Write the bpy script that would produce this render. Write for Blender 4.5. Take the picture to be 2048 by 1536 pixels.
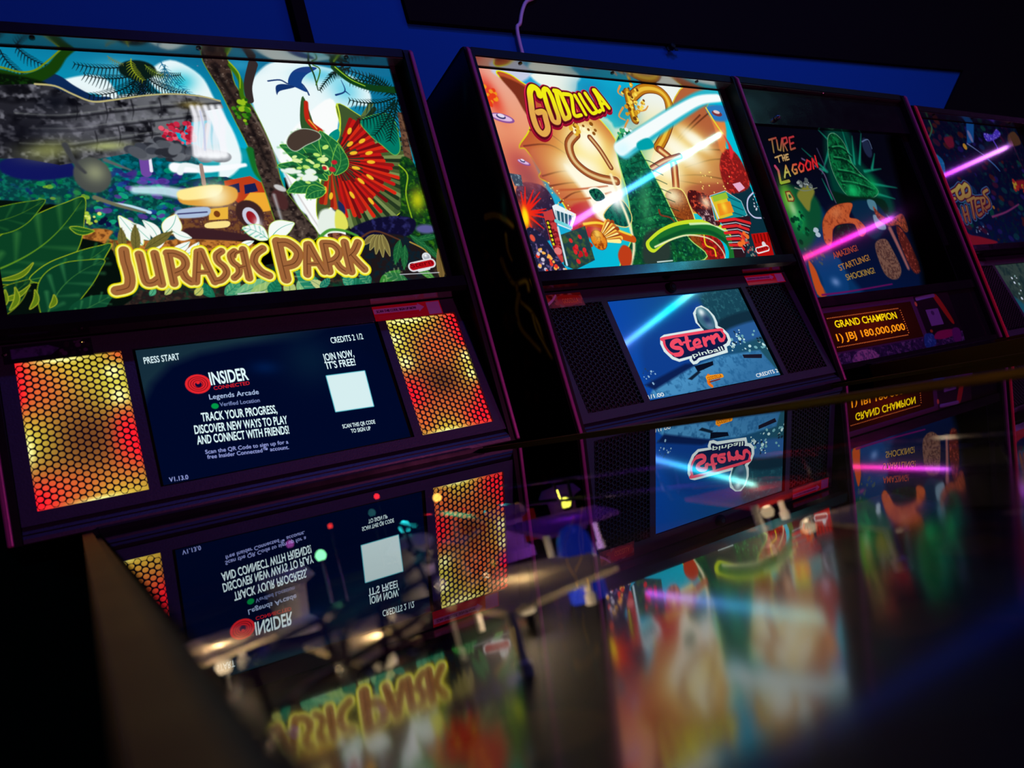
import bpy, bmesh, math
import numpy as np
from mathutils import Vector, Matrix
PI = math.pi
for o in list(bpy.data.objects): bpy.data.objects.remove(o)
scene = bpy.context.scene
COL = scene.collection

# ---------------------------------------------------------------- camera, world, lights, exposure
Z0 = 1.15                                   # height of the speaker panel's lower edge above the floor
CAM = Vector((-0.09851, -1.08761, -0.17046 + Z0))
FWD = Vector((0.497336, 0.849832, 0.174476)); UP = Vector((0.147842, -0.281190, 0.948196))
cam_data = bpy.data.cameras.new('camera'); cam = bpy.data.objects.new('camera', cam_data); COL.objects.link(cam)
zax = -FWD.normalized(); xax = UP.cross(zax).normalized(); yax = zax.cross(xax)
cam.matrix_world = Matrix(((xax.x, yax.x, zax.x, CAM.x), (xax.y, yax.y, zax.y, CAM.y), (xax.z, yax.z, zax.z, CAM.z), (0, 0, 0, 1)))
cam_data.sensor_width = 36; cam_data.lens = 1567.33 / 2048 * 36; cam_data.clip_start = .005
cam_data.dof.use_dof = True; cam_data.dof.focus_distance = 1.45; cam_data.dof.aperture_fstop = 6
scene.camera = cam
world = bpy.data.worlds.new('world'); scene.world = world; world.use_nodes = True
world.node_tree.nodes['Background'].inputs[0].default_value = (.02, .03, .12, 1)
world.node_tree.nodes['Background'].inputs[1].default_value = .02
vs = scene.view_settings; vs.view_transform = 'Standard'; vs.look = 'None'; vs.exposure = 0; vs.gamma = 1; vs.use_curve_mapping = False
scene.cycles.max_bounces = 8; scene.cycles.glossy_bounces = 5; scene.cycles.transparent_max_bounces = 12
scene.cycles.sample_clamp_indirect = 3; scene.cycles.caustics_reflective = False; scene.cycles.caustics_refractive = False
def lamp(kind, loc, col, w, size=.3, aim=None, sy=None):
    d = bpy.data.lights.new(kind.lower() + '_light', kind); d.color = col; d.energy = w
    if kind == 'AREA':
        d.size = size
        if sy: d.shape = 'RECTANGLE'; d.size_y = sy
    else: d.shadow_soft_size = size
    o = bpy.data.objects.new(d.name, d); COL.objects.link(o); o.location = loc
    if aim is not None: o.rotation_euler = (Vector(aim) - Vector(loc)).to_track_quat('-Z', 'Y').to_euler()
    return o
lamp('AREA', (1.75, -.75, 2.72), (.05, .22, 1), 4.2, 1.9, (1.75, .35, 1.85), .15)       # blue wall-wash strip
lamp('POINT', (1.0, -1.7, 4.15), (.16, .14, 1), 105, .06)                              # violet fill light added overhead for panels and stickers
lamp('POINT', (1.3, -2.3, 1.0), (1, .15, .50), 62, .05)                            # pink fill light added low across the aisle
lamp('POINT', (-1.3, -1.9, 1.6), (1, .55, .12), 1.6, .05)                           # warm lamp left of the row

# ---------------------------------------------------------------- measured layout (metres, machine frame: x right, y into wall)
BXL, BXR, BZB, BZT, BY = -.1759, .5199, -.0392, .6735, -.0092
TXL, TXR, TZB, TZT, TY = -.1381, .4835, .2556, .6520, .0227
LW, LH, SP = .3442, .1935, .1537
GLA, GLD = .1481, -.0419
GRX, GRW, GZB_, GZT_ = .3618, .1222, .0019, .1905
CXL, CXR = -.0970, .4412                                                              # outer faces of the lower cabinet
def gz(y): return (GLD + math.sin(GLA) * y) / math.cos(GLA)                          # height of the playfield glass at depth y
class Painter:
    """Paints a flat printed panel as a colour per grid vertex. Coordinates in mm on the panel."""
    def __init__(s, x0, x1, z0, z1, step, base=(0, 0, 0)):
        s.nx = int(round((x1 - x0) / step)) + 1; s.nz = int(round((z1 - z0) / step)) + 1
        s.xs = np.linspace(x0, x1, s.nx); s.zs = np.linspace(z0, z1, s.nz)
        s.X, s.Z = np.meshgrid(s.xs, s.zs); s.step = step
        s.C = np.zeros((s.nz, s.nx, 3)); s.C[:] = np.array(base) / 255.0
        s.rng = np.random.default_rng(7)
        s.noi = [.62 * s._noise(f) + .38 * s._noise(f * .43) for f in (15.0, 8.0, 5.0)]
    def _noise(s, cell):
        a = int((s.xs[-1] - s.xs[0]) / cell) + 3; b = int((s.zs[-1] - s.zs[0]) / cell) + 3
        g = s.rng.random((b, a)); u = (s.X - s.xs[0]) / cell; v = (s.Z - s.zs[0]) / cell
        i = u.astype(int); j = v.astype(int); fu = u - i; fv = v - j
        fu = fu * fu * (3 - 2 * fu); fv = fv * fv * (3 - 2 * fv)
        return (g[j, i] * (1 - fu) + g[j, i + 1] * fu) * (1 - fv) + (g[j + 1, i] * (1 - fu) + g[j + 1, i + 1] * fu) * fv
    def _box(s, p, m):
        p = np.asarray(p, float)
        i0 = max(0, np.searchsorted(s.xs, p[:, 0].min() - m) - 1); i1 = min(s.nx, np.searchsorted(s.xs, p[:, 0].max() + m) + 1)
        j0 = max(0, np.searchsorted(s.zs, p[:, 1].min() - m) - 1); j1 = min(s.nz, np.searchsorted(s.zs, p[:, 1].max() + m) + 1)
        return slice(j0, j1), slice(i0, i1)
    def _mix(s, sl, a, col):
        c = col if isinstance(col, np.ndarray) else np.array(col, float) / 255.0
        s.C[sl] += (c - s.C[sl]) * a[..., None]
    def _grad(s, col, sl):
        # col: rgb or (rgbA, rgbB, (x,z)A, (x,z)B)
        if len(col) == 3: return np.array(col, float) / 255.0
        A, B, p, q = col; d = np.array(q, float) - np.array(p, float)
        t = np.clip(((s.X[sl] - p[0]) * d[0] + (s.Z[sl] - p[1]) * d[1]) / (d @ d), 0, 1)[..., None]
        return (np.array(A) * (1 - t) + np.array(B) * t) / 255.0
    @staticmethod
    def smooth(p, closed=True, n=5):
        p = np.asarray(p, float); N = len(p); out = []
        for i in range(N if closed else N - 1):
            g = (lambda k: p[k % N]) if closed else (lambda k: p[min(max(k, 0), N - 1)])
            a, b, c, d = g(i - 1), g(i), g(i + 1), g(i + 2)
            for t in np.arange(n) / n:
                out.append(.5 * (2 * b + (c - a) * t + (2 * a - 5 * b + 4 * c - d) * t * t + (3 * b - a - 3 * c + d) * t ** 3))
        if not closed: out.append(p[-1])
        return np.array(out)
    def _sdf(s, pts, sl):
        X, Z = s.X[sl], s.Z[sl]; D = np.full(X.shape, 1e18); ins = np.zeros(X.shape, bool); N = len(pts)
        for i in range(N):
            a, b = pts[i], pts[(i + 1) % N]; ex, ez = b - a; L = ex * ex + ez * ez + 1e-12
            t = np.clip(((X - a[0]) * ex + (Z - a[1]) * ez) / L, 0, 1)
            D = np.minimum(D, (X - a[0] - t * ex) ** 2 + (Z - a[1] - t * ez) ** 2)
            if (a[1] > 0) is not None and a[1] != b[1]:
                ins ^= ((a[1] > Z) != (b[1] > Z)) & (X < (b[0] - a[0]) * (Z - a[1]) / (b[1] - a[1]) + a[0])
        return np.where(ins, -1, 1) * np.sqrt(D)
    def poly(s, col, pts, sm=0, soft=0, op=1.0, mot=None, edge=None, ew=1.0):
        pts = s.smooth(pts) if sm else np.asarray(pts, float)
        m = soft + 2 * s.step + (ew if edge else 0); sl = s._box(pts, m); d = s._sdf(pts, sl); w = max(s.step, soft)
        if edge: s._mix(sl, np.clip(.5 - (d - ew) / s.step, 0, 1) * op, edge)
        a = np.clip(.5 - d / w, 0, 1) * op
        c = s._grad(col, sl)
        s._mix(sl, a, c)
        if mot:
            for (mc, k, th) in mot:
                n = s.noi[k][sl]; s._mix(sl, a * np.clip((n - th + .06) / .3, 0, 1), mc)
    def line(s, col, pts, w0, w1=None, sm=1, soft=0, op=1.0):
        pts = s.smooth(pts, False) if sm and len(pts) > 2 else np.asarray(pts, float)
        w1 = w0 if w1 is None else w1
        sl = s._box(pts, max(w0, w1) + soft + 2 * s.step); X, Z = s.X[sl], s.Z[sl]
        best = np.full(X.shape, 1e18); N = len(pts) - 1
        for i in range(N):
            a, b = pts[i], pts[i + 1]; ex, ez = b - a; L = ex * ex + ez * ez + 1e-12
            t = np.clip(((X - a[0]) * ex + (Z - a[1]) * ez) / L, 0, 1)
            w = w0 + (w1 - w0) * (i + t) / N
            best = np.minimum(best, np.sqrt((X - a[0] - t * ex) ** 2 + (Z - a[1] - t * ez) ** 2) - w / 2)
        s._mix(sl, np.clip(.5 - best / max(s.step, soft), 0, 1) * op, s._grad(col, sl))
    def glow(s, col, c, rx, rz=None, ang=0, op=1.0, pw=1.0):
        rz = rx if rz is None else rz; R = max(rx, rz) * 2.4
        sl = s._box([(c[0] - R, c[1] - R), (c[0] + R, c[1] + R)], 0); X, Z = s.X[sl] - c[0], s.Z[sl] - c[1]
        ca, sa = math.cos(ang), math.sin(ang); u = (X * ca + Z * sa) / rx; v = (-X * sa + Z * ca) / rz
        s._mix(sl, np.exp(-(u * u + v * v) ** pw) * op, col)
    def ell(s, col, c, rx, rz=None, ang=0, **k):
        rz = rx if rz is None else rz; t = np.linspace(0, 2 * math.pi, 25)[:-1]; ca, sa = math.cos(ang), math.sin(ang)
        s.poly(col, [(c[0] + rx * math.cos(q) * ca - rz * math.sin(q) * sa, c[1] + rx * math.cos(q) * sa + rz * math.sin(q) * ca) for q in t], **k)
    def spots(s, cols, pts, n, r0, r1, seed=1, asp=1.0, ang=0, op=1.0, soft=0):
        rg = np.random.default_rng(seed); P = np.asarray(pts, float); lo, hi = P.min(0), P.max(0); k = 0; it = 0
        while k < n and it < n * 20:
            it += 1; q = lo + (hi - lo) * rg.random(2); c = False
            for i in range(len(P)):
                a, b = P[i], P[(i + 1) % len(P)]
                if (a[1] > q[1]) != (b[1] > q[1]) and q[0] < (b[0] - a[0]) * (q[1] - a[1]) / (b[1] - a[1]) + a[0]: c = not c
            if c:
                r = r0 + (r1 - r0) * rg.random(); s.ell(cols[rg.integers(len(cols))], q, r * asp, r, ang + rg.normal(0, .4), op=op, soft=soft); k += 1
    def frond(s, col, base, tip, n=14, L=12, w=1.2, bend=.3, droop=.5, rib=None):
        b, t = np.array(base, float), np.array(tip, float); d = t - b; nrm = np.array([-d[1], d[0]]); mid = (b + t) / 2 + nrm * bend
        C = lambda u: (1 - u) ** 2 * b + 2 * u * (1 - u) * mid + u * u * t
        for i in range(1, n + 1):
            u = i / n; p = C(u); g = C(min(u + .03, 1.03)) - C(u - .03); g /= np.linalg.norm(g) + 1e-9; m = np.array([-g[1], g[0]]); l = L * (1 - .6 * abs(u - .45) * 1.6)
            for sg in (-1, 1):
                e = p + (g * .55 + m * sg) * l + np.array([0, -droop * l * .6]); s.line(col, [p, (p + e) / 2 + m * sg * l * .08, e], w, .3)
        s.line(rib or col, [C(u) for u in np.linspace(0, 1, 8)], w * 1.3, w * .6)
    def leaf(s, col, base, tip, wid, vein=None, edge=None, hi=None, bend=0.0):
        b, t = np.array(base, float), np.array(tip, float); d = t - b; n = np.array([-d[1], d[0]]); L = np.linalg.norm(d); n /= L
        cen = lambda u: b + d * u + n * bend * L * math.sin(math.pi * u)
        prof = [(0, 0), (.12, .55), (.3, .95), (.5, 1), (.7, .8), (.88, .38), (1, 0)]
        P = [cen(u) + n * wid * v / 2 for u, v in prof] + [cen(u) - n * wid * v / 2 for u, v in prof[-2:0:-1]]
        s.poly(col, P, 1, edge=edge, ew=.9)
        if hi:
            for u, v in prof[1:-1]:
                s.line(hi, [cen(u), cen(min(u + .16, 1)) + n * wid * v * .42], .4, wid * .09, op=.55, soft=wid * .08)
                s.line(hi, [cen(u), cen(min(u + .16, 1)) - n * wid * v * .42], .4, wid * .09, op=.4, soft=wid * .08)
        if vein: s.line(vein, [cen(u) for u in np.linspace(0, .97, 8)], max(.6, wid * .035), .4)
    def run(s, ops):
        for o in ops:
            k = dict(o[-1]) if isinstance(o[-1], dict) else {}; a = o[1:-1] if k or isinstance(o[-1], dict) else o[1:]
            getattr(s, o[0])(*a, **k)
        return s
    def fan(s, c, r0, r1, a0, a1, n, cols, jit=.12, seed=3, w=2.0, pts=None):
        rg = np.random.default_rng(seed)
        for i in range(n):
            a = a0 + (a1 - a0) * (i + .5) / n; R = r1 * (1 - jit * rg.random())
            d = np.array([math.cos(a), math.sin(a)]); c0 = np.array(c, float)
            s.line(cols[i % len(cols)], [c0 + d * r0, c0 + d * R], w * .4, w)
    def linear(s):
        c = np.clip(s.C, 0, 4); return np.where(c <= .04045, c / 12.92, ((c + .055) / 1.055) ** 2.4)

JUNGLE_ART = [
('poly',((10,110,150),(0,190,220),(97.8,661.4),(64.8,468.2)),[(-258.1,664.8),(613.3,688.7),(554.8,463.4),(-281.6,410.7)]),
('poly',(0,150,165),[(154.2,501.0),(211.8,492.6),(252.5,466.4),(236.1,389.4),(140.9,393.3),(119.5,467.7)],1,{'soft': 2.37}),
('poly',(235,248,250),[(-45.0,593.0),(-23.4,605.3),(9.6,613.6),(31.2,606.5),(42.5,573.9),(35.9,553.2),(17.5,581.1),(-14.0,583.9)],1,{'soft': 3.63}),
('poly',(235,248,250),[(3.3,572.5),(43.8,582.2),(85.3,588.1),(104.0,576.1),(99.2,549.0),(12.1,546.9)],1,{'soft': 3.73}),
('poly',(235,248,250),[(86.9,617.8),(123.3,645.9),(162.3,622.0),(176.3,578.8),(194.3,518.4),(193.1,467.0),(157.4,442.2),(167.1,492.6),(162.3,543.7),(148.4,586.4),(105.5,584.7)],1,{'soft': 3.95}),
('poly',(235,248,250),[(233.3,598.8),(256.7,636.3),(292.8,655.2),(358.6,649.9),(407.7,635.4),(433.5,612.4),(429.7,578.4),(392.6,572.5),(356.5,529.5),(337.3,465.5),(298.6,386.9),(267.0,388.2),(252.5,466.4),(236.1,536.5)],1,{'soft': 4.38}),
('glow',(60,190,220),(354.7,632.5),36.28,14.51,0.05,{'op': 0.7}),
('glow',(70,195,225),(391.8,605.8),27.64,27.64,0.04,{'op': 0.7}),
('glow',(0,180,205),(130.7,607.2),23.68,17.36,0.47,{'op': 0.8}),
('glow',(40,150,190),(226.8,643.6),25.31,12.65,0.06,{'op': 0.8}),
('glow',(120,205,230),(50.6,624.2),37.65,18.83,0.06,{'op': 0.5}),
('poly',(250,252,252),[(258.1,492.6),(352.4,585.2),(368.2,557.6),(339.9,465.5),(318.8,386.0),(337.7,343.2),(288.9,344.2),(270.8,405.2)],1,{'soft': 3.41}),
('poly',(12,40,85),[(-68.5,589.5),(-44.1,612.2),(-29.0,609.8),(-12.5,594.5),(10.7,579.2),(33.0,576.0),(50.4,541.3),(-75.5,538.5)],1,{'soft': 1.43}),
('poly',(6,60,62),[(-274.1,492.2),(-58.0,492.4),(4.9,500.4),(85.0,468.0),(94.4,443.5),(179.2,441.8),(168.5,351.3),(-290.1,319.4)],1,{'mot': [((10,110,90),2,0.5),((15,40,95),1,0.6)]}),
('poly',(0,95,105),[(17.6,540.5),(95.1,525.6),(133.6,467.5),(92.9,435.5),(10.2,453.1),(8.1,500.4)],1,{'soft': 2.93,'mot': [((0,60,70),2,0.5),((0,130,160),1,0.6)]}),
('spots',[(0,150,110),(20,180,130),(30,60,150),(90,50,150),(10,110,120),(0,120,80)],[(4.4,476.7),(98.7,467.9),(141.5,434.3),(137.8,377.2),(-14.3,377.0),(-14.6,415.0)],120,1.44,4.33,5,{'asp': 1.6,'soft': 1.08,'op': 0.8}),
('spots',[(70,40,130),(110,60,170),(30,30,110)],[(5.7,464.9),(84.3,464.0),(125.9,426.5),(95.4,411.2),(12.8,429.6)],26,2.18,5.1,9,{'asp': 1.8,'soft': 1.46,'op': 0.7}),
('spots',[(0,120,70),(20,150,80),(0,80,50),(140,190,40)],[(-141.6,470.3),(-27.2,453.7),(5.4,383.6),(-45.6,371.2),(-152.2,384.1)],90,1.32,3.95,11,{'asp': 1.5,'soft': 0.99,'op': 0.7}),
('poly',(15,20,90),[(-112.5,478.9),(-47.3,483.2),(-33.4,453.8),(-87.9,447.2),(-117.9,458.9)],1,{'soft': 3.98}),
('line',(205,235,245),[(38.4,428.9),(77.7,426.2),(110.3,417.2)],11.69,19.0,{'soft': 5.85,'op': 0.9}),
('line',(190,225,240),[(0.3,410.6),(27.9,404.2),(52.0,393.1)],2.82,4.93,{'soft': 1.41}),
('line',(250,252,255),[(98.0,463.8),(146.5,460.7),(199.0,466.9)],17.0,6.18,{'soft': 3.09}),
('line',(235,245,245),[(103.4,455.6),(111.1,467.8),(129.3,463.4),(133.7,449.3)],9.1,4.55,{'soft': 2.27}),
('line',(40,80,140),[(77.8,608.8),(67.9,541.6)],9.06,10.58),
('line',(110,70,160),[(59.0,496.5),(58.1,456.3)],13.17,14.64),
('line',(240,235,250),[(67.6,492.5),(65.2,458.6)],3.68,4.41),
('line',(170,150,150),[(157.0,535.1),(143.9,492.5)],7.05,6.26),
('line',(160,130,120),[(135.0,467.5),(133.4,436.1)],5.35,6.11),
('frond',(6,22,26),(76.5,617.2),(4.5,580.6),16,16.8,1.68,0.25,0.8),
('frond',(6,22,26),(73.3,618.8),(3.1,613.2),16,15.3,1.68,0.2,0.8),
('frond',(6,22,26),(69.6,616.9),(24.0,561.0),16,16.7,1.67,0.3,0.8),
('frond',(6,22,26),(80.0,617.4),(47.1,561.7),16,15.3,1.69,0.2,0.8),
('frond',(6,22,26),(80.0,617.4),(103.2,571.9),16,15.3,1.69,-0.3,0.8),
('frond',(6,22,26),(80.7,621.7),(134.7,590.2),16,16.9,1.69,-0.3,0.8),
('frond',(6,22,26),(81.4,626.0),(133.0,620.3),16,15.4,1.69,-0.2,0.8),
('frond',(6,22,26),(72.5,634.0),(-7.1,630.7),16,13.8,1.68,0.15,0.8),
('frond',(6,22,26),(80.2,619.1),(81.0,562.7),16,13.8,1.69,-0.15,0.8),
('ell',(8,26,22),(74.5,625.6),26.01,16.83,0.06,{'soft': 3.06}),
('frond',(150,165,30),(68.7,644.0),(78.5,608.9),10,9.2,1.22,-0.3,0.4),
('frond',(110,135,40),(86.3,634.8),(111.2,617.4),10,7.0,1.08,-0.2,0.4),
('frond',(120,120,50),(37.6,646.9),(55.7,634.6),8,5.3,0.9,-0.2,0.4),
('frond',(20,110,150),(108.9,644.9),(154.1,578.0),12,11.0,1.26,-0.2,0.7),
('frond',(15,90,120),(114.5,636.6),(118.8,581.0),10,9.4,1.26,-0.2,0.7),
('frond',(8,30,40),(-77.5,656.6),(-45.2,626.7),10,9.8,1.67,-0.2,0.8),
('frond',(8,30,40),(-96.5,647.2),(-71.9,609.1),10,9.6,1.65,-0.2,0.8),
('line',(20,60,8),[(-136.3,605.6),(-101.8,605.9),(-72.9,601.1),(-40.1,618.9),(-20.9,644.5),(-2.6,660.7)],25.12,9.77,{'soft': 2.79}),
('line',(120,140,10),[(-122.9,621.8),(-100.0,620.1),(-77.2,613.6),(-58.6,617.8),(-41.1,633.4),(-22.8,652.6)],3.48,2.09,{'soft': 1.39}),
('poly',(6,18,6),[(-136.3,605.6),(-49.1,598.4),(-51.7,558.6),(-70.1,577.6),(-93.2,538.1),(-146.4,522.0)],1,{'soft': 4.05,'mot': [((14,50,8),2,0.6)]}),  # dark foliage doubles as painted dimming at the picture's left
('line',(60,90,12),[(-68.9,577.7),(-67.9,567.5),(-66.9,557.4)],2.75,0.69,{'soft': 1.37,'op': 0.8}),
('line',(60,90,12),[(-57.3,566.3),(-56.1,557.7),(-54.8,549.1)],2.76,0.69,{'soft': 1.38,'op': 0.8}),
('line',(60,90,12),[(-48.5,594.4),(-47.7,582.5),(-46.9,570.6)],2.8,0.7,{'soft': 1.4,'op': 0.8}),
('line',(60,90,12),[(-89.1,569.1),(-87.7,561.4),(-86.4,553.7)],2.71,0.68,{'soft': 1.35,'op': 0.8}),
('poly',((34,34,42),(104,106,112),(-94.2,530.4),(96.6,533.9)),[(-266.3,576.9),(-67.8,595.1),(-44.9,593.8),(-19.7,579.6),(4.3,570.9),(34.8,575.3),(79.0,583.6),(117.4,588.6),(154.3,586.6),(183.8,579.1),(186.3,565.2),(157.9,559.1),(162.3,543.7),(126.7,537.9),(121.4,524.3),(94.8,523.9),(86.1,505.6),(50.3,500.6),(42.9,487.7),(-1.1,478.3),(-49.3,469.3),(-95.0,480.3),(-276.0,471.6)],0,{'mot': [((14,14,20),0,0.5),((112,112,122),1,0.6)]}),
('line',(14,14,20),[(-92.4,544.2),(-38.7,542.4),(32.7,553.9),(101.9,564.2),(182.8,573.8)],4.4,2.2,{'soft': 2.93,'op': 0.75}),
('line',(130,134,130),[(-91.7,548.9),(-38.1,547.2),(33.5,558.8),(102.8,569.3),(183.8,579.1)],2.2,1.47,{'soft': 2.2,'op': 0.5}),
('line',(14,14,20),[(-77.8,521.5),(-23.2,522.2),(35.9,532.8),(98.0,542.3),(156.3,550.5)],4.38,2.19,{'soft': 2.92,'op': 0.75}),
('line',(130,134,130),[(-77.2,526.1),(-22.5,527.0),(36.6,537.7),(98.9,547.4),(157.2,555.6)],2.19,1.46,{'soft': 2.19,'op': 0.5}),
('line',(14,14,20),[(-92.6,498.4),(-39.2,497.1),(18.7,506.8),(87.1,518.8)],4.23,2.11,{'soft': 2.82,'op': 0.75}),
('line',(130,134,130),[(-92.0,503.0),(-38.5,501.7),(19.5,511.6),(87.9,523.8)],2.12,1.41,{'soft': 2.12,'op': 0.5}),
('line',(20,20,26),[(-15.8,571.8),(-15.3,554.2),(-19.3,539.7)],2.13,1.06,{'soft': 1.42,'op': 0.7}),
('line',(20,20,26),[(21.9,568.2),(22.4,550.4),(18.1,535.7)],2.18,1.09,{'soft': 1.45,'op': 0.7}),
('line',(20,20,26),[(57.2,574.4),(57.6,556.2),(53.1,541.3)],2.23,1.12,{'soft': 1.49,'op': 0.7}),
('line',(20,20,26),[(96.2,579.2),(96.4,560.7),(91.7,545.5)],2.29,1.15,{'soft': 1.53,'op': 0.7}),
('line',(20,20,26),[(134.4,580.7),(134.6,561.9),(129.6,546.4)],2.35,1.17,{'soft': 1.57,'op': 0.7}),
('line',(20,20,26),[(33.0,531.1),(33.4,513.4),(29.1,498.9)],2.18,1.09,{'soft': 1.45,'op': 0.7}),
('line',(20,20,26),[(76.8,538.5),(77.1,520.4),(72.6,505.6)],2.24,1.12,{'soft': 1.5,'op': 0.7}),
('line',(20,20,26),[(2.0,522.6),(2.5,505.1),(-1.6,490.9)],2.13,1.06,{'soft': 1.42,'op': 0.7}),
('glow',(150,155,90),(-61.0,492.4),31.17,14.91,0.13,{'op': 0.75}),
('glow',(190,200,120),(14.2,498.8),27.14,7.14,0.06,{'op': 0.7}),
('glow',(0,2,12),(-41.4,566.9),26.57,13.98,0.28,{'op': 0.7}),
('glow',(120,120,132),(-9.8,528.0),35.39,9.91,0.26,{'op': 0.5}),
('glow',(130,132,140),(64.4,544.9),34.32,5.97,0.14,{'op': 0.5}),
('glow',(96,100,112),(-59.9,521.7),27.32,8.2,0.14,{'op': 0.5}),
('glow',(170,150,80),(141.6,568.9),17.34,6.3,0.03,{'op': 0.7}),
('glow',(5,5,14),(-84.0,519.1),40.27,20.14,0.26,{'op': 0.6}),
('line',(190,180,120),[(-61.7,595.4),(-37.6,593.3),(-17.5,581.3),(6.1,570.1),(32.6,573.5),(77.5,582.7),(119.9,587.0),(158.9,584.2),(183.4,577.3)],2.98,2.23,{'soft': 1.12}),
('spots',[(165,20,44),(230,90,110),(200,40,70)],[(88.6,535.4),(132.4,538.0),(134.7,504.3),(104.6,500.8),(89.2,515.6)],60,1.91,4.58,4,{'soft': 0.76}),
('spots',[(60,64,74),(96,100,108),(40,42,50),(80,84,92)],[(36.4,495.7),(92.2,509.0),(111.2,499.2),(167.1,492.6),(170.0,477.3),(134.8,474.2),(87.6,482.7),(48.2,487.6)],46,4.54,9.84,5,{'asp': 1.5,'soft': 2.27}),
('line',(246,246,252),[(140.3,565.5),(141.9,543.3),(134.8,512.7),(132.7,485.9)],7.01,11.68,{'soft': 4.67,'op': 0.9}),
('line',(246,246,252),[(149.0,565.7),(150.6,543.5),(143.4,512.8),(141.3,485.8)],7.05,11.74,{'soft': 4.7,'op': 0.9}),
('line',(246,246,252),[(159.2,566.1),(160.8,543.7),(153.5,512.9),(151.3,485.8)],7.09,11.82,{'soft': 4.73,'op': 0.9}),
('line',(246,246,252),[(169.5,566.4),(171.1,543.9),(163.7,513.0),(161.4,485.8)],7.14,11.9,{'soft': 4.76,'op': 0.9}),
('line',(246,246,252),[(179.9,566.7),(181.5,544.2),(174.0,513.0),(171.6,485.8)],7.18,11.97,{'soft': 4.79,'op': 0.9}),
('line',(190,200,235),[(150.6,558.9),(150.3,526.4),(145.4,492.5)],2.35,3.14,{'soft': 1.57,'op': 0.7}),
('glow',(250,252,255),(157.9,482.4),26.56,9.37,-0.0,{'op': 0.95}),
('ell',(70,74,72),(-11.8,453.4),23.61,27.77,-0.02,{'soft': 2.78}),
('glow',(150,155,120),(-8.1,457.3),13.94,15.33,-0.02,{'op': 0.8}),
('line',(60,62,66),[(-38.7,500.2),(-30.5,473.0),(-20.5,457.4)],8.28,4.14,{'soft': 2.76}),
('line',(90,94,96),[(7.5,476.7),(25.2,467.0),(38.4,460.5)],5.71,2.14,{'soft': 2.14}),
('line',(110,110,84),[(-14.0,418.8),(15.2,404.7),(45.5,393.4)],6.99,2.8,{'soft': 2.1}),
('poly',(118,74,40),[(92.6,395.3),(224.5,406.8),(229.0,356.1),(159.8,343.7),(72.2,356.9)],1,{'soft': 3.04,'mot': [((70,34,40),2,0.45),((190,150,90),2,0.75)]}),
('poly',(190,60,24),[(162.9,440.5),(202.7,448.1),(225.6,430.6),(224.5,406.8),(178.6,401.7),(161.6,418.9)],0),
('poly',(20,30,80),[(190.8,433.1),(207.8,436.1),(209.6,422.5),(189.2,418.1)],0),
('poly',(28,34,78),[(166.3,432.1),(184.1,436.7),(182.5,421.6),(168.5,417.0)],0),
('poly',(240,170,50),[(197.1,420.3),(230.9,419.4),(227.0,389.8),(205.1,386.5),(178.3,400.1)],0,{'soft': 1.58}),
('poly',(225,160,60),[(99.1,424.0),(141.5,434.3),(176.6,428.5),(174.1,408.5),(149.2,399.6),(98.3,404.7)],1,{'soft': 2.28}),
('poly',(255,235,150),[(98.3,427.3),(155.8,434.0),(146.6,416.1),(99.5,411.1)],1,{'soft': 3.02}),
('glow',(255,250,210),(145.5,417.7),19.86,19.86,-0.03,{'op': 0.9}),
('poly',(235,180,60),[(132.7,395.3),(160.3,397.5),(156.5,378.0),(129.4,377.6)],0),
('ell',(120,60,20),(142.4,386.8),4.54,5.3,-0.04),
('poly',(170,190,220),[(89.9,395.4),(131.3,398.6),(127.8,384.2),(87.6,382.8)],1,{'soft': 2.22}),
('line',(60,60,110),[(88.7,389.1),(129.0,390.6)],2.22,2.22),
('poly',(250,225,140),[(125.7,373.0),(155.8,374.7),(153.2,365.1),(124.2,365.0)],1),
('ell',(60,34,34),(189.9,384.7),20.28,23.4,0.28,{'soft': 2.34}),
('ell',(200,205,225),(190.3,379.7),11.69,16.37,0.22),
('ell',(150,20,32),(190.9,378.8),7.02,10.91,0.22),
('glow',(255,255,255),(198.3,367.7),6.25,9.37,-0.05,{'op': 0.8}),
('poly',(58,30,36),[(101.1,367.1),(182.9,350.4),(181.3,342.3),(97.8,349.1)],1,{'soft': 3.0}),
('poly',(190,120,50),[(-27.6,370.2),(-0.3,367.2),(-2.5,353.7),(70.9,349.1),(84.4,349.9),(173.4,339.6),(170.9,326.8),(-38.1,341.1)],1,{'soft': 2.12,'mot': [((110,60,24),2,0.5)]}),
('spots',[(14,20,70),(8,14,50)],[(-43.0,388.9),(12.2,386.3),(10.2,374.2),(-44.8,377.1)],16,2.04,4.08,3,{'soft': 1.36}),
('poly',((60,44,38),(74,60,54),(184.8,623.2),(288.9,344.2)),[(171.6,656.2),(207.5,655.0),(211.8,606.8),(230.8,567.4),(246.4,492.6),(249.0,431.7),(267.0,388.2),(285.0,341.1),(233.7,342.5),(220.4,423.9),(211.8,492.6),(199.5,544.6),(187.2,596.8)],1,{'edge': (110,150,40),'ew': 1.31,'mot': [((30,22,22),1,0.5),((120,104,92),2,0.72)]}),
('line',(120,104,92),[(221.6,571.6),(240.2,518.9),(247.6,457.7)],4.13,2.48,{'soft': 2.48,'op': 0.7}),
('line',(170,160,160),[(246.4,492.6),(266.7,422.7),(296.1,340.4)],2.48,1.65,{'soft': 2.48,'op': 0.6}),
('line',(14,10,12),[(184.4,641.0),(202.1,588.6),(220.6,536.2),(235.2,457.9)],7.38,4.92,{'soft': 4.92,'op': 0.7}),
('line',(50,40,40),[(247.8,646.7),(232.0,607.7),(229.7,580.7)],15.17,11.8),
('ell',(74,40,40),(239.7,406.3),11.32,17.78,0.28,{'soft': 4.04}),
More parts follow.
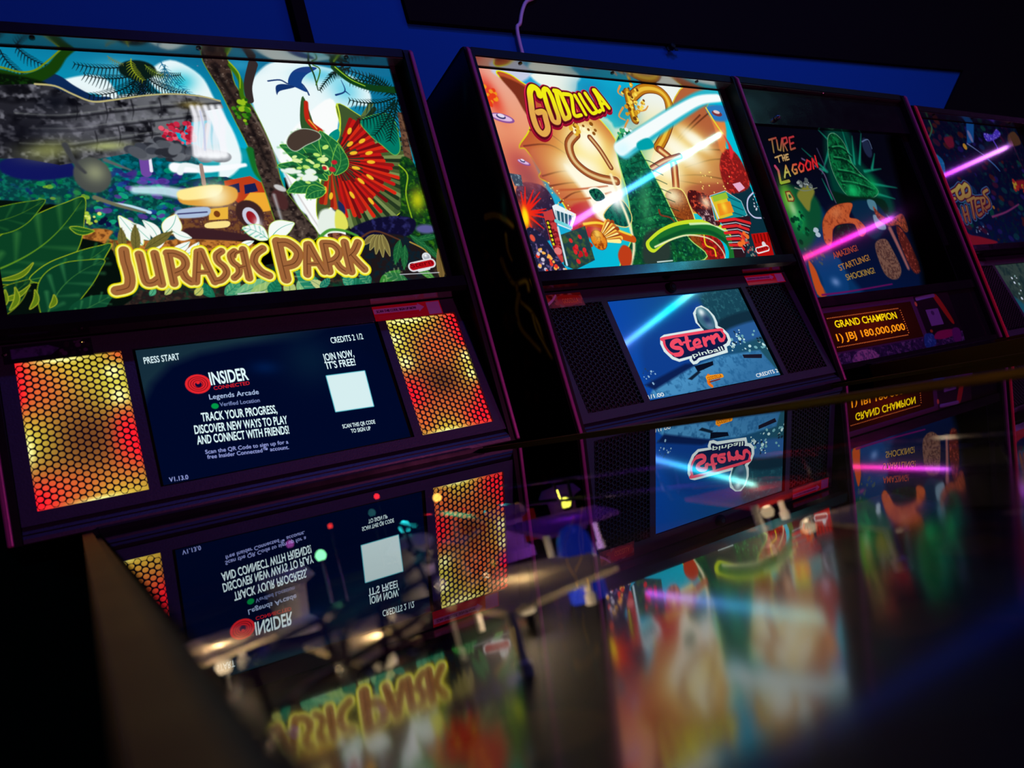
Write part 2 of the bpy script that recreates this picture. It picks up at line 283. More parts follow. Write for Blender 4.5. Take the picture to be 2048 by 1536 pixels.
('ell',(200,200,200),(244.1,426.7),9.77,4.88,-0.5,{'soft': 2.44}),
('line',(190,196,200),[(232.3,415.1),(234.3,381.0),(235.3,364.1)],4.81,3.21,{'soft': 4.01,'op': 0.7}),
('line',(60,110,10),[(211.2,642.6),(221.4,616.2),(219.0,589.3),(222.9,562.7)],6.66,8.32,{'soft': 2.5}),
('line',(150,180,20),[(210.8,648.0),(222.0,627.0),(218.5,601.7)],2.51,1.67,{'soft': 1.25}),
('spots',[(20,80,14),(60,130,20),(150,190,30)],[(199.1,565.6),(223.7,589.4),(226.0,562.8),(216.0,536.1),(204.8,548.2)],26,2.47,4.93,7,{'soft': 1.64}),
('line',(20,110,40),[(211.8,492.6),(212.3,458.2),(217.9,441.0)],11.28,3.22,{'soft': 3.22}),
('line',(16,50,110),[(265.3,616.6),(285.2,619.5),(298.4,612.7),(317.1,615.5),(324.7,604.7),(327.3,593.6)],2.63,2.63),
('poly',(18,60,130),[(297.2,614.5),(308.3,635.6),(328.9,646.2),(352.5,645.7),(330.6,631.2),(319.7,615.6),(325.2,599.1),(310.1,605.9)],1),
('poly',(18,50,110),[(276.3,608.0),(290.2,612.3),(307.1,607.6),(280.8,599.1),(274.4,591.5)],1),
('line',(20,60,120),[(373.6,595.5),(391.3,603.8),(389.3,624.8)],3.67,0.92),
('line',(20,60,120),[(391.3,603.8),(398.4,596.5)],2.77,0.92),
('poly',(44,84,40),[(316.8,591.3),(324.8,530.9),(337.4,520.0),(305.8,519.7),(302.0,546.8)],1),
('line',(190,36,20),[(319.1,579.4),(315.2,547.1),(330.7,527.3)],7.0,10.5,{'soft': 1.75}),
('line',(240,170,60),[(316.9,547.2),(326.5,530.9)],2.62,1.75),
('poly',(62,84,44),[(371.4,578.4),(406.4,556.7),(438.1,532.6),(462.7,492.8),(462.6,436.0),(446.8,390.0),(401.4,359.2),(355.5,347.4),(335.2,367.8),(328.6,403.2),(294.7,369.7),(297.8,404.3),(322.8,456.7),(346.2,492.7),(366.8,529.7)],1,{'edge': (190,215,40),'ew': 1.33}),
('fan',(342.4,476.3),17.5,139.6,0.89,-1.66,40,[(90,110,60),(34,52,30),(70,90,44),(120,140,80),(30,48,28)],0.18,3,7.85),
('fan',(342.4,476.3),22.7,111.7,1.05,-1.64,38,[(150,20,20),(196,24,22),(110,14,18),(212,40,20)],0.28,5,6.98),
('fan',(342.4,476.3),14.0,52.4,1.11,-1.74,22,[(40,50,36),(90,20,20),(54,60,40)],0.4,8,3.49),
('fan',(333.2,465.6),12.1,86.6,-1.5,-2.03,7,[(150,30,20),(70,80,40),(196,60,24)],0.2,9,7.79),
('ell',(240,190,40),(381.1,528.0),7.21,3.25,1.03,{'soft': 1.35}),
('ell',(240,190,40),(398.5,509.5),7.26,3.27,0.56,{'soft': 1.36}),
('ell',(240,190,40),(376.2,503.8),7.16,3.22,0.64,{'soft': 1.34}),
('ell',(240,190,40),(405.3,487.1),7.25,3.26,0.29,{'soft': 1.36}),
('ell',(240,190,40),(378.2,487.2),7.14,3.21,0.2,{'soft': 1.34}),
('ell',(240,190,40),(404.7,470.4),7.23,3.25,-0.01,{'soft': 1.36}),
('ell',(240,190,40),(375.9,459.7),7.09,3.19,-0.23,{'soft': 1.33}),
('ell',(240,190,40),(396.1,442.9),7.15,3.22,-0.73,{'soft': 1.34}),
('ell',(240,190,40),(378.8,435.9),7.07,3.18,-0.86,{'soft': 1.33}),
('ell',(240,190,40),(357.4,411.2),6.95,3.13,-1.22,{'soft': 1.3}),
('ell',(240,190,40),(387.1,399.4),7.05,3.17,-1.11,{'soft': 1.32}),
('ell',(240,190,40),(314.7,421.3),6.79,3.06,1.28,{'soft': 1.27}),
('ell',(240,190,40),(322.1,410.5),6.8,3.06,1.19,{'soft': 1.28}),
('line',(200,225,60),[(371.4,578.4),(370.4,552.1),(362.9,527.7),(345.0,509.1)],2.68,2.68),
('poly',(0,140,130),[(344.1,520.1),(362.1,531.4),(359.9,514.8),(345.8,505.5)],1),
('poly',(230,240,230),[(297.9,383.4),(321.3,385.9),(331.9,353.9),(289.7,347.6)],1,{'soft': 4.18}),
('poly',(30,40,90),[(331.5,401.4),(339.4,392.3),(337.7,378.2),(330.3,382.0)],1),
('poly',(225,225,90),[(324.6,385.8),(337.3,376.5),(336.9,353.7),(316.9,353.0)],1,{'soft': 2.54}),
('leaf',(24,104,54),(308.2,428.6),(249.4,466.4),33.9,(130,200,80),(150,215,70),(90,180,90),-0.12),
('leaf',(24,104,54),(315.5,424.9),(254.2,419.5),25.5,(130,200,80),(150,215,70),(90,180,90),-0.12),
('leaf',(24,104,54),(322.8,438.9),(260.0,501.5),37.7,(130,200,80),(150,215,70),(90,180,90),-0.12),
('leaf',(24,104,54),(329.0,447.7),(289.4,526.7),39.6,(130,200,80),(150,215,70),(90,180,90),-0.12),
('leaf',(24,104,54),(336.7,452.0),(330.7,527.3),38.1,(130,200,80),(150,215,70),(90,180,90),-0.12),
('leaf',(24,104,54),(337.3,447.5),(355.1,501.9),25.9,(130,200,80),(150,215,70),(90,180,90),-0.12),
('leaf',(24,104,54),(314.7,421.3),(281.0,408.3),22.1,(130,200,80),(150,215,70),(90,180,90),-0.12),
('poly',(70,56,48),[(271.5,503.3),(281.8,521.2),(303.3,530.5),(325.2,525.4),(327.7,514.5),(301.8,501.6),(281.6,490.9)],1,{'edge': (190,215,190),'ew': 1.2,'soft': 1.71}),
('spots',[(190,230,110),(20,70,40),(220,240,160)],[(272.1,483.8),(341.6,501.8),(343.2,465.5),(292.4,430.7),(268.4,448.7)],30,1.7,4.25,21,{'asp': 1.8,'soft': 1.28}),
('spots',[(235,245,235)],[(255.4,457.6),(306.4,456.9),(302.8,441.0),(263.0,441.8)],12,2.51,5.86,5,{'asp': 1.8,'soft': 2.51}),
('spots',[(190,30,44)],[(323.2,472.9),(345.3,474.5),(337.3,454.7),(321.6,451.4)],5,2.59,5.19,5,{'soft': 1.73}),
('poly',(0,120,100),[(406.4,549.1),(461.6,560.0),(465.2,502.3),(451.1,483.3),(432.3,502.2),(415.4,520.9)],1,{'soft': 2.79,'edge': (160,215,60),'ew': 0.93}),
('frond',(8,34,30),(481.1,599.8),(405.3,625.6),14,17.4,2.32,-0.25,0.8),
('frond',(8,34,30),(476.3,599.6),(401.0,644.7),14,17.4,2.31,-0.2,0.8),
('frond',(8,34,30),(479.8,594.8),(396.1,586.8),14,17.4,2.32,0.2,0.8),
('frond',(8,34,30),(478.5,589.9),(404.6,549.1),14,19.3,2.31,0.2,0.8),
('frond',(8,34,30),(478.5,589.9),(424.4,521.0),14,19.3,2.31,0.1,0.8),
('frond',(8,34,30),(481.1,599.8),(444.3,637.4),14,15.5,2.32,-0.2,0.8),
('frond',(8,34,30),(483.2,590.0),(449.2,511.8),14,17.4,2.32,0,0.8),
('frond',(8,34,30),(411.2,650.2),(372.1,633.5),14,9.4,2.25,0,0.8),
('frond',(8,34,30),(403.4,654.6),(348.1,603.8),14,7.5,2.25,-0.1,0.8),
('line',(14,60,24),[(382.6,648.5),(405.3,625.6),(438.1,612.7),(483.6,609.8)],11.32,13.2,{'soft': 1.89}),
('line',(140,190,40),[(384.6,649.6),(405.8,627.6),(429.7,615.2)],2.33,1.87),
('line',(20,60,20),[(340.5,652.6),(344.3,631.9),(344.7,603.7)],3.6,1.8),
('line',(60,110,20),[(346.9,651.1),(356.9,642.1),(343.4,613.0)],2.71,1.81),
('poly',(110,76,56),[(476.9,565.3),(486.3,565.6),(481.1,464.1),(465.4,450.1),(468.2,492.8)],0,{'soft': 1.89,'mot': [((60,40,34),2,0.5)]}),
('poly',(14,60,22),[(457.8,473.8),(483.0,464.1),(483.9,397.9),(512.7,331.2),(494.5,250.0),(354.6,275.2),(387.5,338.5),(431.4,372.3)],1,{'soft': 2.72,'mot': [((50,110,20),2,0.55),((8,34,24),1,0.55)]}),
('glow',(200,205,20),(470.1,398.4),12.94,20.33,-0.36,{'op': 0.9}),
('line',(150,190,30),[(453.5,464.4),(464.1,445.4),(451.6,408.3),(451.3,362.2)],2.76,1.84,{'soft': 1.38}),
('poly',(14,12,44),[(339.3,350.0),(377.0,365.8),(422.1,370.9),(455.8,362.0),(439.7,335.5),(385.3,329.8),(351.7,331.8)],1,{'soft': 2.63,'mot': [((40,40,96),1,0.6)]}),
('ell',(90,90,150),(471.4,344.6),18.3,8.24,-0.05,{'soft': 5.49}),
('poly',(34,26,26),[(-290.1,319.4),(-12.6,309.6),(53.7,289.0),(157.4,295.7),(323.0,316.4),(387.5,338.5),(504.6,285.6),(484.6,214.9),(-298.2,231.8)],0,{'mot': [((14,60,40),1,0.5),((60,44,36),2,0.55)]}),
('poly',(30,22,24),[(364.2,331.1),(422.1,336.5),(459.4,307.0),(454.0,253.5),(347.4,263.0)],1,{'soft': 3.5,'mot': [((14,30,40),1,0.5)]}),
('poly',(4,14,10),[(-281.6,410.7),(-58.0,409.0),(-46.7,363.8),(-4.8,338.8),(-12.7,251.0),(-297.1,244.1)],1,{'soft': 1.87}),
('leaf',(10,62,34),(-172.1,308.9),(-27.5,419.2),77.6,(90,140,30),(170,190,20),(60,130,60),-0.1),
('leaf',(8,56,32),(-178.8,385.4),(-74.6,417.1),36.4,(70,120,30),(120,160,20),(40,110,50),-0.1),
('leaf',(10,66,38),(-107.5,303.2),(-5.3,347.8),37.5,(60,120,40),(180,200,20),(40,120,60),-0.08),
('leaf',(8,58,36),(-98.5,246.3),(-17.5,324.8),52.1,(50,110,50),(150,180,20),(60,140,80),0.12),
('leaf',(12,70,44),(-76.1,243.8),(-14.7,273.0),29.0,(60,120,60),None,(60,140,80),0),
('leaf',(9,50,28),(-168.2,254.3),(-107.5,303.2),29.5,(60,110,40),(130,150,20),(50,110,50),0),
('leaf',(90,120,20),(-140.3,306.1),(-100.9,326.8),5.5,None,(170,180,40),None,-0.15),
('leaf',(90,120,20),(-149.1,279.4),(-108.5,296.3),5.4,None,(170,180,40),None,-0.15),
('leaf',(90,120,20),(-134.9,264.2),(-125.4,294.3),5.5,None,(170,180,40),None,-0.15),
('leaf',(90,120,20),(-113.0,263.2),(-103.9,288.8),5.5,None,(170,180,40),None,-0.15),
('leaf',(90,120,20),(-90.5,262.9),(-83.6,279.8),5.6,None,(170,180,40),None,-0.15),
('leaf',(90,120,20),(-148.2,265.6),(-136.7,291.9),5.4,None,(170,180,40),None,-0.15),
('spots',[(170,200,60),(220,230,110)],[(-35.2,400.6),(-11.4,395.8),(-17.4,377.1),(-35.0,381.8)],16,1.36,2.71,8),
('leaf',(30,90,30),(-51.0,375.2),(-23.0,368.4),10.6,(150,190,40),(180,200,40),None,-0.1),
('leaf',(245,250,245),(33.9,343.8),(11.4,389.4),20.9,(0,150,120),(230,245,120),None,0),
('leaf',(245,250,245),(44.8,350.8),(25.0,378.8),16.9,(0,150,120),None,None,0),
('leaf',(245,250,245),(56.2,348.5),(40.3,381.9),15.6,(0,150,120),None,None,-0.1),
('leaf',(245,250,245),(66.2,360.3),(85.8,387.7),24.3,(0,150,120),(240,240,140),None,-0.1),
('leaf',(245,250,245),(76.6,362.9),(100.8,350.5),14.4,(0,150,120),None,None,-0.1),
('leaf',(245,250,245),(71.4,333.6),(97.1,345.2),11.4,(0,150,120),None,None,-0.1),
('leaf',(245,250,245),(86.6,324.7),(109.1,343.6),13.0,(0,150,120),None,None,-0.1),
('leaf',(245,250,245),(42.2,335.6),(64.0,348.0),9.8,(0,150,120),None,None,0),
('leaf',(112,104,48),(8.4,339.4),(11.1,371.9),11.0,(60,56,24),None,(80,76,34),0),
('leaf',(112,104,48),(23.8,333.0),(29.7,376.3),12.4,(60,56,24),None,(80,76,34),0),
('leaf',(112,104,48),(36.1,337.5),(77.3,362.8),14.0,(60,56,24),None,(80,76,34),0),
('leaf',(112,104,48),(-0.4,323.5),(-0.6,353.6),6.8,(60,56,24),None,(80,76,34),0),
('leaf',(245,250,245),(208.0,342.4),(174.4,362.4),23.4,(0,150,120),(190,230,110),(0,150,120),-0.1),
('leaf',(245,250,245),(210.9,342.2),(252.9,366.6),26.6,(0,150,120),(190,230,110),None,0.1),
('leaf',(245,250,245),(224.4,334.7),(248.2,338.2),14.2,(0,150,120),None,None,0),
('leaf',(245,250,245),(165.0,333.6),(186.8,340.4),9.1,(0,150,120),None,None,0),
('line',(70,150,50),[(288.2,340.9),(306.8,351.8),(330.7,348.8),(349.2,339.0)],5.02,4.19,{'soft': 1.67}),
('poly',(140,84,60),[(302.0,345.2),(321.8,345.8),(337.7,336.2),(306.5,336.3)],1,{'mot': [((60,30,24),2,0.5)]}),
('leaf',(128,116,64),(378.0,339.1),(354.6,322.9),7.8,(80,70,36),(170,160,90),None,0),
('leaf',(128,116,64),(381.5,338.9),(364.1,313.6),7.8,(80,70,36),(170,160,90),None,0),
('leaf',(128,116,64),(384.6,338.7),(372.5,306.0),7.8,(80,70,36),(170,160,90),None,0),
('leaf',(128,116,64),(388.2,338.5),(383.0,300.0),7.8,(80,70,36),(170,160,90),None,0),
('leaf',(128,116,64),(391.8,338.3),(395.3,300.8),7.9,(80,70,36),(170,160,90),None,0),
('line',(90,52,34),[(348.4,332.0),(380.7,346.0),(419.8,327.6)],3.47,2.6,{'soft': 1.74}),
('leaf',(24,92,50),(419.8,327.6),(399.9,284.6),14.2,(70,150,80),None,(60,140,80),0),
('leaf',(24,92,50),(426.2,318.3),(413.1,274.8),12.4,(70,150,80),None,(60,140,80),0),
('leaf',(24,92,50),(446.3,326.0),(494.1,332.3),10.8,(70,150,80),None,(60,140,80),0),
('leaf',(24,92,50),(439.7,335.5),(468.4,306.4),12.6,(70,150,80),None,(60,140,80),0),
('leaf',(24,92,50),(461.8,316.0),(481.6,287.3),10.9,(70,150,80),None,(60,140,80),0),
('line',(170,140,60),[(436.4,323.0),(459.4,307.0),(465.3,288.5)],2.7,1.8),
('leaf',(120,96,50),(475.4,251.6),(486.7,312.5),12.6,(80,64,30),(150,120,60),None,0),
('leaf',(20,110,80),(114.6,255.7),(86.3,286.1),15.9,(20,90,70),None,(60,170,130),-0.05),
('leaf',(60,150,110),(129.0,258.9),(154.3,280.1),17.5,(20,90,70),None,(190,215,150),-0.05),
('leaf',(110,180,130),(142.7,257.5),(197.9,280.2),22.1,(20,90,70),None,(190,215,150),-0.05),
('leaf',(150,190,110),(163.7,255.5),(207.2,271.3),22.4,(20,90,70),None,(190,215,150),-0.05),
('leaf',(20,110,80),(192.1,252.7),(208.8,275.2),19.7,(20,90,70),None,(60,170,130),-0.05),
('leaf',(170,190,110),(221.3,249.8),(222.8,274.0),18.5,(20,90,70),None,(190,215,150),-0.05),
('leaf',(120,180,120),(236.1,248.3),(259.3,283.2),26.5,(20,90,70),None,(190,215,150),-0.05),
('leaf',(30,130,100),(266.4,245.4),(237.5,289.1),27.0,(20,90,70),None,(190,215,150),-0.05),
('leaf',(190,200,130),(275.9,252.7),(256.6,271.0),14.4,(20,90,70),None,(190,215,150),-0.05),
('leaf',(20,110,80),(308.1,253.8),(343.3,263.3),22.8,(20,90,70),None,(60,170,130),-0.05),
('leaf',(40,140,110),(316.1,253.1),(313.4,276.1),18.0,(20,90,70),None,(190,215,150),-0.05),
('leaf',(30,120,90),(349.4,254.2),(338.2,276.6),18.4,(20,90,70),None,(190,215,150),-0.05),
('leaf',(50,130,50),(365.5,251.0),(406.2,275.3),25.3,(20,90,70),None,(190,215,150),-0.05),
('leaf',(40,110,60),(416.7,248.1),(379.0,270.6),19.1,(20,90,70),None,(190,215,150),-0.05),
('leaf',(60,160,120),(30.5,267.1),(39.0,279.0),8.2,(20,90,70),None,(190,215,150),-0.05),
('leaf',(190,200,110),(49.8,266.7),(62.0,280.6),8.3,(20,90,70),None,(190,215,150),-0.05),
('leaf',(190,190,90),(88.7,262.8),(100.8,273.2),11.4,(20,90,70),None,(190,215,150),-0.05),
('leaf',(20,120,100),(269.1,257.5),(288.4,272.4),11.2,(20,90,70),None,(190,215,150),-0.05),
('leaf',(70,140,60),(462.9,252.8),(433.4,277.5),12.5,(20,90,70),None,(190,215,150),-0.05),
('line',(235,225,0),[(9.0,336.5),(8.5,321.9),(9.7,307.8),(9.8,293.8),(6.7,283.6),(0.3,280.2),(-9.6,278.8)],21.66,21.66),
('line',(235,225,0),[(27.2,329.9),(27.8,315.7),(28.0,299.2),(30.0,287.3),(37.9,286.6),(44.6,290.7)],19.32,19.32),
('line',(235,225,0),[(47.3,329.7),(47.9,309.4),(48.4,283.3)],19.55,19.55),
('line',(235,225,0),[(64.5,328.5),(64.5,308.1),(64.7,283.0)],19.77,19.77),
('line',(235,225,0),[(63.6,329.2),(73.7,327.8),(83.0,321.1),(84.9,311.3),(79.8,303.2),(68.4,298.2)],19.96,19.96),
('line',(235,225,0),[(79.1,299.7),(81.5,289.9),(87.6,283.3)],19.94,19.94),
('line',(235,225,0),[(104.4,328.1),(99.1,305.3),(93.9,282.7)],19.51,19.51),
('line',(235,225,0),[(108.9,329.0),(113.0,305.4),(119.1,280.5)],19.69,19.69),
('line',(235,225,0),[(97.6,296.9),(114.5,296.1)],15.93,15.93),
('line',(235,225,0),[(137.3,327.1),(129.6,321.4),(129.4,311.5),(136.4,302.3),(137.7,292.3),(129.4,283.2),(120.4,281.6)],19.18,19.18),
('line',(235,225,0),[(155.4,325.8),(148.6,320.0),(149.8,308.7),(156.0,300.8),(155.1,290.9),(147.1,284.1)],18.7,18.7),
('line',(235,225,0),[(168.1,327.5),(168.0,304.8),(168.0,282.3)],20.4,20.4),
('line',(235,225,0),[(153.7,317.2),(157.1,323.2),(166.4,325.1)],14.33,14.33),
('line',(235,225,0),[(156.8,299.5),(166.2,301.2)],15.79,15.79),
('line',(235,225,0),[(196.9,327.3),(185.6,319.8),(180.1,308.3),(182.4,298.7),(188.1,289.9),(197.5,283.2)],20.67,20.67),
('line',(235,225,0),[(220.8,336.6),(220.7,310.0),(221.2,276.4)],25.02,25.02),
('line',(235,225,0),[(221.7,335.4),(234.9,334.5),(246.1,324.0),(248.2,312.9),(238.7,300.2),(222.3,296.7)],23.72,23.72),
('line',(235,225,0),[(265.4,328.9),(259.5,304.7),(254.7,280.8)],21.62,21.62),
('line',(235,225,0),[(267.8,329.3),(274.2,306.1),(281.7,283.4)],21.82,21.82),
('line',(235,225,0),[(258.4,297.5),(275.4,296.2)],16.86,16.86),
('line',(235,225,0),[(290.9,328.5),(290.2,304.9),(289.7,282.7)],22.85,22.85),
('line',(235,225,0),[(291.2,329.7),(304.9,327.6),(312.2,318.3),(311.1,308.4),(302.1,300.3),(290.8,297.4)],22.23,22.23),
('line',(235,225,0),[(304.7,296.4),(308.5,287.4),(315.3,280.6)],21.39,21.39),
('line',(235,225,0),[(325.5,328.8),(324.6,304.9),(324.7,279.8)],23.33,23.33),
('line',(235,225,0),[(347.1,327.4),(337.8,314.0),(327.3,305.9)],22.72,22.72),
('line',(235,225,0),[(331.2,306.9),(338.9,293.7),(347.0,281.8)],22.64,22.64),
('line',(252,246,130),[(9.0,336.5),(8.5,321.9),(9.7,307.8),(9.8,293.8),(6.7,283.6),(0.3,280.2),(-9.6,278.8)],18.28,18.28,{'soft': 1.35}),
('line',(252,246,130),[(27.2,329.9),(27.8,315.7),(28.0,299.2),(30.0,287.3),(37.9,286.6),(44.6,290.7)],15.87,15.87,{'soft': 1.38}),
('line',(252,246,130),[(47.3,329.7),(47.9,309.4),(48.4,283.3)],16.06,16.06,{'soft': 1.4}),
('line',(252,246,130),[(64.5,328.5),(64.5,308.1),(64.7,283.0)],16.24,16.24,{'soft': 1.41}),
('line',(252,246,130),[(63.6,329.2),(73.7,327.8),(83.0,321.1),(84.9,311.3),(79.8,303.2),(68.4,298.2)],16.39,16.39,{'soft': 1.43}),
('line',(252,246,130),[(79.1,299.7),(81.5,289.9),(87.6,283.3)],16.38,16.38,{'soft': 1.42}),
('line',(252,246,130),[(104.4,328.1),(99.1,305.3),(93.9,282.7)],15.89,15.89,{'soft': 1.44}),
('line',(252,246,130),[(108.9,329.0),(113.0,305.4),(119.1,280.5)],16.05,16.05,{'soft': 1.46}),
('line',(252,246,130),[(97.6,296.9),(114.5,296.1)],12.31,12.31,{'soft': 1.45}),
('line',(252,246,130),[(137.3,327.1),(129.6,321.4),(129.4,311.5),(136.4,302.3),(137.7,292.3),(129.4,283.2),(120.4,281.6)],15.49,15.49,{'soft': 1.48}),
('line',(252,246,130),[(155.4,325.8),(148.6,320.0),(149.8,308.7),(156.0,300.8),(155.1,290.9),(147.1,284.1)],14.96,14.96,{'soft': 1.5}),
('line',(252,246,130),[(168.1,327.5),(168.0,304.8),(168.0,282.3)],16.62,16.62,{'soft': 1.51}),
('line',(252,246,130),[(153.7,317.2),(157.1,323.2),(166.4,325.1)],10.56,10.56,{'soft': 1.51}),
('line',(252,246,130),[(156.8,299.5),(166.2,301.2)],12.03,12.03,{'soft': 1.5}),
('line',(252,246,130),[(196.9,327.3),(185.6,319.8),(180.1,308.3),(182.4,298.7),(188.1,289.9),(197.5,283.2)],16.84,16.84,{'soft': 1.53}),
('line',(252,246,130),[(220.8,336.6),(220.7,310.0),(221.2,276.4)],21.11,21.11,{'soft': 1.56}),
('line',(252,246,130),[(221.7,335.4),(234.9,334.5),(246.1,324.0),(248.2,312.9),(238.7,300.2),(222.3,296.7)],19.77,19.77,{'soft': 1.58}),
('line',(252,246,130),[(265.4,328.9),(259.5,304.7),(254.7,280.8)],17.62,17.62,{'soft': 1.6}),
('line',(252,246,130),[(267.8,329.3),(274.2,306.1),(281.7,283.4)],17.78,17.78,{'soft': 1.62}),
('line',(252,246,130),[(258.4,297.5),(275.4,296.2)],12.84,12.84,{'soft': 1.61}),
('line',(252,246,130),[(290.9,328.5),(290.2,304.9),(289.7,282.7)],18.77,18.77,{'soft': 1.63}),
('line',(252,246,130),[(291.2,329.7),(304.9,327.6),(312.2,318.3),(311.1,308.4),(302.1,300.3),(290.8,297.4)],18.11,18.11,{'soft': 1.65}),
('line',(252,246,130),[(304.7,296.4),(308.5,287.4),(315.3,280.6)],17.27,17.27,{'soft': 1.65}),
('line',(252,246,130),[(325.5,328.8),(324.6,304.9),(324.7,279.8)],19.16,19.16,{'soft': 1.67}),
('line',(252,246,130),[(347.1,327.4),(337.8,314.0),(327.3,305.9)],18.51,18.51,{'soft': 1.68}),
('line',(252,246,130),[(331.2,306.9),(338.9,293.7),(347.0,281.8)],18.44,18.44,{'soft': 1.68}),
('line',(150,84,24),[(9.0,336.5),(8.5,321.9),(9.7,307.8),(9.8,293.8),(6.7,283.6),(0.3,280.2),(-9.6,278.8)],13.88,13.88),
('line',(150,84,24),[(27.2,329.9),(27.8,315.7),(28.0,299.2),(30.0,287.3),(37.9,286.6),(44.6,290.7)],11.39,11.39),
('line',(150,84,24),[(47.3,329.7),(47.9,309.4),(48.4,283.3)],11.52,11.52),
('line',(150,84,24),[(64.5,328.5),(64.5,308.1),(64.7,283.0)],11.65,11.65),
('line',(150,84,24),[(63.6,329.2),(73.7,327.8),(83.0,321.1),(84.9,311.3),(79.8,303.2),(68.4,298.2)],11.76,11.76),
('line',(150,84,24),[(79.1,299.7),(81.5,289.9),(87.6,283.3)],11.75,11.75),
('line',(150,84,24),[(104.4,328.1),(99.1,305.3),(93.9,282.7)],11.2,11.2),
('line',(150,84,24),[(108.9,329.0),(113.0,305.4),(119.1,280.5)],11.3,11.3),
('line',(150,84,24),[(97.6,296.9),(114.5,296.1)],7.6,7.6),
('line',(150,84,24),[(137.3,327.1),(129.6,321.4),(129.4,311.5),(136.4,302.3),(137.7,292.3),(129.4,283.2),(120.4,281.6)],10.69,10.69),
('line',(150,84,24),[(155.4,325.8),(148.6,320.0),(149.8,308.7),(156.0,300.8),(155.1,290.9),(147.1,284.1)],10.1,10.1),
('line',(150,84,24),[(168.1,327.5),(168.0,304.8),(168.0,282.3)],11.71,11.71),
('line',(150,84,24),[(153.7,317.2),(157.1,323.2),(166.4,325.1)],5.66,5.66),
('line',(150,84,24),[(156.8,299.5),(166.2,301.2)],7.14,7.14),
('line',(150,84,24),[(196.9,327.3),(185.6,319.8),(180.1,308.3),(182.4,298.7),(188.1,289.9),(197.5,283.2)],11.87,11.87),
('line',(150,84,24),[(220.8,336.6),(220.7,310.0),(221.2,276.4)],16.03,16.03),
('line',(150,84,24),[(221.7,335.4),(234.9,334.5),(246.1,324.0),(248.2,312.9),(238.7,300.2),(222.3,296.7)],14.63,14.63),
('line',(150,84,24),[(265.4,328.9),(259.5,304.7),(254.7,280.8)],12.41,12.41),
('line',(150,84,24),[(267.8,329.3),(274.2,306.1),(281.7,283.4)],12.53,12.53),
('line',(150,84,24),[(258.4,297.5),(275.4,296.2)],7.63,7.63),
('line',(150,84,24),[(290.9,328.5),(290.2,304.9),(289.7,282.7)],13.46,13.46),
('line',(150,84,24),[(291.2,329.7),(304.9,327.6),(312.2,318.3),(311.1,308.4),(302.1,300.3),(290.8,297.4)],12.76,12.76),
('line',(150,84,24),[(304.7,296.4),(308.5,287.4),(315.3,280.6)],11.93,11.93),
('line',(150,84,24),[(325.5,328.8),(324.6,304.9),(324.7,279.8)],13.75,13.75),
('line',(150,84,24),[(347.1,327.4),(337.8,314.0),(327.3,305.9)],13.04,13.04),
('line',(150,84,24),[(331.2,306.9),(338.9,293.7),(347.0,281.8)],13.0,13.0),
('line',(158,100,56),[(9.0,336.5),(8.5,321.9),(9.7,307.8),(9.8,293.8),(6.7,283.6),(0.3,280.2),(-9.6,278.8)],12.86,12.86,{'soft': 1.35}),
('line',(158,100,56),[(27.2,329.9),(27.8,315.7),(28.0,299.2),(30.0,287.3),(37.9,286.6),(44.6,290.7)],10.35,10.35,{'soft': 1.38}),
('line',(158,100,56),[(47.3,329.7),(47.9,309.4),(48.4,283.3)],10.48,10.48,{'soft': 1.4}),
('line',(158,100,56),[(64.5,328.5),(64.5,308.1),(64.7,283.0)],10.59,10.59,{'soft': 1.41}),
('line',(158,100,56),[(63.6,329.2),(73.7,327.8),(83.0,321.1),(84.9,311.3),(79.8,303.2),(68.4,298.2)],10.69,10.69,{'soft': 1.43}),
('line',(158,100,56),[(79.1,299.7),(81.5,289.9),(87.6,283.3)],10.68,10.68,{'soft': 1.42}),
('line',(158,100,56),[(104.4,328.1),(99.1,305.3),(93.9,282.7)],10.11,10.11,{'soft': 1.44}),
('line',(158,100,56),[(108.9,329.0),(113.0,305.4),(119.1,280.5)],10.21,10.21,{'soft': 1.46}),
('line',(158,100,56),[(97.6,296.9),(114.5,296.1)],6.52,6.52,{'soft': 1.45}),
('line',(158,100,56),[(137.3,327.1),(129.6,321.4),(129.4,311.5),(136.4,302.3),(137.7,292.3),(129.4,283.2),(120.4,281.6)],9.59,9.59,{'soft': 1.48}),
('line',(158,100,56),[(155.4,325.8),(148.6,320.0),(149.8,308.7),(156.0,300.8),(155.1,290.9),(147.1,284.1)],8.97,8.97,{'soft': 1.5}),
('line',(158,100,56),[(168.1,327.5),(168.0,304.8),(168.0,282.3)],10.58,10.58,{'soft': 1.51}),
('line',(158,100,56),[(153.7,317.2),(157.1,323.2),(166.4,325.1)],4.52,4.52,{'soft': 1.51}),
('line',(158,100,56),[(156.8,299.5),(166.2,301.2)],6.01,6.01,{'soft': 1.5}),
('line',(158,100,56),[(196.9,327.3),(185.6,319.8),(180.1,308.3),(182.4,298.7),(188.1,289.9),(197.5,283.2)],10.72,10.72,{'soft': 1.53}),
('line',(158,100,56),[(220.8,336.6),(220.7,310.0),(221.2,276.4)],14.86,14.86,{'soft': 1.56}),
('line',(158,100,56),[(221.7,335.4),(234.9,334.5),(246.1,324.0),(248.2,312.9),(238.7,300.2),(222.3,296.7)],13.44,13.44,{'soft': 1.58}),
('line',(158,100,56),[(265.4,328.9),(259.5,304.7),(254.7,280.8)],11.21,11.21,{'soft': 1.6}),
('line',(158,100,56),[(267.8,329.3),(274.2,306.1),(281.7,283.4)],11.32,11.32,{'soft': 1.62}),
('line',(158,100,56),[(258.4,297.5),(275.4,296.2)],6.42,6.42,{'soft': 1.61}),
('line',(158,100,56),[(290.9,328.5),(290.2,304.9),(289.7,282.7)],12.24,12.24,{'soft': 1.63}),
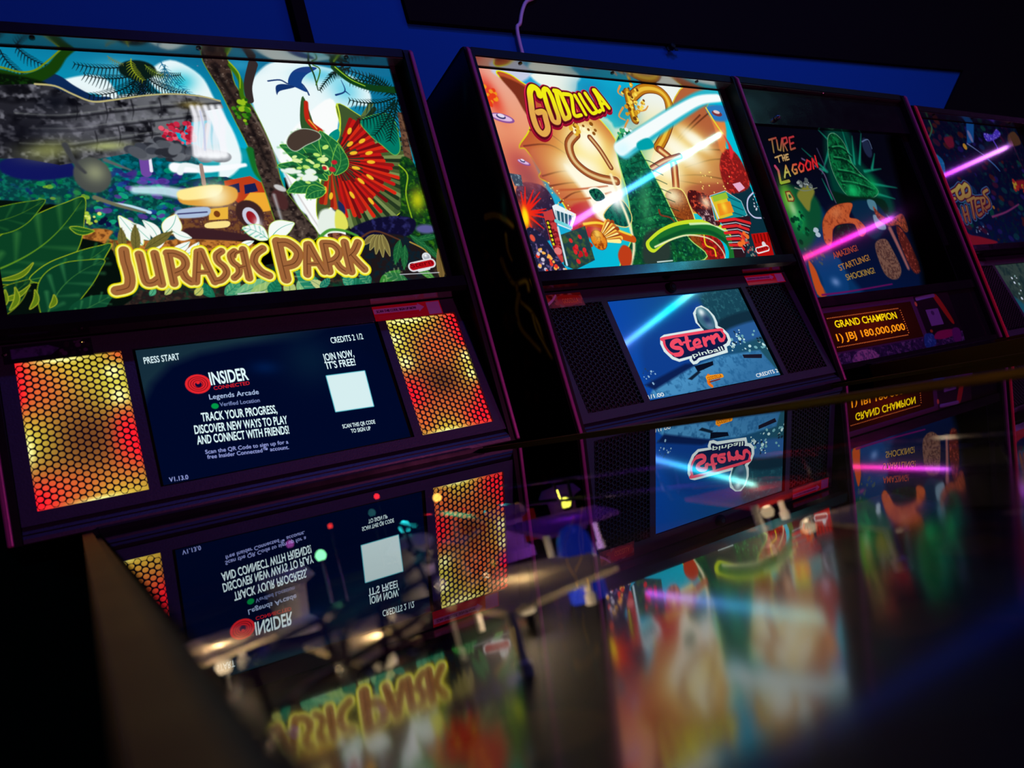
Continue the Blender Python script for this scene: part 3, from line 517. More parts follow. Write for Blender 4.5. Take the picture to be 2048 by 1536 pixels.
('line',(158,100,56),[(291.2,329.7),(304.9,327.6),(312.2,318.3),(311.1,308.4),(302.1,300.3),(290.8,297.4)],11.53,11.53,{'soft': 1.65}),
('line',(158,100,56),[(304.7,296.4),(308.5,287.4),(315.3,280.6)],10.69,10.69,{'soft': 1.65}),
('line',(158,100,56),[(325.5,328.8),(324.6,304.9),(324.7,279.8)],12.5,12.5,{'soft': 1.67}),
('line',(158,100,56),[(347.1,327.4),(337.8,314.0),(327.3,305.9)],11.78,11.78,{'soft': 1.68}),
('line',(158,100,56),[(331.2,306.9),(338.9,293.7),(347.0,281.8)],11.74,11.74,{'soft': 1.68}),
('line',(92,50,26),[(9.0,336.5),(8.5,321.9),(9.7,307.8),(9.8,293.8),(6.7,283.6),(0.3,280.2),(-9.6,278.8)],1.08,1.08),
('line',(92,50,26),[(27.2,329.9),(27.8,315.7),(28.0,299.2),(30.0,287.3),(37.9,286.6),(44.6,290.7)],1.1,1.1),
('line',(92,50,26),[(47.3,329.7),(47.9,309.4),(48.4,283.3)],1.12,1.12),
('line',(92,50,26),[(64.5,328.5),(64.5,308.1),(64.7,283.0)],1.13,1.13),
('line',(92,50,26),[(63.6,329.2),(73.7,327.8),(83.0,321.1),(84.9,311.3),(79.8,303.2),(68.4,298.2)],1.14,1.14),
('line',(92,50,26),[(79.1,299.7),(81.5,289.9),(87.6,283.3)],1.14,1.14),
('line',(92,50,26),[(104.4,328.1),(99.1,305.3),(93.9,282.7)],1.16,1.16),
('line',(92,50,26),[(108.9,329.0),(113.0,305.4),(119.1,280.5)],1.17,1.17),
('line',(92,50,26),[(97.6,296.9),(114.5,296.1)],1.16,1.16),
('line',(92,50,26),[(137.3,327.1),(129.6,321.4),(129.4,311.5),(136.4,302.3),(137.7,292.3),(129.4,283.2),(120.4,281.6)],1.18,1.18),
('line',(92,50,26),[(155.4,325.8),(148.6,320.0),(149.8,308.7),(156.0,300.8),(155.1,290.9),(147.1,284.1)],1.2,1.2),
('line',(92,50,26),[(168.1,327.5),(168.0,304.8),(168.0,282.3)],1.21,1.21),
('line',(92,50,26),[(153.7,317.2),(157.1,323.2),(166.4,325.1)],1.21,1.21),
('line',(92,50,26),[(156.8,299.5),(166.2,301.2)],1.2,1.2),
('line',(92,50,26),[(196.9,327.3),(185.6,319.8),(180.1,308.3),(182.4,298.7),(188.1,289.9),(197.5,283.2)],1.22,1.22),
('line',(92,50,26),[(220.8,336.6),(220.7,310.0),(221.2,276.4)],1.25,1.25),
('line',(92,50,26),[(221.7,335.4),(234.9,334.5),(246.1,324.0),(248.2,312.9),(238.7,300.2),(222.3,296.7)],1.27,1.27),
('line',(92,50,26),[(265.4,328.9),(259.5,304.7),(254.7,280.8)],1.28,1.28),
('line',(92,50,26),[(267.8,329.3),(274.2,306.1),(281.7,283.4)],1.29,1.29),
('line',(92,50,26),[(258.4,297.5),(275.4,296.2)],1.28,1.28),
('line',(92,50,26),[(290.9,328.5),(290.2,304.9),(289.7,282.7)],1.31,1.31),
('line',(92,50,26),[(291.2,329.7),(304.9,327.6),(312.2,318.3),(311.1,308.4),(302.1,300.3),(290.8,297.4)],1.32,1.32),
('line',(92,50,26),[(304.7,296.4),(308.5,287.4),(315.3,280.6)],1.32,1.32),
('line',(92,50,26),[(325.5,328.8),(324.6,304.9),(324.7,279.8)],1.33,1.33),
('line',(92,50,26),[(347.1,327.4),(337.8,314.0),(327.3,305.9)],1.35,1.35),
('line',(92,50,26),[(331.2,306.9),(338.9,293.7),(347.0,281.8)],1.34,1.34),
('line',(200,205,210),[(147.2,258.7),(185.9,258.1)],1.79,1.79),
('line',(190,195,200),[(404.2,267.6),(473.7,265.3)],1.41,1.41),
('ell',(225,230,235),(458.7,294.4),8.09,8.09,-0.07),
('ell',(170,175,185),(458.7,294.4),5.85,5.85,-0.07,{'soft': 1.8}),
('glow',(250,250,250),(457.6,297.2),2.7,2.7,-0.07),
('line',(225,225,230),[(430.1,278.7),(463.9,283.2)],16.93,16.93),
('line',(180,10,22),[(430.1,278.7),(463.9,283.2)],11.58,11.58),
('line',(225,225,230),[(439.0,271.7),(457.7,273.8)],5.34,4.45),
]
JUNGLE_ART_TEXT = [
('Stern',425.9,276.4,41.4,8.3,0.116,(110,0,10),0.6),
]
CITY_ART = [
('poly',((40,150,210),(0,190,215),(-92.7,641.5),(205.5,465.0)),[(-184.3,683.6),(621.4,717.5),(533.8,196.3),(-226.6,212.9)]),
('poly',((235,170,150),(235,140,90),(-103.7,640.6),(-107.6,459.5)),[(-151.4,656.6),(-87.7,657.5),(-52.7,629.4),(-53.5,551.7),(-76.0,490.0),(-71.8,371.6),(-182.3,354.8),(-202.0,486.4)],1,{'soft': 8.29}),
('poly',(200,205,230),[(-105.3,652.8),(-22.5,653.0),(-52.7,629.4),(-94.3,636.2)],1,{'soft': 6.51}),
('poly',(238,244,238),[(-23.6,649.7),(37.5,658.4),(82.2,648.1),(71.4,617.7),(36.3,620.5),(2.0,623.2)],1,{'soft': 6.88}),
('poly',(238,244,238),[(60.2,655.0),(96.1,652.6),(77.4,634.5),(57.0,611.2),(23.4,617.4)],1,{'soft': 6.99}),
('poly',(238,244,238),[(260.8,637.5),(329.3,666.6),(372.4,664.2),(338.9,619.6),(237.3,544.2),(139.1,496.2),(101.3,463.2),(68.1,473.1),(104.3,538.3),(173.6,552.4)],1,{'soft': 7.45}),
('poly',(238,244,238),[(99.8,559.7),(142.9,540.0),(78.3,369.1),(76.5,462.7)],1,{'soft': 6.94}),
('poly',(238,244,238),[(251.3,613.6),(314.1,629.7),(275.0,568.9),(223.4,543.6)],1,{'soft': 7.7}),
('poly',(238,244,238),[(387.9,665.5),(429.9,656.5),(369.3,621.7),(344.0,631.9)],1,{'soft': 8.23}),
('glow',(10,130,180),(111.5,626.2),47.75,29.85,0.23,{'op': 0.7}),
('glow',(0,120,170),(186.8,586.7),37.0,49.33,0.06,{'op': 0.6}),
('glow',(0,200,220),(117.1,538.8),23.59,28.31,0.04,{'op': 0.7}),
('glow',(0,150,170),(203.0,509.2),31.92,27.01,0.03,{'op': 0.9}),
('poly',(190,84,44),[(-98.0,645.2),(-70.3,643.5),(-30.9,620.6),(65.5,601.0),(134.5,517.8),(106.4,410.4),(66.7,338.6),(-19.5,360.8),(-36.8,382.8),(-44.6,418.6),(-72.2,435.4),(-65.0,450.3),(-84.2,491.8),(-95.3,497.4),(-57.0,541.3),(-65.8,602.4)],1,{'edge': (225,225,20),'ew': 2.71}),
('poly',(178,96,56),[(384.2,656.6),(492.3,655.1),(426.8,607.2),(443.6,547.3),(443.2,505.0),(442.5,469.1),(426.0,433.4),(475.1,409.8),(421.6,363.3),(246.7,366.3),(192.3,432.0),(284.5,557.8)],1,{'edge': (220,190,40),'ew': 2.69}),
('poly',(120,44,26),[(-93.3,639.4),(-35.7,612.9),(-56.9,561.8),(-72.6,601.9)],1,{'soft': 4.32}),
('poly',(196,96,60),[(-76.0,490.0),(-19.6,491.6),(40.7,431.1),(38.4,359.6),(-33.5,385.8),(-65.1,440.4)],1,{'soft': 6.44}),
('line',(110,34,24),[(-86.6,497.7),(-27.6,501.6),(19.9,472.1),(68.7,441.7)],3.71,1.64,{'soft': 2.18}),
('line',(110,34,24),[(-65.7,438.4),(-11.5,449.0),(44.5,441.4)],3.67,1.62,{'soft': 2.16}),
('line',(110,34,24),[(-44.7,385.9),(-3.7,405.6),(57.2,410.5)],3.68,1.62,{'soft': 2.16}),
('line',(110,34,24),[(-62.6,530.8),(-29.3,530.3),(7.2,502.8)],3.69,1.63,{'soft': 2.17}),
('line',(110,34,24),[(-55.8,418.6),(3.5,425.8),(60.2,418.8)],3.69,1.63,{'soft': 2.17}),
('line',(104,48,26),[(446.0,483.5),(382.6,479.8),(300.9,461.0)],3.99,2.0,{'soft': 2.66}),
('line',(104,48,26),[(415.1,433.3),(337.2,444.3),(264.3,441.3)],3.9,1.95,{'soft': 2.6}),
('line',(104,48,26),[(427.6,409.9),(341.9,421.4),(260.6,432.4)],3.89,1.95,{'soft': 2.6}),
('line',(104,48,26),[(455.7,609.0),(373.6,562.1),(294.0,512.2)],4.04,2.02,{'soft': 2.7}),
('line',(104,48,26),[(399.7,587.4),(338.2,548.7),(286.8,511.9)],3.97,1.99,{'soft': 2.65}),
('line',(104,48,26),[(432.1,504.7),(362.7,502.7),(296.2,483.6)],3.98,1.99,{'soft': 2.66}),
('poly',(190,40,50),[(-25.6,375.8),(49.6,390.0),(74.4,358.9),(35.4,319.4),(-33.3,321.8)],1,{'soft': 6.49}),
('poly',(150,50,40),[(281.6,415.7),(403.1,423.9),(416.9,386.6),(302.7,365.3)],1,{'soft': 7.79}),
('glow',(250,222,110),(57.4,493.9),68.0,79.34,0.19,{'op': 0.85}),
('glow',(255,254,240),(57.4,493.9),43.52,50.77,0.19,{'op': 1,'pw': 1.6}),
('glow',(250,222,110),(67.4,504.7),48.52,57.09,0.03,{'op': 0.85}),
('glow',(255,254,240),(67.4,504.7),31.05,36.54,0.03,{'op': 1,'pw': 1.6}),
('glow',(250,222,110),(30.3,451.6),83.11,47.1,-0.17,{'op': 0.765}),
('glow',(255,254,240),(30.3,451.6),53.19,30.14,-0.17,{'op': 0.9,'pw': 1.6}),
('glow',(250,222,110),(246.6,465.7),71.67,71.67,0.02,{'op': 0.85}),
('glow',(255,254,240),(246.6,465.7),45.87,45.87,0.02,{'op': 1,'pw': 1.6}),
('glow',(250,222,110),(303.5,501.0),96.76,48.38,-0.59,{'op': 0.765}),
('glow',(255,254,240),(303.5,501.0),61.93,30.96,-0.59,{'op': 0.9,'pw': 1.6}),
('glow',(250,222,110),(358.0,526.0),66.54,29.94,-0.58,{'op': 0.765}),
('glow',(255,254,240),(358.0,526.0),42.58,19.16,-0.58,{'op': 0.9,'pw': 1.6}),
('glow',(250,222,110),(214.9,388.5),45.39,60.51,0.21,{'op': 0.765}),
('glow',(255,254,240),(214.9,388.5),29.05,38.73,0.21,{'op': 0.9,'pw': 1.6}),
('glow',(250,222,110),(65.8,384.7),36.29,47.46,-0.01,{'op': 0.85}),
('glow',(255,254,240),(65.8,384.7),23.23,30.37,-0.01,{'op': 1,'pw': 1.6}),
('glow',(250,222,110),(139.5,463.8),50.08,44.19,0.02,{'op': 0.68}),
('glow',(255,254,240),(139.5,463.8),32.05,28.28,0.02,{'op': 0.8,'pw': 1.6}),
('glow',(250,222,110),(181.4,404.9),44.72,32.8,-0.0,{'op': 0.765}),
('glow',(255,254,240),(181.4,404.9),28.62,20.99,-0.0,{'op': 0.9,'pw': 1.6}),
('poly',(255,250,225),[(-7.2,461.3),(52.7,431.2),(114.4,431.5),(82.7,348.4),(34.7,349.6),(17.8,400.4)],1,{'soft': 11.1}),
('line',(190,90,50),[(-36.1,410.6),(10.4,412.6),(78.5,418.8)],4.37,2.18,{'soft': 3.28}),
('line',(200,100,50),[(-31.8,390.7),(27.3,394.2),(82.5,406.3)],4.38,2.19,{'soft': 3.28}),
('line',(110,44,24),[(41.7,527.0),(17.4,505.2),(15.9,474.0),(35.5,449.6),(66.4,435.4),(103.6,429.3)],20.19,19.07),
('line',(160,84,40),[(41.7,527.0),(17.4,505.2),(15.9,474.0),(35.5,449.6),(66.4,435.4),(103.6,429.3)],16.83,15.71),
('line',(225,190,130),[(41.7,527.0),(17.4,505.2),(15.9,474.0),(35.5,449.6),(66.4,435.4),(103.6,429.3)],7.57,5.89,{'soft': 2.24}),
('line',(110,44,24),[(73.3,520.9),(88.3,494.8),(101.8,457.9)],12.67,11.52),
('line',(160,84,40),[(73.3,520.9),(88.3,494.8),(101.8,457.9)],9.21,8.06),
('line',(225,190,130),[(73.3,520.9),(88.3,494.8),(101.8,457.9)],4.15,3.22,{'soft': 2.3}),
('line',(110,44,24),[(214.0,615.7),(254.6,639.4),(297.0,640.3),(316.5,618.1),(306.4,576.3),(274.9,534.4),(242.9,503.7)],24.48,23.19),
('line',(190,120,20),[(214.0,615.7),(254.6,639.4),(297.0,640.3),(316.5,618.1),(306.4,576.3),(274.9,534.4),(242.9,503.7)],20.61,19.32),
('line',(235,190,60),[(214.0,615.7),(254.6,639.4),(297.0,640.3),(316.5,618.1),(306.4,576.3),(274.9,534.4),(242.9,503.7)],9.28,7.21,{'soft': 2.58}),
('line',(110,44,24),[(209.3,627.9),(205.4,593.5),(205.0,565.2)],21.21,19.96),
('line',(170,110,20),[(209.3,627.9),(205.4,593.5),(205.0,565.2)],17.47,16.22),
('line',(240,200,50),[(209.3,627.9),(205.4,593.5),(205.0,565.2)],7.86,6.11,{'soft': 2.5}),
('line',(110,44,24),[(246.6,499.3),(271.4,475.2),(265.3,443.6),(256.4,415.7)],20.05,18.8),
('line',(170,80,40),[(246.6,499.3),(271.4,475.2),(265.3,443.6),(256.4,415.7)],16.29,15.04),
('line',(240,200,130),[(246.6,499.3),(271.4,475.2),(265.3,443.6),(256.4,415.7)],7.33,5.7,{'soft': 2.51}),
('line',(110,44,24),[(201.1,453.9),(250.4,474.7),(297.7,487.1)],14.99,13.74),
('line',(170,90,60),[(201.1,453.9),(250.4,474.7),(297.7,487.1)],11.24,9.99),
('line',(240,200,150),[(201.1,453.9),(250.4,474.7),(297.7,487.1)],5.06,3.93,{'soft': 2.5}),
('line',(220,150,70),[(194.6,641.6),(183.8,627.1),(193.8,618.8)],4.98,2.49),
('line',(220,150,70),[(183.6,592.1),(165.4,572.0),(178.0,563.8)],4.9,2.45),
('line',(220,150,70),[(186.0,564.2),(171.0,545.7),(181.7,539.5)],4.88,2.44),
('line',(220,150,70),[(221.5,586.5),(241.9,590.0),(254.1,600.0)],5.07,2.54),
('spots',[(255,250,200),(230,180,50),(140,80,20)],[(37.8,556.5),(90.3,567.9),(98.5,535.8),(59.8,517.2),(29.5,532.8)],34,2.29,5.73,3,{'soft': 1.15}),
('spots',[(210,150,30),(110,60,14),(250,220,90)],[(195.5,644.0),(246.6,653.9),(251.3,613.6),(209.6,559.8),(184.6,580.9)],44,2.52,5.03,5,{'soft': 1.26}),
('poly',(150,70,24),[(219.3,399.3),(268.0,410.2),(277.2,365.8),(278.9,310.8),(299.3,259.8),(227.8,257.2),(210.7,313.2)],1,{'edge': (240,220,110),'ew': 3.06,'mot': [((100,36,14),2,0.5),((210,120,50),2,0.7)]}),
('glow',(255,245,200),(238.9,397.0),27.0,19.64,-0.01,{'op': 0.9}),
('poly',(120,20,20),[(278.9,310.8),(331.0,297.9),(328.2,259.4),(283.4,256.3)],1,{'mot': [((200,30,30),2,0.5)]}),
('line',(235,200,30),[(290.2,310.4),(286.3,288.7),(305.1,279.2),(304.0,263.9)],3.72,3.72),
('poly',((10,110,80),(14,84,40),(139.1,496.2),(150.4,263.5)),[(133.8,509.1),(163.1,538.7),(189.8,533.2),(191.9,497.8),(200.1,464.9),(208.4,432.1),(217.1,393.9),(226.7,344.9),(246.7,301.2),(267.7,259.3),(56.7,248.6),(96.5,307.0),(113.9,358.1),(124.0,410.4),(126.7,463.6)],1,{'edge': (170,225,110),'ew': 2.61,'mot': [((6,60,44),1,0.45),((40,160,90),2,0.66)]}),
('line',(8,54,34),[(155.9,466.3),(196.5,475.8),(229.1,463.2)],2.67,1.7,{'soft': 1.7,'op': 0.8}),
('line',(8,54,34),[(153.5,446.8),(196.6,456.1),(231.9,443.3)],2.66,1.69,{'soft': 1.69,'op': 0.8}),
('line',(8,54,34),[(151.1,427.5),(196.7,436.4),(234.7,423.4)],2.65,1.69,{'soft': 1.69,'op': 0.8}),
('line',(8,54,34),[(148.8,408.2),(196.8,416.8),(237.5,403.6)],2.64,1.68,{'soft': 1.68,'op': 0.8}),
('line',(8,54,34),[(146.4,389.1),(196.9,397.3),(240.3,383.8)],2.63,1.68,{'soft': 1.68,'op': 0.8}),
('line',(8,54,34),[(144.1,370.1),(197.1,377.8),(243.0,364.1)],2.63,1.67,{'soft': 1.67,'op': 0.8}),
('line',(8,54,34),[(141.7,351.2),(197.2,358.5),(245.8,344.5)],2.62,1.67,{'soft': 1.67,'op': 0.8}),
('line',(8,54,34),[(139.4,332.4),(197.3,339.2),(248.5,324.9)],2.61,1.66,{'soft': 1.66,'op': 0.8}),
('line',(8,54,34),[(137.1,313.7),(197.4,320.1),(251.3,305.3)],2.6,1.65,{'soft': 1.65,'op': 0.8}),
('line',(8,54,34),[(134.8,295.2),(197.5,301.0),(254.0,285.8)],2.59,1.65,{'soft': 1.65,'op': 0.8}),
('line',(8,54,34),[(132.6,276.8),(197.6,282.0),(256.7,266.3)],2.58,1.64,{'soft': 1.64,'op': 0.8}),
('glow',(70,170,110),(161.9,388.9),16.48,58.86,-0.28,{'op': 0.55}),
('poly',(40,56,50),[(132.9,316.0),(188.6,324.6),(176.9,264.1),(109.6,257.5)],1,{'soft': 9.21}),
('poly',(8,100,80),[(47.9,359.4),(98.4,389.5),(113.9,358.1),(97.7,335.7),(67.5,340.6)],1,{'edge': (230,210,120),'ew': 2.25,'mot': [((4,60,56),2,0.5)]}),
('poly',(20,110,80),[(30.1,408.5),(53.1,412.6),(63.6,395.0),(39.3,388.0)],1,{'edge': (250,250,230),'ew': 3.32,'mot': [((0,40,40),2,0.5)]}),
('line',(250,238,190),[(95.9,441.9),(98.4,389.5),(102.4,347.9),(97.5,296.8),(75.6,259.5)],6.76,5.63,{'soft': 4.51}),
('glow',(255,255,250),(88.5,389.6),18.11,22.63,-0.01,{'op': 1}),
('spots',[(230,245,240),(10,90,60),(60,170,110)],[(149.9,538.1),(186.2,544.1),(185.0,514.1),(143.3,507.2)],20,2.42,6.04,4),
('line',(120,50,30),[(190.1,367.2),(191.0,356.5),(212.8,350.7),(221.8,339.7)],4.78,2.39),
('line',(200,225,40),[(140.3,292.9),(184.3,314.2),(244.0,327.2),(313.9,325.1),(357.3,303.6),(367.7,274.1),(359.6,250.0)],27.11,41.89),
('line',(26,110,44),[(145.0,294.8),(189.5,314.0),(245.3,323.9),(312.0,320.7),(352.3,299.3),(360.8,272.2),(351.7,246.0)],17.23,33.23),
('line',(12,80,40),[(166.2,302.2),(244.0,320.7),(310.0,316.3),(347.4,295.0)],7.35,9.81,{'soft': 3.68}),
('line',(240,240,190),[(148.4,290.5),(200.6,305.1),(251.3,311.8),(303.3,301.2),(326.9,276.0),(327.7,251.8)],3.65,2.43,{'soft': 2.43}),
('line',(210,240,180),[(261.4,335.4),(317.8,333.8),(354.5,317.1)],5.04,3.78,{'soft': 2.52}),
('line',(200,80,20),[(-9.5,340.7),(0.7,346.4),(31.8,341.6),(71.2,318.2),(99.8,309.0)],19.61,15.25),
('line',(250,210,60),[(-5.3,342.6),(32.5,343.6),(74.2,326.2),(98.0,317.2)],5.48,4.38,{'soft': 2.19}),
('line',(170,44,20),[(-14.6,336.0),(-19.3,316.4),(-4.2,301.1)],10.56,8.45),
('fan',(17.1,308.1),4.3,60.0,0.91,-0.08,15,[(250,200,80),(200,110,40),(255,240,150),(150,60,20)],0.2,4,8.57),
('ell',(225,130,30),(17.8,310.1),17.16,19.31,0.2,{'mot': [((150,60,10),2,0.45)],'edge': (120,40,10)}),
('glow',(255,230,110),(17.5,322.0),8.6,12.9,-0.03,{'op': 0.7}),
('poly',(190,60,24),[(70.8,297.9),(86.3,287.1),(75.6,259.5),(54.2,254.7),(51.3,278.8)],1,{'soft': 3.29}),
('poly',(40,30,60),[(-125.5,420.4),(-72.4,418.6),(-57.5,381.1),(-77.2,323.4),(-112.4,315.2),(-141.7,353.8)],1,{'soft': 3.04,'mot': [((80,70,110),2,0.6)]}),
('glow',(190,80,80),(-107.6,459.5),34.9,41.05,0.27,{'op': 0.9}),
('glow',(150,70,80),(-95.6,430.3),26.72,30.83,0.26,{'op': 0.7}),
('glow',(225,40,24),(-125.3,598.1),16.68,41.71,0.25,{'op': 0.9}),
('spots',[(240,150,30),(230,60,24)],[(-134.7,615.6),(-115.0,611.0),(-115.0,583.7),(-135.4,572.3)],20,3.13,6.25,2,{'soft': 2.08}),
('poly',(60,76,96),[(-135.9,443.5),(-111.8,439.9),(-114.5,418.5),(-131.3,418.5)],0,{'mot': [((150,170,180),2,0.6)]}),
('line',(235,30,24),[(-127.0,366.8),(-110.7,417.1)],7.05,1.51,{'soft': 1.51}),
('line',(235,30,24),[(-127.0,366.8),(-94.7,410.9)],7.07,1.52,{'soft': 1.52}),
('line',(235,30,24),[(-127.0,366.8),(-84.2,394.5)],7.08,1.52,{'soft': 1.52}),
('line',(235,30,24),[(-127.0,366.8),(-79.7,374.0)],7.08,1.52,{'soft': 1.52}),
('line',(235,30,24),[(-127.0,366.8),(-81.3,355.8)],7.06,1.51,{'soft': 1.51}),
('line',(235,30,24),[(-127.0,366.8),(-97.0,336.0)],7.02,1.5,{'soft': 1.5}),
('line',(235,30,24),[(-127.0,366.8),(-119.4,322.8)],6.96,1.49,{'soft': 1.49}),
('line',(235,30,24),[(-127.0,366.8),(-70.3,367.8)],7.1,1.52,{'soft': 1.52}),
('line',(235,30,24),[(-127.0,366.8),(-122.9,406.9)],7.01,1.5,{'soft': 1.5}),
('line',(235,30,24),[(-127.0,366.8),(-135.0,315.5)],6.93,1.48,{'soft': 1.48}),
('line',(235,30,24),[(-127.0,366.8),(-82.4,406.8)],7.1,1.52,{'soft': 1.52}),
('glow',(240,60,20),(-127.7,364.9),17.93,25.9,-0.02,{'op': 1}),
('glow',(255,225,20),(-128.5,359.2),6.96,19.89,-0.16,{'op': 1,'pw': 2}),
('poly',(196,60,60),[(-88.6,367.0),(-66.7,373.4),(-67.6,275.2),(-87.3,268.7),(-91.2,314.4)],0),
('spots',[(120,20,30),(150,30,40)],[(-89.1,352.6),(-68.3,356.0),(-68.6,284.8),(-86.5,283.8)],20,2.03,3.05,4,{'asp': 1.6}),
('poly',(30,20,20),[(-88.3,351.6),(-80.5,352.4),(-81.6,304.4),(-89.7,302.9)],0),
('ell',(225,215,30),(-84.6,346.7),2.44,2.85,-0.03),
('ell',(225,215,30),(-84.9,338.6),2.44,2.85,-0.03),
('ell',(225,215,30),(-85.3,330.6),2.44,2.84,-0.03),
('ell',(225,215,30),(-85.6,322.5),2.43,2.84,-0.04),
('ell',(225,215,30),(-85.9,314.5),2.43,2.83,-0.04),
('ell',(225,215,30),(-86.3,306.5),2.42,2.83,-0.04),
('poly',(235,242,245),[(-64.7,379.3),(-54.6,383.1),(-16.6,362.7),(-18.7,356.8),(-38.8,331.8),(-64.2,342.3)],0),
('poly',(40,90,110),[(-60.8,371.4),(-24.8,358.9),(-41.9,335.8),(-65.0,346.2)],0),
('line',(225,240,245),[(-58.9,370.4),(-63.8,343.2)],2.07,2.07),
('line',(225,240,245),[(-50.8,368.3),(-56.8,341.1)],2.08,2.08),
('line',(225,240,245),[(-42.6,366.2),(-49.8,338.9)],2.08,2.08),
('line',(225,240,245),[(-34.3,364.0),(-42.7,336.8)],2.09,2.09),
('line',(225,240,245),[(-26.0,361.9),(-35.6,334.6)],2.1,2.1),
('line',(110,210,215),[(-65.9,350.1),(-39.0,337.7)],7.26,7.26),
('poly',(30,60,66),[(-66.4,323.0),(-4.5,338.6),(-5.6,271.9),(-56.8,255.5),(-77.3,266.2)],0,{'mot': [((60,90,50),1,0.5)]}),
('spots',[(190,24,34),(220,40,44)],[(-48.9,322.4),(-17.1,329.1),(-19.1,272.6),(-51.5,270.5)],12,4.16,5.19,5,{'asp': 0.8}),
('line',(200,225,235),[(-65.8,337.5),(-70.8,265.9)],4.08,4.08),
('poly',(30,30,60),[(-136.0,333.0),(-107.7,329.2),(-82.6,276.0),(-80.0,252.2),(-143.4,253.5)],1,{'mot': [((120,110,170),2,0.62),((190,40,40),2,0.82)]}),
('ell',(225,120,120),(-81.1,293.0),8.08,7.07,-0.05),
('spots',[(235,60,40),(250,180,80),(200,190,210)],[(-125.9,306.3),(-108.1,296.1),(-67.6,256.2),(-132.0,256.4)],26,1.98,3.96,6,{'soft': 0.99}),
('ell',(225,80,60),(-126.8,319.5),4.94,6.92,0.22,{'soft': 1.98}),
('poly',(10,46,60),[(417.5,421.6),(479.6,419.3),(489.8,256.8),(369.4,251.7),(400.9,352.2)],0),
('poly',(130,24,24),[(436.9,504.8),(474.5,493.8),(480.8,421.7),(409.5,404.1),(402.7,456.7)],1,{'soft': 4.11,'mot': [((225,50,40),2,0.6)]}),
('poly',(230,170,200),[(426.4,424.0),(452.1,428.8),(461.4,414.6),(438.0,405.2)],0),
('poly',(70,16,20),[(293.5,410.1),(356.3,387.2),(345.8,330.8),(307.4,343.0),(279.2,376.8)],1,{'mot': [((225,80,50),2,0.55)]}),
('glow',(255,230,190),(327.4,381.8),12.81,12.81,-0.01,{'op': 0.9}),
('poly',(60,30,40),[(295.1,367.7),(331.6,364.8),(339.0,328.8),(301.7,343.1)],0,{'mot': [((225,190,190),2,0.6)]}),
('poly',(16,140,150),[(345.6,396.4),(395.7,407.6),(434.4,384.1),(437.9,351.4),(380.6,341.2),(336.2,342.3)],0,{'edge': (230,235,235)}),
('line',(6,90,104),[(393.5,396.1),(430.2,381.8)],3.21,3.21),
('line',(6,90,104),[(394.2,377.6),(430.9,363.2)],3.2,3.2),
('line',(6,90,104),[(394.9,359.2),(435.7,346.8)],3.2,3.2),
('poly',(225,190,40),[(344.6,394.1),(393.6,403.0),(394.8,352.3),(342.1,342.2)],0),
('poly',(150,190,50),[(351.5,396.3),(397.7,405.3),(399.0,391.4),(351.3,382.7)],0),
('poly',(235,140,30),[(358.2,378.0),(400.4,384.4),(401.0,359.1),(354.9,350.9)],0),
('glow',(250,220,60),(376.0,371.0),7.86,13.1,-0.01,{'op': 0.9}),
('line',(200,225,240),[(344.1,393.0),(348.9,344.2)],3.87,3.87),
('poly',(40,20,30),[(346.0,344.3),(446.2,348.9),(439.5,328.2),(384.2,250.9),(353.7,250.4),(368.2,307.7)],0),
('line',(215,34,40),[(349.9,339.7),(396.7,343.1),(438.5,332.9)],6.57,6.57,{'sm': 0}),
('line',(190,200,210),[(349.3,331.9),(396.1,335.1),(434.7,324.9)],1.84,1.84,{'sm': 0}),
('line',(215,34,40),[(351.2,326.2),(394.4,328.3),(426.9,318.2)],6.55,6.55,{'sm': 0}),
('line',(190,200,210),[(350.6,318.4),(393.8,320.4),(423.1,310.3)],1.83,1.83,{'sm': 0}),
('line',(215,34,40),[(352.5,312.7),(392.2,313.6),(415.3,303.7)],6.52,6.52,{'sm': 0}),
('line',(190,200,210),[(351.9,304.9),(391.6,305.7),(411.6,295.9)],1.82,1.82,{'sm': 0}),
('line',(215,34,40),[(353.8,299.2),(389.9,299.0),(403.9,289.4)],6.49,6.49,{'sm': 0}),
('line',(190,200,210),[(353.2,291.4),(389.3,291.1),(400.2,281.6)],1.81,1.81,{'sm': 0}),
('line',(215,34,40),[(355.1,285.8),(387.7,284.4),(392.6,275.2)],6.46,6.46,{'sm': 0}),
('line',(190,200,210),[(354.5,278.0),(387.1,276.6),(389.0,267.5)],1.81,1.81,{'sm': 0}),
('spots',[(240,110,40),(225,50,40)],[(405.6,329.2),(425.6,305.6),(397.6,272.7),(381.7,284.7)],14,2.62,6.56,6,{'soft': 1.97}),
('line',(200,200,235),[(485.7,405.0),(458.6,388.6),(446.5,362.9),(457.6,346.4),(478.8,343.6)],3.56,3.56),
('spots',[(200,205,220)],[(474.8,395.6),(487.6,395.5),(480.3,360.0),(464.3,360.3)],8,1.38,2.75,3),
('poly',(180,14,12),[(429.7,307.8),(485.4,310.5),(478.7,257.4),(426.6,255.4)],0),
('line',(70,4,4),[(437.9,305.2),(435.5,286.9)],2.4,2.4),
('line',(70,4,4),[(448.7,305.8),(446.2,287.4)],2.41,2.41),
('line',(70,4,4),[(459.4,306.3),(456.9,287.9)],2.43,2.43),
('line',(70,4,4),[(470.3,306.9),(467.7,288.4)],2.44,2.44),
('line',(70,4,4),[(481.3,307.4),(478.6,288.9)],2.45,2.45),
('spots',[(150,70,70),(120,130,120)],[(405.0,295.0),(421.2,289.8),(425.6,253.2),(399.2,250.1)],22,1.84,3.15,4),
('ell',(215,215,220),(458.8,282.5),6.19,6.99,-0.04),
('line',(235,235,235),[(433.6,269.9),(464.3,274.2)],14.7,14.7),
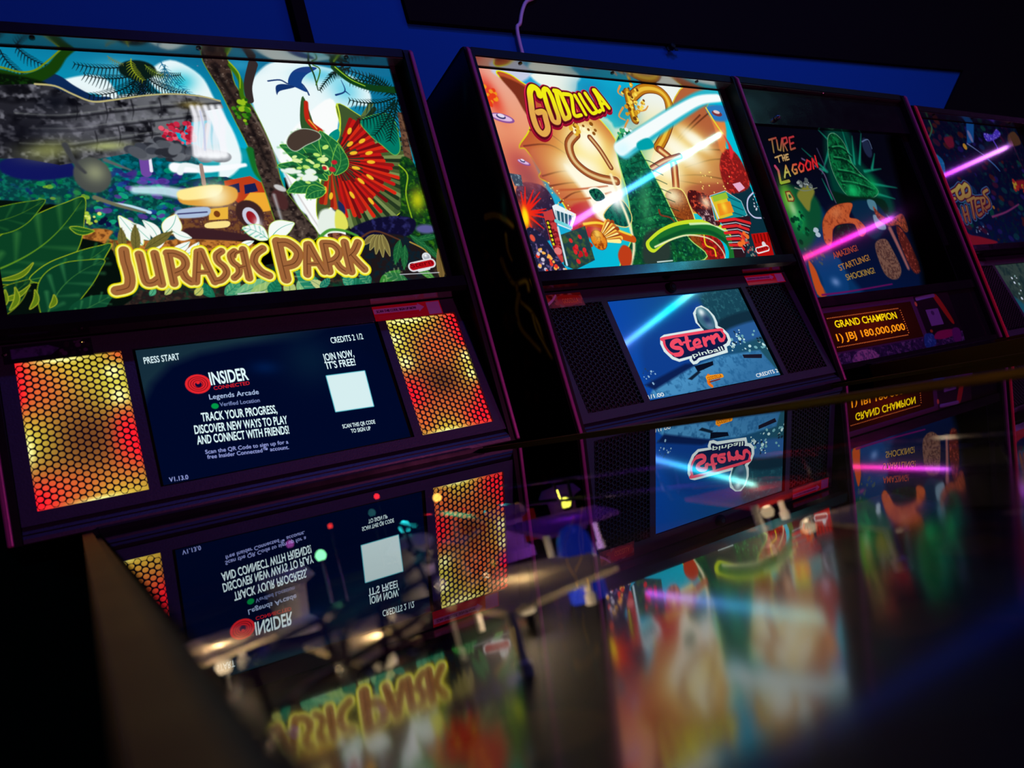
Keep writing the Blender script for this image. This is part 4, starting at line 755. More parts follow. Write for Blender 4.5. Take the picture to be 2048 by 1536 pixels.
('line',(190,20,24),[(433.6,269.9),(464.3,274.2)],9.35,9.35),
('line',(200,220,215),[(142.4,259.8),(182.1,260.7)],2.53,2.53),
('ell',(140,80,150),(-115.2,552.5),24.96,8.98,-0.2),
('ell',(225,190,225),(-116.0,553.4),21.21,5.99,-0.2,{'soft': 2.08}),
('ell',(60,60,110),(-117.5,555.4),9.97,4.99,-0.2),
('ell',(230,220,240),(-116.8,557.4),7.49,3.74,-0.2),
('ell',(140,80,150),(-97.3,464.6),13.43,4.84,-0.34),
('ell',(225,190,225),(-98.1,465.6),11.42,3.22,-0.34,{'soft': 2.07}),
('ell',(60,60,110),(-99.6,467.6),5.37,2.68,-0.34),
('ell',(230,220,240),(-99.0,469.5),4.03,2.02,-0.34),
('ell',(140,80,150),(455.9,595.5),15.51,5.58,-0.11),
('ell',(225,190,225),(454.8,596.7),13.18,3.72,-0.11,{'soft': 2.82}),
('ell',(60,60,110),(452.7,599.0),6.2,3.1,-0.11),
('ell',(230,220,240),(453.9,601.5),4.65,2.33,-0.11),
('line',(40,180,200),[(146.9,496.5),(236.4,541.9),(342.7,593.7),(417.1,627.3),(481.0,644.2)],39.5,34.23,{'soft': 6.58}),
('line',(245,252,252),[(140.0,498.4),(238.2,546.5),(343.7,596.1),(416.0,624.8),(476.3,633.9)],28.93,19.73,{'soft': 5.26}),
('glow',(220,250,255),(147.8,498.7),21.43,14.29,0.4,{'op': 1}),
('poly',(0,160,170),[(190.0,513.2),(224.4,525.6),(232.7,505.7),(191.9,497.8)],1,{'soft': 3.7}),
('poly',(225,130,60),[(432.6,606.4),(468.1,608.5),(468.6,560.6),(440.1,504.9),(424.3,504.5),(430.5,552.8)],1,{'soft': 5.57}),
('poly',(40,120,190),[(427.3,608.5),(486.8,614.7),(483.7,579.8),(438.4,577.4)],1,{'soft': 7.06}),
('ell',(120,50,60),(455.3,594.2),15.5,7.05,-0.11),
('ell',(225,200,200),(455.4,597.9),9.87,4.23,-0.11),
('line',(230,215,50),[(426.2,606.0),(438.8,571.3),(451.5,544.0)],4.18,4.18),
('poly',(225,40,50),[(451.5,544.0),(455.2,517.5),(448.0,481.2),(465.7,505.7)],1,{'soft': 4.17}),
('spots',[(255,230,120)],[(-67.2,450.3),(-31.8,390.7),(-11.7,350.7),(-65.2,391.0)],18,0.74,1.58,3),
('spots',[(255,230,120)],[(347.3,467.5),(428.3,445.2),(406.8,398.3),(322.3,410.1)],18,0.93,1.98,3),
('line',(150,10,40),[(-19.5,599.4),(-20.2,611.2),(-30.2,616.4),(-39.5,605.5),(-44.0,584.9),(-49.2,555.0),(-47.6,528.8),(-37.2,518.7),(-24.2,529.8),(-21.6,551.1),(-21.7,565.0),(-36.2,563.1)],24.05,22.95),
('line',(150,10,40),[(-1.4,614.8),(-7.3,607.8),(-8.6,582.9),(-7.6,561.5),(-5.5,546.6),(4.6,545.0),(9.5,555.9),(9.0,575.3),(8.1,597.0),(4.0,613.0),(-1.4,614.8)],21.87,20.76),
('line',(150,10,40),[(22.1,609.9),(20.6,584.7),(21.1,565.2),(22.7,552.3)],21.89,20.76),
('line',(150,10,40),[(19.1,611.9),(30.4,609.4),(34.6,590.0),(37.1,572.7),(35.7,558.4),(22.7,552.3)],21.78,20.64),
('line',(150,10,40),[(39.2,606.8),(54.7,605.7),(55.4,596.9),(49.4,562.4),(65.8,563.3)],20.23,19.08),
('line',(150,10,40),[(65.8,605.3),(71.7,586.8),(77.7,565.1)],19.96,18.8),
('line',(150,10,40),[(78.1,608.4),(84.5,587.7),(94.3,569.3),(105.2,571.0)],20.16,18.99),
('line',(150,10,40),[(93.2,611.7),(101.3,592.1),(109.9,573.5),(118.7,576.3)],20.34,19.16),
('line',(150,10,40),[(118.0,620.3),(122.7,604.7),(125.7,577.8)],21.52,20.32),
('line',(150,10,40),[(120.7,620.5),(132.1,602.0),(142.1,583.3)],21.63,20.43),
('line',(150,10,40),[(122.9,591.2),(137.5,592.1)],19.18,17.98),
('line',(226,34,84),[(-17.5,603.7),(-18.2,615.6),(-28.2,620.7),(-37.5,609.8),(-42.0,589.2),(-47.3,559.2),(-45.7,533.0),(-35.2,522.9),(-22.2,534.0),(-19.6,555.4),(-19.6,569.2),(-34.2,567.3)],23.0,21.9),
('line',(226,34,84),[(0.7,619.2),(-5.2,612.2),(-6.5,587.2),(-5.5,565.8),(-3.5,550.9),(6.6,549.2),(11.6,560.3),(11.1,579.7),(10.1,601.3),(6.0,617.4),(0.7,619.2)],20.8,19.68),
('line',(226,34,84),[(24.2,614.4),(22.7,589.1),(23.2,569.6),(24.8,556.6)],20.8,19.67),
('line',(226,34,84),[(21.2,616.3),(32.5,613.9),(36.7,594.4),(39.2,577.0),(37.8,562.8),(24.8,556.6)],20.68,19.54),
('line',(226,34,84),[(41.3,611.2),(56.9,610.1),(57.5,601.3),(51.5,566.8),(68.0,567.7)],19.12,17.96),
('line',(226,34,84),[(68.0,609.8),(73.9,591.3),(79.9,569.5)],18.84,17.68),
('line',(226,34,84),[(80.3,612.9),(86.8,592.1),(96.6,573.8),(107.4,575.5)],19.03,17.85),
('line',(226,34,84),[(95.4,616.3),(103.6,596.6),(112.2,578.0),(121.0,580.8)],19.2,18.01),
('line',(226,34,84),[(120.4,624.9),(125.0,609.3),(128.0,582.4)],20.36,19.16),
('line',(226,34,84),[(123.0,625.1),(134.4,606.6),(144.5,587.9)],20.47,19.26),
('line',(226,34,84),[(125.2,595.7),(139.9,596.7)],18.01,16.81),
('line',(90,8,24),[(-16.5,604.9),(-17.3,616.7),(-27.2,621.9),(-36.6,610.9),(-41.1,590.3),(-46.4,560.3),(-44.8,534.0),(-34.3,524.0),(-21.2,535.1),(-18.7,556.5),(-18.7,570.3),(-33.3,568.4)],19.18,18.08),
('line',(90,8,24),[(1.6,620.3),(-4.3,613.3),(-5.6,588.3),(-4.6,566.9),(-2.6,552.0),(7.6,550.3),(12.6,561.4),(12.1,580.8),(11.1,602.5),(7.0,618.5),(1.6,620.3)],16.9,15.78),
('line',(90,8,24),[(25.2,615.5),(23.7,590.2),(24.2,570.7),(25.8,557.8)],16.85,15.72),
('line',(90,8,24),[(22.2,617.5),(33.5,615.0),(37.7,595.5),(40.2,578.2),(38.8,563.9),(25.8,557.8)],16.72,15.58),
('line',(90,8,24),[(42.3,612.4),(57.9,611.3),(58.5,602.5),(52.5,567.9),(69.0,568.9)],15.1,13.94),
('line',(90,8,24),[(69.0,611.0),(74.9,592.5),(80.9,570.6)],14.78,13.62),
('line',(90,8,24),[(81.4,614.1),(87.8,593.3),(97.6,574.9),(108.5,576.7)],14.93,13.75),
('line',(90,8,24),[(96.5,617.4),(104.7,597.8),(113.3,579.2),(122.0,582.0)],15.06,13.87),
('line',(90,8,24),[(121.4,626.1),(126.1,610.5),(129.1,583.5)],16.18,14.98),
('line',(90,8,24),[(124.1,626.3),(135.5,607.8),(145.6,589.1)],16.27,15.06),
('line',(90,8,24),[(126.3,596.9),(141.0,597.9)],13.82,12.62),
('line',(90,8,24),[(-18.2,601.6),(-18.9,613.4),(-28.9,618.6),(-38.2,607.7),(-42.7,587.1),(-48.0,557.1),(-46.4,530.9),(-35.9,520.8),(-22.9,531.9),(-20.3,553.3),(-20.4,567.1),(-34.9,565.2)],18.6,17.51),
('line',(90,8,24),[(-0.1,617.0),(-5.9,610.0),(-7.3,585.1),(-6.3,563.6),(-4.2,548.7),(5.9,547.1),(10.9,558.1),(10.4,577.5),(9.4,599.2),(5.3,615.2),(-0.1,617.0)],16.31,15.19),
('line',(90,8,24),[(23.4,612.2),(22.0,586.9),(22.5,567.4),(24.0,554.5)],16.26,15.13),
('line',(90,8,24),[(20.5,614.2),(31.7,611.7),(35.9,592.2),(38.4,574.9),(37.1,560.6),(24.0,554.5)],16.12,14.99),
('line',(90,8,24),[(40.6,609.0),(56.1,607.9),(56.8,599.1),(50.8,564.6),(67.2,565.5)],14.5,13.35),
('line',(90,8,24),[(67.2,607.6),(73.1,589.1),(79.1,567.3)],14.18,13.02),
('line',(90,8,24),[(79.5,610.7),(86.0,589.9),(95.8,571.6),(106.6,573.3)],14.32,13.14),
('line',(90,8,24),[(94.6,614.0),(102.8,594.4),(111.4,575.8),(120.1,578.6)],14.44,13.26),
('line',(90,8,24),[(119.5,622.6),(124.2,607.1),(127.2,580.1)],15.56,14.36),
('line',(90,8,24),[(122.2,622.8),(133.6,604.3),(143.6,585.6)],15.64,14.44),
('line',(90,8,24),[(124.4,593.5),(139.0,594.4)],13.2,12.0),
('line',((240,236,20),(226,168,78),(-5.6,600.4),(-21.8,565.8)),[(-16.5,604.9),(-17.3,616.7),(-27.2,621.9),(-36.6,610.9),(-41.1,590.3),(-46.4,560.3),(-44.8,534.0),(-34.3,524.0),(-21.2,535.1),(-18.7,556.5),(-18.7,570.3),(-33.3,568.4)],13.15,12.05),
('line',((240,236,20),(226,168,78),(-5.6,600.4),(-21.8,565.8)),[(1.6,620.3),(-4.3,613.3),(-5.6,588.3),(-4.6,566.9),(-2.6,552.0),(7.6,550.3),(12.6,561.4),(12.1,580.8),(11.1,602.5),(7.0,618.5),(1.6,620.3)],10.74,9.62),
('line',((240,236,20),(226,168,78),(-5.6,600.4),(-21.8,565.8)),[(25.2,615.5),(23.7,590.2),(24.2,570.7),(25.8,557.8)],10.63,9.5),
('line',((240,236,20),(226,168,78),(-5.6,600.4),(-21.8,565.8)),[(22.2,617.5),(33.5,615.0),(37.7,595.5),(40.2,578.2),(38.8,563.9),(25.8,557.8)],10.46,9.32),
('line',((240,236,20),(226,168,78),(-5.6,600.4),(-21.8,565.8)),[(42.3,612.4),(57.9,611.3),(58.5,602.5),(52.5,567.9),(69.0,568.9)],8.76,7.61),
('line',((240,236,20),(226,168,78),(-5.6,600.4),(-21.8,565.8)),[(69.0,611.0),(74.9,592.5),(80.9,570.6)],8.38,7.22),
('line',((240,236,20),(226,168,78),(-5.6,600.4),(-21.8,565.8)),[(81.4,614.1),(87.8,593.3),(97.6,574.9),(108.5,576.7)],8.46,7.29),
('line',((240,236,20),(226,168,78),(-5.6,600.4),(-21.8,565.8)),[(96.5,617.4),(104.7,597.8),(113.3,579.2),(122.0,582.0)],8.54,7.35),
('line',((240,236,20),(226,168,78),(-5.6,600.4),(-21.8,565.8)),[(121.4,626.1),(126.1,610.5),(129.1,583.5)],9.59,8.39),
('line',((240,236,20),(226,168,78),(-5.6,600.4),(-21.8,565.8)),[(124.1,626.3),(135.5,607.8),(145.6,589.1)],9.64,8.43),
('line',((240,236,20),(226,168,78),(-5.6,600.4),(-21.8,565.8)),[(126.3,596.9),(141.0,597.9)],7.21,6.01),
]
CITY_ART_TEXT = [
('Stern',429.4,267.8,41.0,6.7,0.122,(90,0,0),0.6),
]
MENU_SCREEN = [
('poly',((20,44,58),(0,8,38),(135.8,183.0),(154.1,140.2)),[(-13.4,226.6),(376.1,212.7),(359.4,-24.7),(-18.8,-15.4)]),
('poly',(0,8,40),[(38.6,165.7),(294.6,161.0),(346.2,10.3),(2.8,6.5)],1,{'soft': 14.45}),
('glow',(0,26,74),(161.9,143.0),19.27,10.38,-0.15,{'op': 0.8}),
('glow',(8,40,60),(228.3,145.2),38.73,38.73,-0.15,{'op': 0.5}),
('poly',(214,238,240),[(245.6,116.2),(304.7,115.3),(302.0,57.6),(244.4,59.0)],0,{'edge': (90,190,205),'ew': 1.17}),
('ell',(230,36,44),(68.3,132.1),16.62,14.54,-0.16),
('ell',(120,10,26),(68.3,132.1),13.16,11.31,-0.16),
('ell',(230,36,44),(68.3,132.1),12.05,10.28,-0.16),
('ell',(120,10,26),(68.3,132.1),10.04,8.63,-0.16),
('ell',(230,36,44),(68.3,132.1),8.93,7.6,-0.16),
('ell',(120,10,26),(68.3,132.1),6.92,5.95,-0.16),
('ell',(230,36,44),(68.3,132.1),5.82,4.92,-0.16),
('ell',(10,10,50),(68.7,131.3),4.43,4.15,-0.16),
('ell',(230,36,44),(68.7,134.3),2.36,2.36,-0.16),
('ell',(0,150,70),(83.2,96.3),4.82,4.13,-0.18),
]
MENU_TEXT = [
('PRESS START',7.6,171.9,45.1,9.6,0.003,(225,250,255),0.6),
('INSIDER',84.5,127.9,51.5,18.6,0.003,(225,250,255),1.6),
('CONNECTED',86.8,119.9,48.8,5.2,0.008,(210,30,40),0.6),
('Legends Arcade',78.2,107.0,66.2,7.3,-0.044,(170,190,230),0.6),
('Verified Location',89.4,94.5,53.6,5.8,-0.048,(120,135,190),0.6),
('TRACK YOUR PROGRESS,',62.3,77.1,100.3,12.1,-0.056,(225,250,255),1.2),
('DISCOVER NEW WAYS TO PLAY',50.2,61.2,122.9,11.9,-0.064,(225,250,255),1.2),
('AND CONNECT WITH FRIENDS!',50.4,46.1,121.2,11.8,-0.063,(225,250,255),1.2),
('Scan the QR Code to sign up for a',57.4,31.1,109.2,5.5,-0.062,(150,160,225),0.6),
('free Insider Connected™ account.',58.5,23.8,106.9,5.5,-0.069,(150,160,225),0.6),
('V1.13.0',7.5,2.8,22.9,5.9,-0.042,(150,160,225),0.6),
('CREDITS 2 1/2',267.2,167.4,51.3,9.9,0.015,(225,250,255),0.6),
('JOIN NOW,',248.3,140.6,47.8,11.3,0.011,(225,250,255),1.2),
("IT'S FREE!",250.1,127.1,44.4,11.2,-0.002,(225,250,255),1.2),
('SCAN THIS QR CODE',247.4,31.6,49.6,6.0,-0.029,(225,250,255),0.6),
('TO SIGN UP',257.7,22.5,29.7,6.0,-0.033,(225,250,255),0.6),
]
LOGO_SCREEN = [
('poly',((10,70,170),(30,80,100),(-12.0,157.8),(334.1,122.2)),[(-10.4,208.5),(376.1,211.2),(362.9,-14.3),(-19.7,-14.7)]),
('poly',(14,60,140),[(56.7,130.3),(225.2,177.4),(214.4,112.9),(119.7,41.3),(14.0,27.1)],1,{'soft': 17.78}),
('poly',(22,66,84),[(231.4,188.0),(351.0,195.4),(348.0,120.8),(246.4,120.3)],1,{'soft': 12.41,'mot': [((40,96,110),2,0.6)]}),
('poly',(16,44,62),[(252.7,130.6),(362.0,142.3),(351.7,103.4),(247.0,98.4)],1,{'soft': 7.4}),
('poly',(40,90,150),[(252.0,106.5),(362.2,119.3),(356.7,88.2),(247.6,76.7)],1,{'soft': 7.36}),
('poly',((70,140,190),(50,110,160),(143.5,38.0),(170.3,-26.5)),[(-2.3,3.0),(24.9,25.4),(122.4,46.0),(208.7,58.2),(321.1,56.8),(345.0,-0.8),(336.9,-12.6)],0,{'soft': 4.51,'mot': [((40,100,150),1,0.55)]}),
('poly',(10,30,80),[(3.2,28.7),(114.3,54.2),(152.3,53.1),(20.1,16.6)],0,{'soft': 5.29}),
('spots',[(190,225,225),(110,170,180),(20,40,60)],[(279.8,105.7),(355.2,108.7),(348.6,53.4),(261.3,53.6),(228.6,68.4)],46,0.97,3.15,5,{'asp': 1.5}),
('spots',[(140,180,210),(30,60,100)],[(2.0,57.6),(41.9,57.0),(30.4,24.6),(0.8,24.3)],18,0.82,2.06,6),
('poly',(24,22,40),[(268.4,53.7),(321.2,48.1),(315.9,40.0),(268.0,46.3)],0),
('poly',(8,14,34),[(134.7,47.3),(185.3,50.8),(181.9,43.0),(136.5,34.9)],0),
('poly',(14,30,50),[(105.4,25.3),(137.6,36.8),(143.7,33.9),(113.7,22.1)],0,{'soft': 2.18}),
('poly',(215,232,232),[(96.4,114.5),(190.4,117.3),(197.1,117.6),(188.6,132.1),(192.8,150.7),(206.7,161.1),(221.8,164.0),(234.1,155.3),(241.5,140.5),(241.3,126.6),(237.7,118.5),(249.4,110.8),(256.1,99.4),(255.2,86.8),(245.9,78.4),(233.0,75.3),(235.3,73.4),(232.4,64.4),(192.3,60.8),(153.9,57.2),(143.5,52.5),(134.5,52.2),(131.0,59.2),(134.2,64.7),(103.9,61.8),(90.5,68.5),(80.1,84.6),(79.7,99.5),(85.8,110.7)],0,{'edge': (215,232,232),'ew': 1.84}),
('poly',(16,24,70),[(97.2,111.4),(189.3,113.2),(199.1,114.2),(192.3,131.8),(196.6,148.2),(208.7,157.7),(220.3,159.3),(230.4,151.3),(235.9,137.9),(235.0,125.1),(230.8,116.0),(243.1,109.4),(250.4,99.0),(248.8,87.6),(241.0,81.6),(228.9,78.4),(230.5,75.1),(228.9,68.5),(194.5,64.6),(154.0,61.7),(145.1,57.3),(138.1,56.2),(136.7,61.4),(140.5,67.9),(106.0,65.4),(94.9,71.8),(85.6,85.9),(84.3,98.9),(89.4,108.3)],0),
('poly',(20,60,80),[(193.5,131.6),(197.9,148.1),(210.0,157.6),(221.3,158.6),(231.1,150.2),(236.0,135.7),(233.8,123.1),(229.0,115.2),(215.8,115.5),(199.0,116.3)],1),
('ell',(60,110,130),(216.9,137.7),20.15,24.89,0.16,{'soft': 2.37}),
('glow',(235,250,250),(214.0,150.8),8.32,9.5,-0.1,{'op': 1}),
('glow',(24,40,90),(219.5,135.3),10.67,10.67,-0.1,{'op': 0.8}),
('glow',(110,130,170),(220.0,122.5),9.45,5.91,-0.11,{'op': 0.6}),
('line',(236,70,96),[(103.3,73.7),(92.1,80.1),(86.9,92.6),(89.6,104.3),(97.3,109.4),(233.2,111.0),(243.1,107.2),(245.3,97.5),(236.7,90.0),(232.2,91.6)],5.68,5.68),
('line',(240,74,100),[(126.3,94.9),(124.8,101.1),(111.6,99.6),(102.8,92.7),(108.8,88.0),(119.8,85.6),(121.3,79.4),(113.5,74.4),(101.2,74.5)],9.27,8.16),
('line',(240,74,100),[(147.0,104.6),(141.3,88.0),(142.2,80.8),(152.8,81.5)],8.98,6.74),
('line',(240,74,100),[(134.2,95.4),(152.9,97.3)],4.27,4.27),
('line',(240,74,100),[(158.4,89.0),(173.5,90.7),(174.5,96.8),(165.2,96.3),(157.7,90.1),(160.1,83.2),(174.7,83.9)],6.36,5.68),
('line',(240,74,100),[(188.7,96.7),(185.6,84.7)],9.2,9.2),
('line',(240,74,100),[(190.7,93.3),(201.5,98.3),(203.5,96.0)],6.95,6.95),
('line',(240,74,100),[(210.8,98.3),(208.1,87.1)],9.32,9.32),
('line',(240,74,100),[(213.4,95.9),(226.0,101.3),(228.9,97.2),(227.9,89.0),(236.1,89.0)],8.23,6.47),
('line',(16,24,70),[(164.5,90.8),(170.1,92.7)],2.28,2.28),
('line',(240,74,100),[(129.3,93.5),(128.5,97.6)],6.69,4.46),
('line',(230,110,20),[(158.5,23.7),(150.7,10.7),(154.6,4.0)],8.82,6.61),
('line',(240,150,30),[(153.9,20.3),(190.8,20.1)],10.04,7.81),
('line',(120,30,10),[(154.2,12.2),(181.9,14.2)],2.22,2.22),
]
LOGO_TEXT = [
('pinball',141.3,64.3,83.6,8.2,0.054,(215,235,225),0.6),
('1/1.00',-1.3,2.8,36.4,7.0,-0.002,(235,240,240),0.6),
('CREDITS 2',277.5,3.5,64.8,7.3,0.04,(235,240,240),0.6),
('®',253.6,72.8,7.2,5.0,0.028,(190,210,215),0.6),
('GODZILLA',152.3,15.5,36.9,6.5,0.048,(120,20,0),0.6),
]
LAGOON_ART = [
('poly',((6,6,20),(4,20,60),(20.5,506.1),(-44.6,173.5)),[(-121.5,658.0),(1149.6,720.4),(768.5,27.9),(-248.5,118.2)]),
('poly',(6,50,100),[(-138.1,337.9),(12.7,348.0),(-4.8,246.1),(28.7,168.6),(38.5,117.7),(-178.5,123.7)],1,{'soft': 20.98}),
('poly',(10,80,50),[(-115.7,400.1),(-4.3,387.1),(-1.1,322.5),(-94.8,250.2),(-134.4,276.4)],1,{'soft': 15.02}),
('glow',(120,190,50),(-101.9,374.9),20.89,44.76,-0.16,{'op': 0.9}),
('glow',(30,190,90),(-88.4,324.5),20.86,32.78,-0.26,{'op': 0.9}),
('glow',(180,215,160),(-93.4,349.6),11.94,20.89,-0.02,{'op': 0.8}),
('spots',[(0,70,40),(10,120,70),(4,50,34)],[(-112.0,337.4),(-64.4,342.9),(-66.8,286.3),(-113.0,263.3)],22,2.97,7.43,6,{'soft': 2.23}),
('poly',(130,130,50),[(-59.6,387.3),(-10.6,410.5),(8.6,393.6),(-18.2,367.8),(-39.0,342.4),(-54.6,361.8)],1,{'soft': 6.17}),
('spots',[(150,160,160),(90,100,100)],[(-46.0,420.7),(-2.4,426.2),(7.8,402.7),(-39.3,405.3)],26,1.56,4.05,3,{'asp': 1.6}),
('line',(120,130,110),[(-59.0,402.7),(-26.3,394.9),(23.0,402.7)],3.73,2.17),
('poly',(0,60,50),[(150.3,565.9),(233.9,566.9),(242.8,470.3),(310.8,400.1),(281.9,316.0),(97.2,360.0),(89.4,453.9)],1,{'soft': 24.02}),
('line',(20,150,120),[(147.7,523.9),(111.7,561.3)],8.44,1.35,{'soft': 5.07,'op': 0.9}),
('line',(20,150,120),[(129.6,509.4),(62.3,440.1)],8.25,1.32,{'soft': 4.95,'op': 0.9}),
('line',(20,150,120),[(199.9,469.5),(212.2,565.9)],8.68,1.39,{'soft': 5.21,'op': 0.9}),
('line',(20,150,120),[(210.5,469.7),(244.9,548.7)],8.75,1.4,{'soft': 5.25,'op': 0.9}),
('line',(20,150,120),[(231.9,470.1),(289.0,557.7)],8.87,1.42,{'soft': 5.32,'op': 0.9}),
('line',(20,150,120),[(241.2,449.1),(318.4,457.3)],8.87,1.42,{'soft': 5.32,'op': 0.9}),
('line',(20,150,120),[(253.1,414.1),(357.8,402.9)],8.91,1.43,{'soft': 5.35,'op': 0.9}),
('line',(20,150,120),[(258.2,386.1),(329.4,371.6)],8.84,1.41,{'soft': 5.3,'op': 0.9}),
('line',(20,150,120),[(278.2,456.7),(315.2,500.6)],8.96,1.43,{'soft': 5.38,'op': 0.9}),
('line',(20,150,120),[(85.7,447.1),(20.5,506.1)],8.1,1.3,{'soft': 4.86,'op': 0.9}),
('line',(20,150,120),[(178.8,469.1),(173.3,555.6)],8.57,1.37,{'soft': 5.14,'op': 0.9}),
('line',(20,150,120),[(239.1,372.2),(273.1,316.2)],8.66,1.39,{'soft': 5.2,'op': 0.9}),
('line',(20,150,120),[(65.2,373.6),(55.1,426.7)],8.04,1.29,{'soft': 4.82,'op': 0.9}),
('line',(20,150,120),[(81.7,447.0),(30.0,466.3)],8.09,1.29,{'soft': 4.85,'op': 0.9}),
('poly',(10,110,60),[(137.3,534.6),(171.7,552.8),(198.0,525.6),(199.9,469.5),(226.5,434.9),(266.7,393.1),(207.2,372.5),(130.7,383.9),(109.4,454.2)],1,{'edge': (90,150,120),'ew': 2.39,'mot': [((2,40,26),0,0.42),((30,170,90),2,0.72),((4,60,34),1,0.55)]}),
('line',(2,34,24),[(139.9,509.7),(181.6,511.0),(209.5,486.5)],5.14,3.43,{'soft': 3.43}),
('line',(60,190,120),[(143.0,515.4),(184.8,516.7),(212.8,492.2)],2.75,1.72,{'soft': 2.57,'op': 0.7}),
('line',(2,34,24),[(132.7,482.0),(181.9,474.7),(212.5,447.4)],5.11,3.41,{'soft': 3.41}),
('line',(60,190,120),[(135.8,487.5),(185.1,480.4),(215.7,453.0)],2.73,1.71,{'soft': 2.56,'op': 0.7}),
('line',(2,34,24),[(129.9,447.7),(183.9,441.5),(236.4,422.4)],5.11,3.4,{'soft': 3.4}),
('line',(60,190,120),[(133.0,453.2),(187.1,447.0),(239.7,428.0)],2.73,1.71,{'soft': 2.56,'op': 0.7}),
('line',(2,34,24),[(128.7,416.3),(187.4,411.1),(250.1,394.5)],5.1,3.4,{'soft': 3.4}),
('line',(60,190,120),[(131.7,421.8),(190.6,416.6),(253.4,400.1)],2.72,1.7,{'soft': 2.55,'op': 0.7}),
('glow',(20,200,110),(160.6,393.3),26.82,20.12,0.12,{'op': 0.9}),
('glow',(10,170,90),(255.7,411.3),17.48,27.96,0.18,{'op': 0.7}),
('poly',(4,36,24),[(76.1,393.4),(148.8,379.7),(271.6,372.0),(268.4,330.2),(166.6,338.9),(77.5,360.2)],1,{'soft': 6.69}),
('line',(110,90,130),[(6.4,479.1),(65.9,446.8),(69.9,400.1),(75.0,362.9)],4.83,2.57,{'soft': 3.22}),
('line',(60,60,90),[(79.2,507.9),(85.7,447.1)],3.94,2.3,{'soft': 3.28}),
('poly',(4,40,70),[(127.2,359.7),(224.4,365.5),(260.1,316.5),(185.7,264.3),(139.8,292.6)],1,{'soft': 8.39}),
('poly',(80,130,150),[(205.6,369.8),(235.0,365.4),(230.3,339.2),(203.8,345.1)],1,{'soft': 3.42}),
('poly',(120,150,170),[(206.9,328.6),(238.6,317.0),(239.4,289.6),(203.0,293.4)],1,{'soft': 3.4}),
('ell',(30,40,70),(291.8,517.3),17.98,28.77,-0.19,{'soft': 5.39}),
('line',(90,110,150),[(279.8,534.2),(310.2,541.1),(312.6,515.0)],3.61,2.17),
('poly',(200,92,48),[(-0.8,316.0),(31.9,341.2),(79.9,357.6),(137.3,359.6),(105.7,325.3),(137.3,316.6),(156.0,292.1),(133.3,274.2),(116.3,280.1),(115.2,306.6),(60.3,308.0),(26.4,296.0),(7.5,268.5),(-8.1,253.9),(-21.1,264.5),(-15.1,289.6)],1,{'edge': (120,50,30),'ew': 1.59,'mot': [((150,60,34),1,0.55)]}),
('glow',(225,130,80),(60.6,336.8),22.32,12.75,0.23,{'op': 0.7}),
('poly',(14,20,22),[(26.0,288.3),(58.8,305.4),(112.3,301.3),(111.8,272.3),(41.0,259.5),(17.3,265.5)],1,{'soft': 3.16,'mot': [((20,60,44),2,0.6)]}),
('poly',(160,70,44),[(220.5,351.7),(238.2,330.8),(273.1,316.2),(334.8,328.9),(335.7,286.7),(317.1,278.8),(298.1,298.9),(257.2,297.3),(221.6,317.4)],1,{'soft': 3.48,'mot': [((90,40,30),2,0.5)]}),
('poly',(80,26,24),[(286.8,295.1),(313.7,273.4),(324.2,203.6),(316.1,169.8),(285.6,171.6),(275.3,233.5)],1,{'soft': 5.21,'mot': [((150,60,50),2,0.6)]}),
('line',(150,90,90),[(256.6,289.0),(264.5,234.0),(269.8,182.1)],15.42,10.28,{'soft': 6.85}),
('ell',(180,200,215),(-38.1,295.4),9.11,6.07,-0.03),
('ell',(180,200,215),(-37.4,282.8),9.09,6.06,-0.03),
('line',(180,200,215),[(-46.6,293.2),(-32.4,285.1)],6.06,6.06),
('poly',(120,84,72),[(169.7,251.6),(219.1,263.0),(232.5,235.4),(238.4,181.3),(205.8,156.7),(168.7,165.7),(159.4,199.1)],1,{'soft': 3.32,'mot': [((70,40,40),2,0.45),((170,140,120),2,0.75)]}),
('poly',(200,80,30),[(-107.0,220.2),(-92.0,201.0),(-90.0,164.4),(-82.9,137.2),(-116.2,142.2)],1,{'soft': 4.35}),
('poly',(10,60,120),[(-81.1,224.9),(3.6,226.8),(10.0,169.8),(-10.2,134.0),(-82.9,137.2),(-80.1,175.9)],1,{'soft': 8.94}),
('glow',(120,150,210),(-36.0,165.5),14.91,10.43,-0.07,{'op': 0.8}),
('glow',(150,60,120),(-93.6,235.4),14.67,5.87,-0.05,{'op': 0.8}),
('line',(110,14,90),[(-100.2,138.6),(12.2,139.7),(177.5,145.5)],4.58,3.05,{'soft': 3.05}),
('spots',[(60,80,90)],[(-119.2,251.3),(-41.4,247.8),(-43.0,210.5),(-96.2,213.5)],14,1.48,4.44,4),
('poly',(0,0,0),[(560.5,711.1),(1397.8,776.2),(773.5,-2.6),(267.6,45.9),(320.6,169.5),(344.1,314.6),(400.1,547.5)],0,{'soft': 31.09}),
('line',(10,5,10),[(-90.6,525.3),(-62.6,531.8)],8.64,8.64,{'sm': 0}),
('line',(10,5,10),[(-79.6,527.5),(-89.3,492.9)],8.59,8.59,{'sm': 0}),
('line',(10,5,10),[(-62.8,526.3),(-69.6,500.7),(-62.4,499.1),(-41.5,530.8)],8.69,8.69,{'sm': 0}),
('line',(10,5,10),[(-52.1,497.6),(-38.9,530.9),(-23.4,534.4),(-25.5,522.2),(-41.1,515.4),(-37.8,499.8)],8.78,8.78,{'sm': 0}),
('line',(10,5,10),[(5.3,538.1),(-13.5,533.7),(-23.4,502.1),(-4.4,507.1)],8.89,8.89,{'sm': 0}),
('line',(10,5,10),[(-18.9,516.9),(-3.4,521.1)],8.88,8.88,{'sm': 0}),
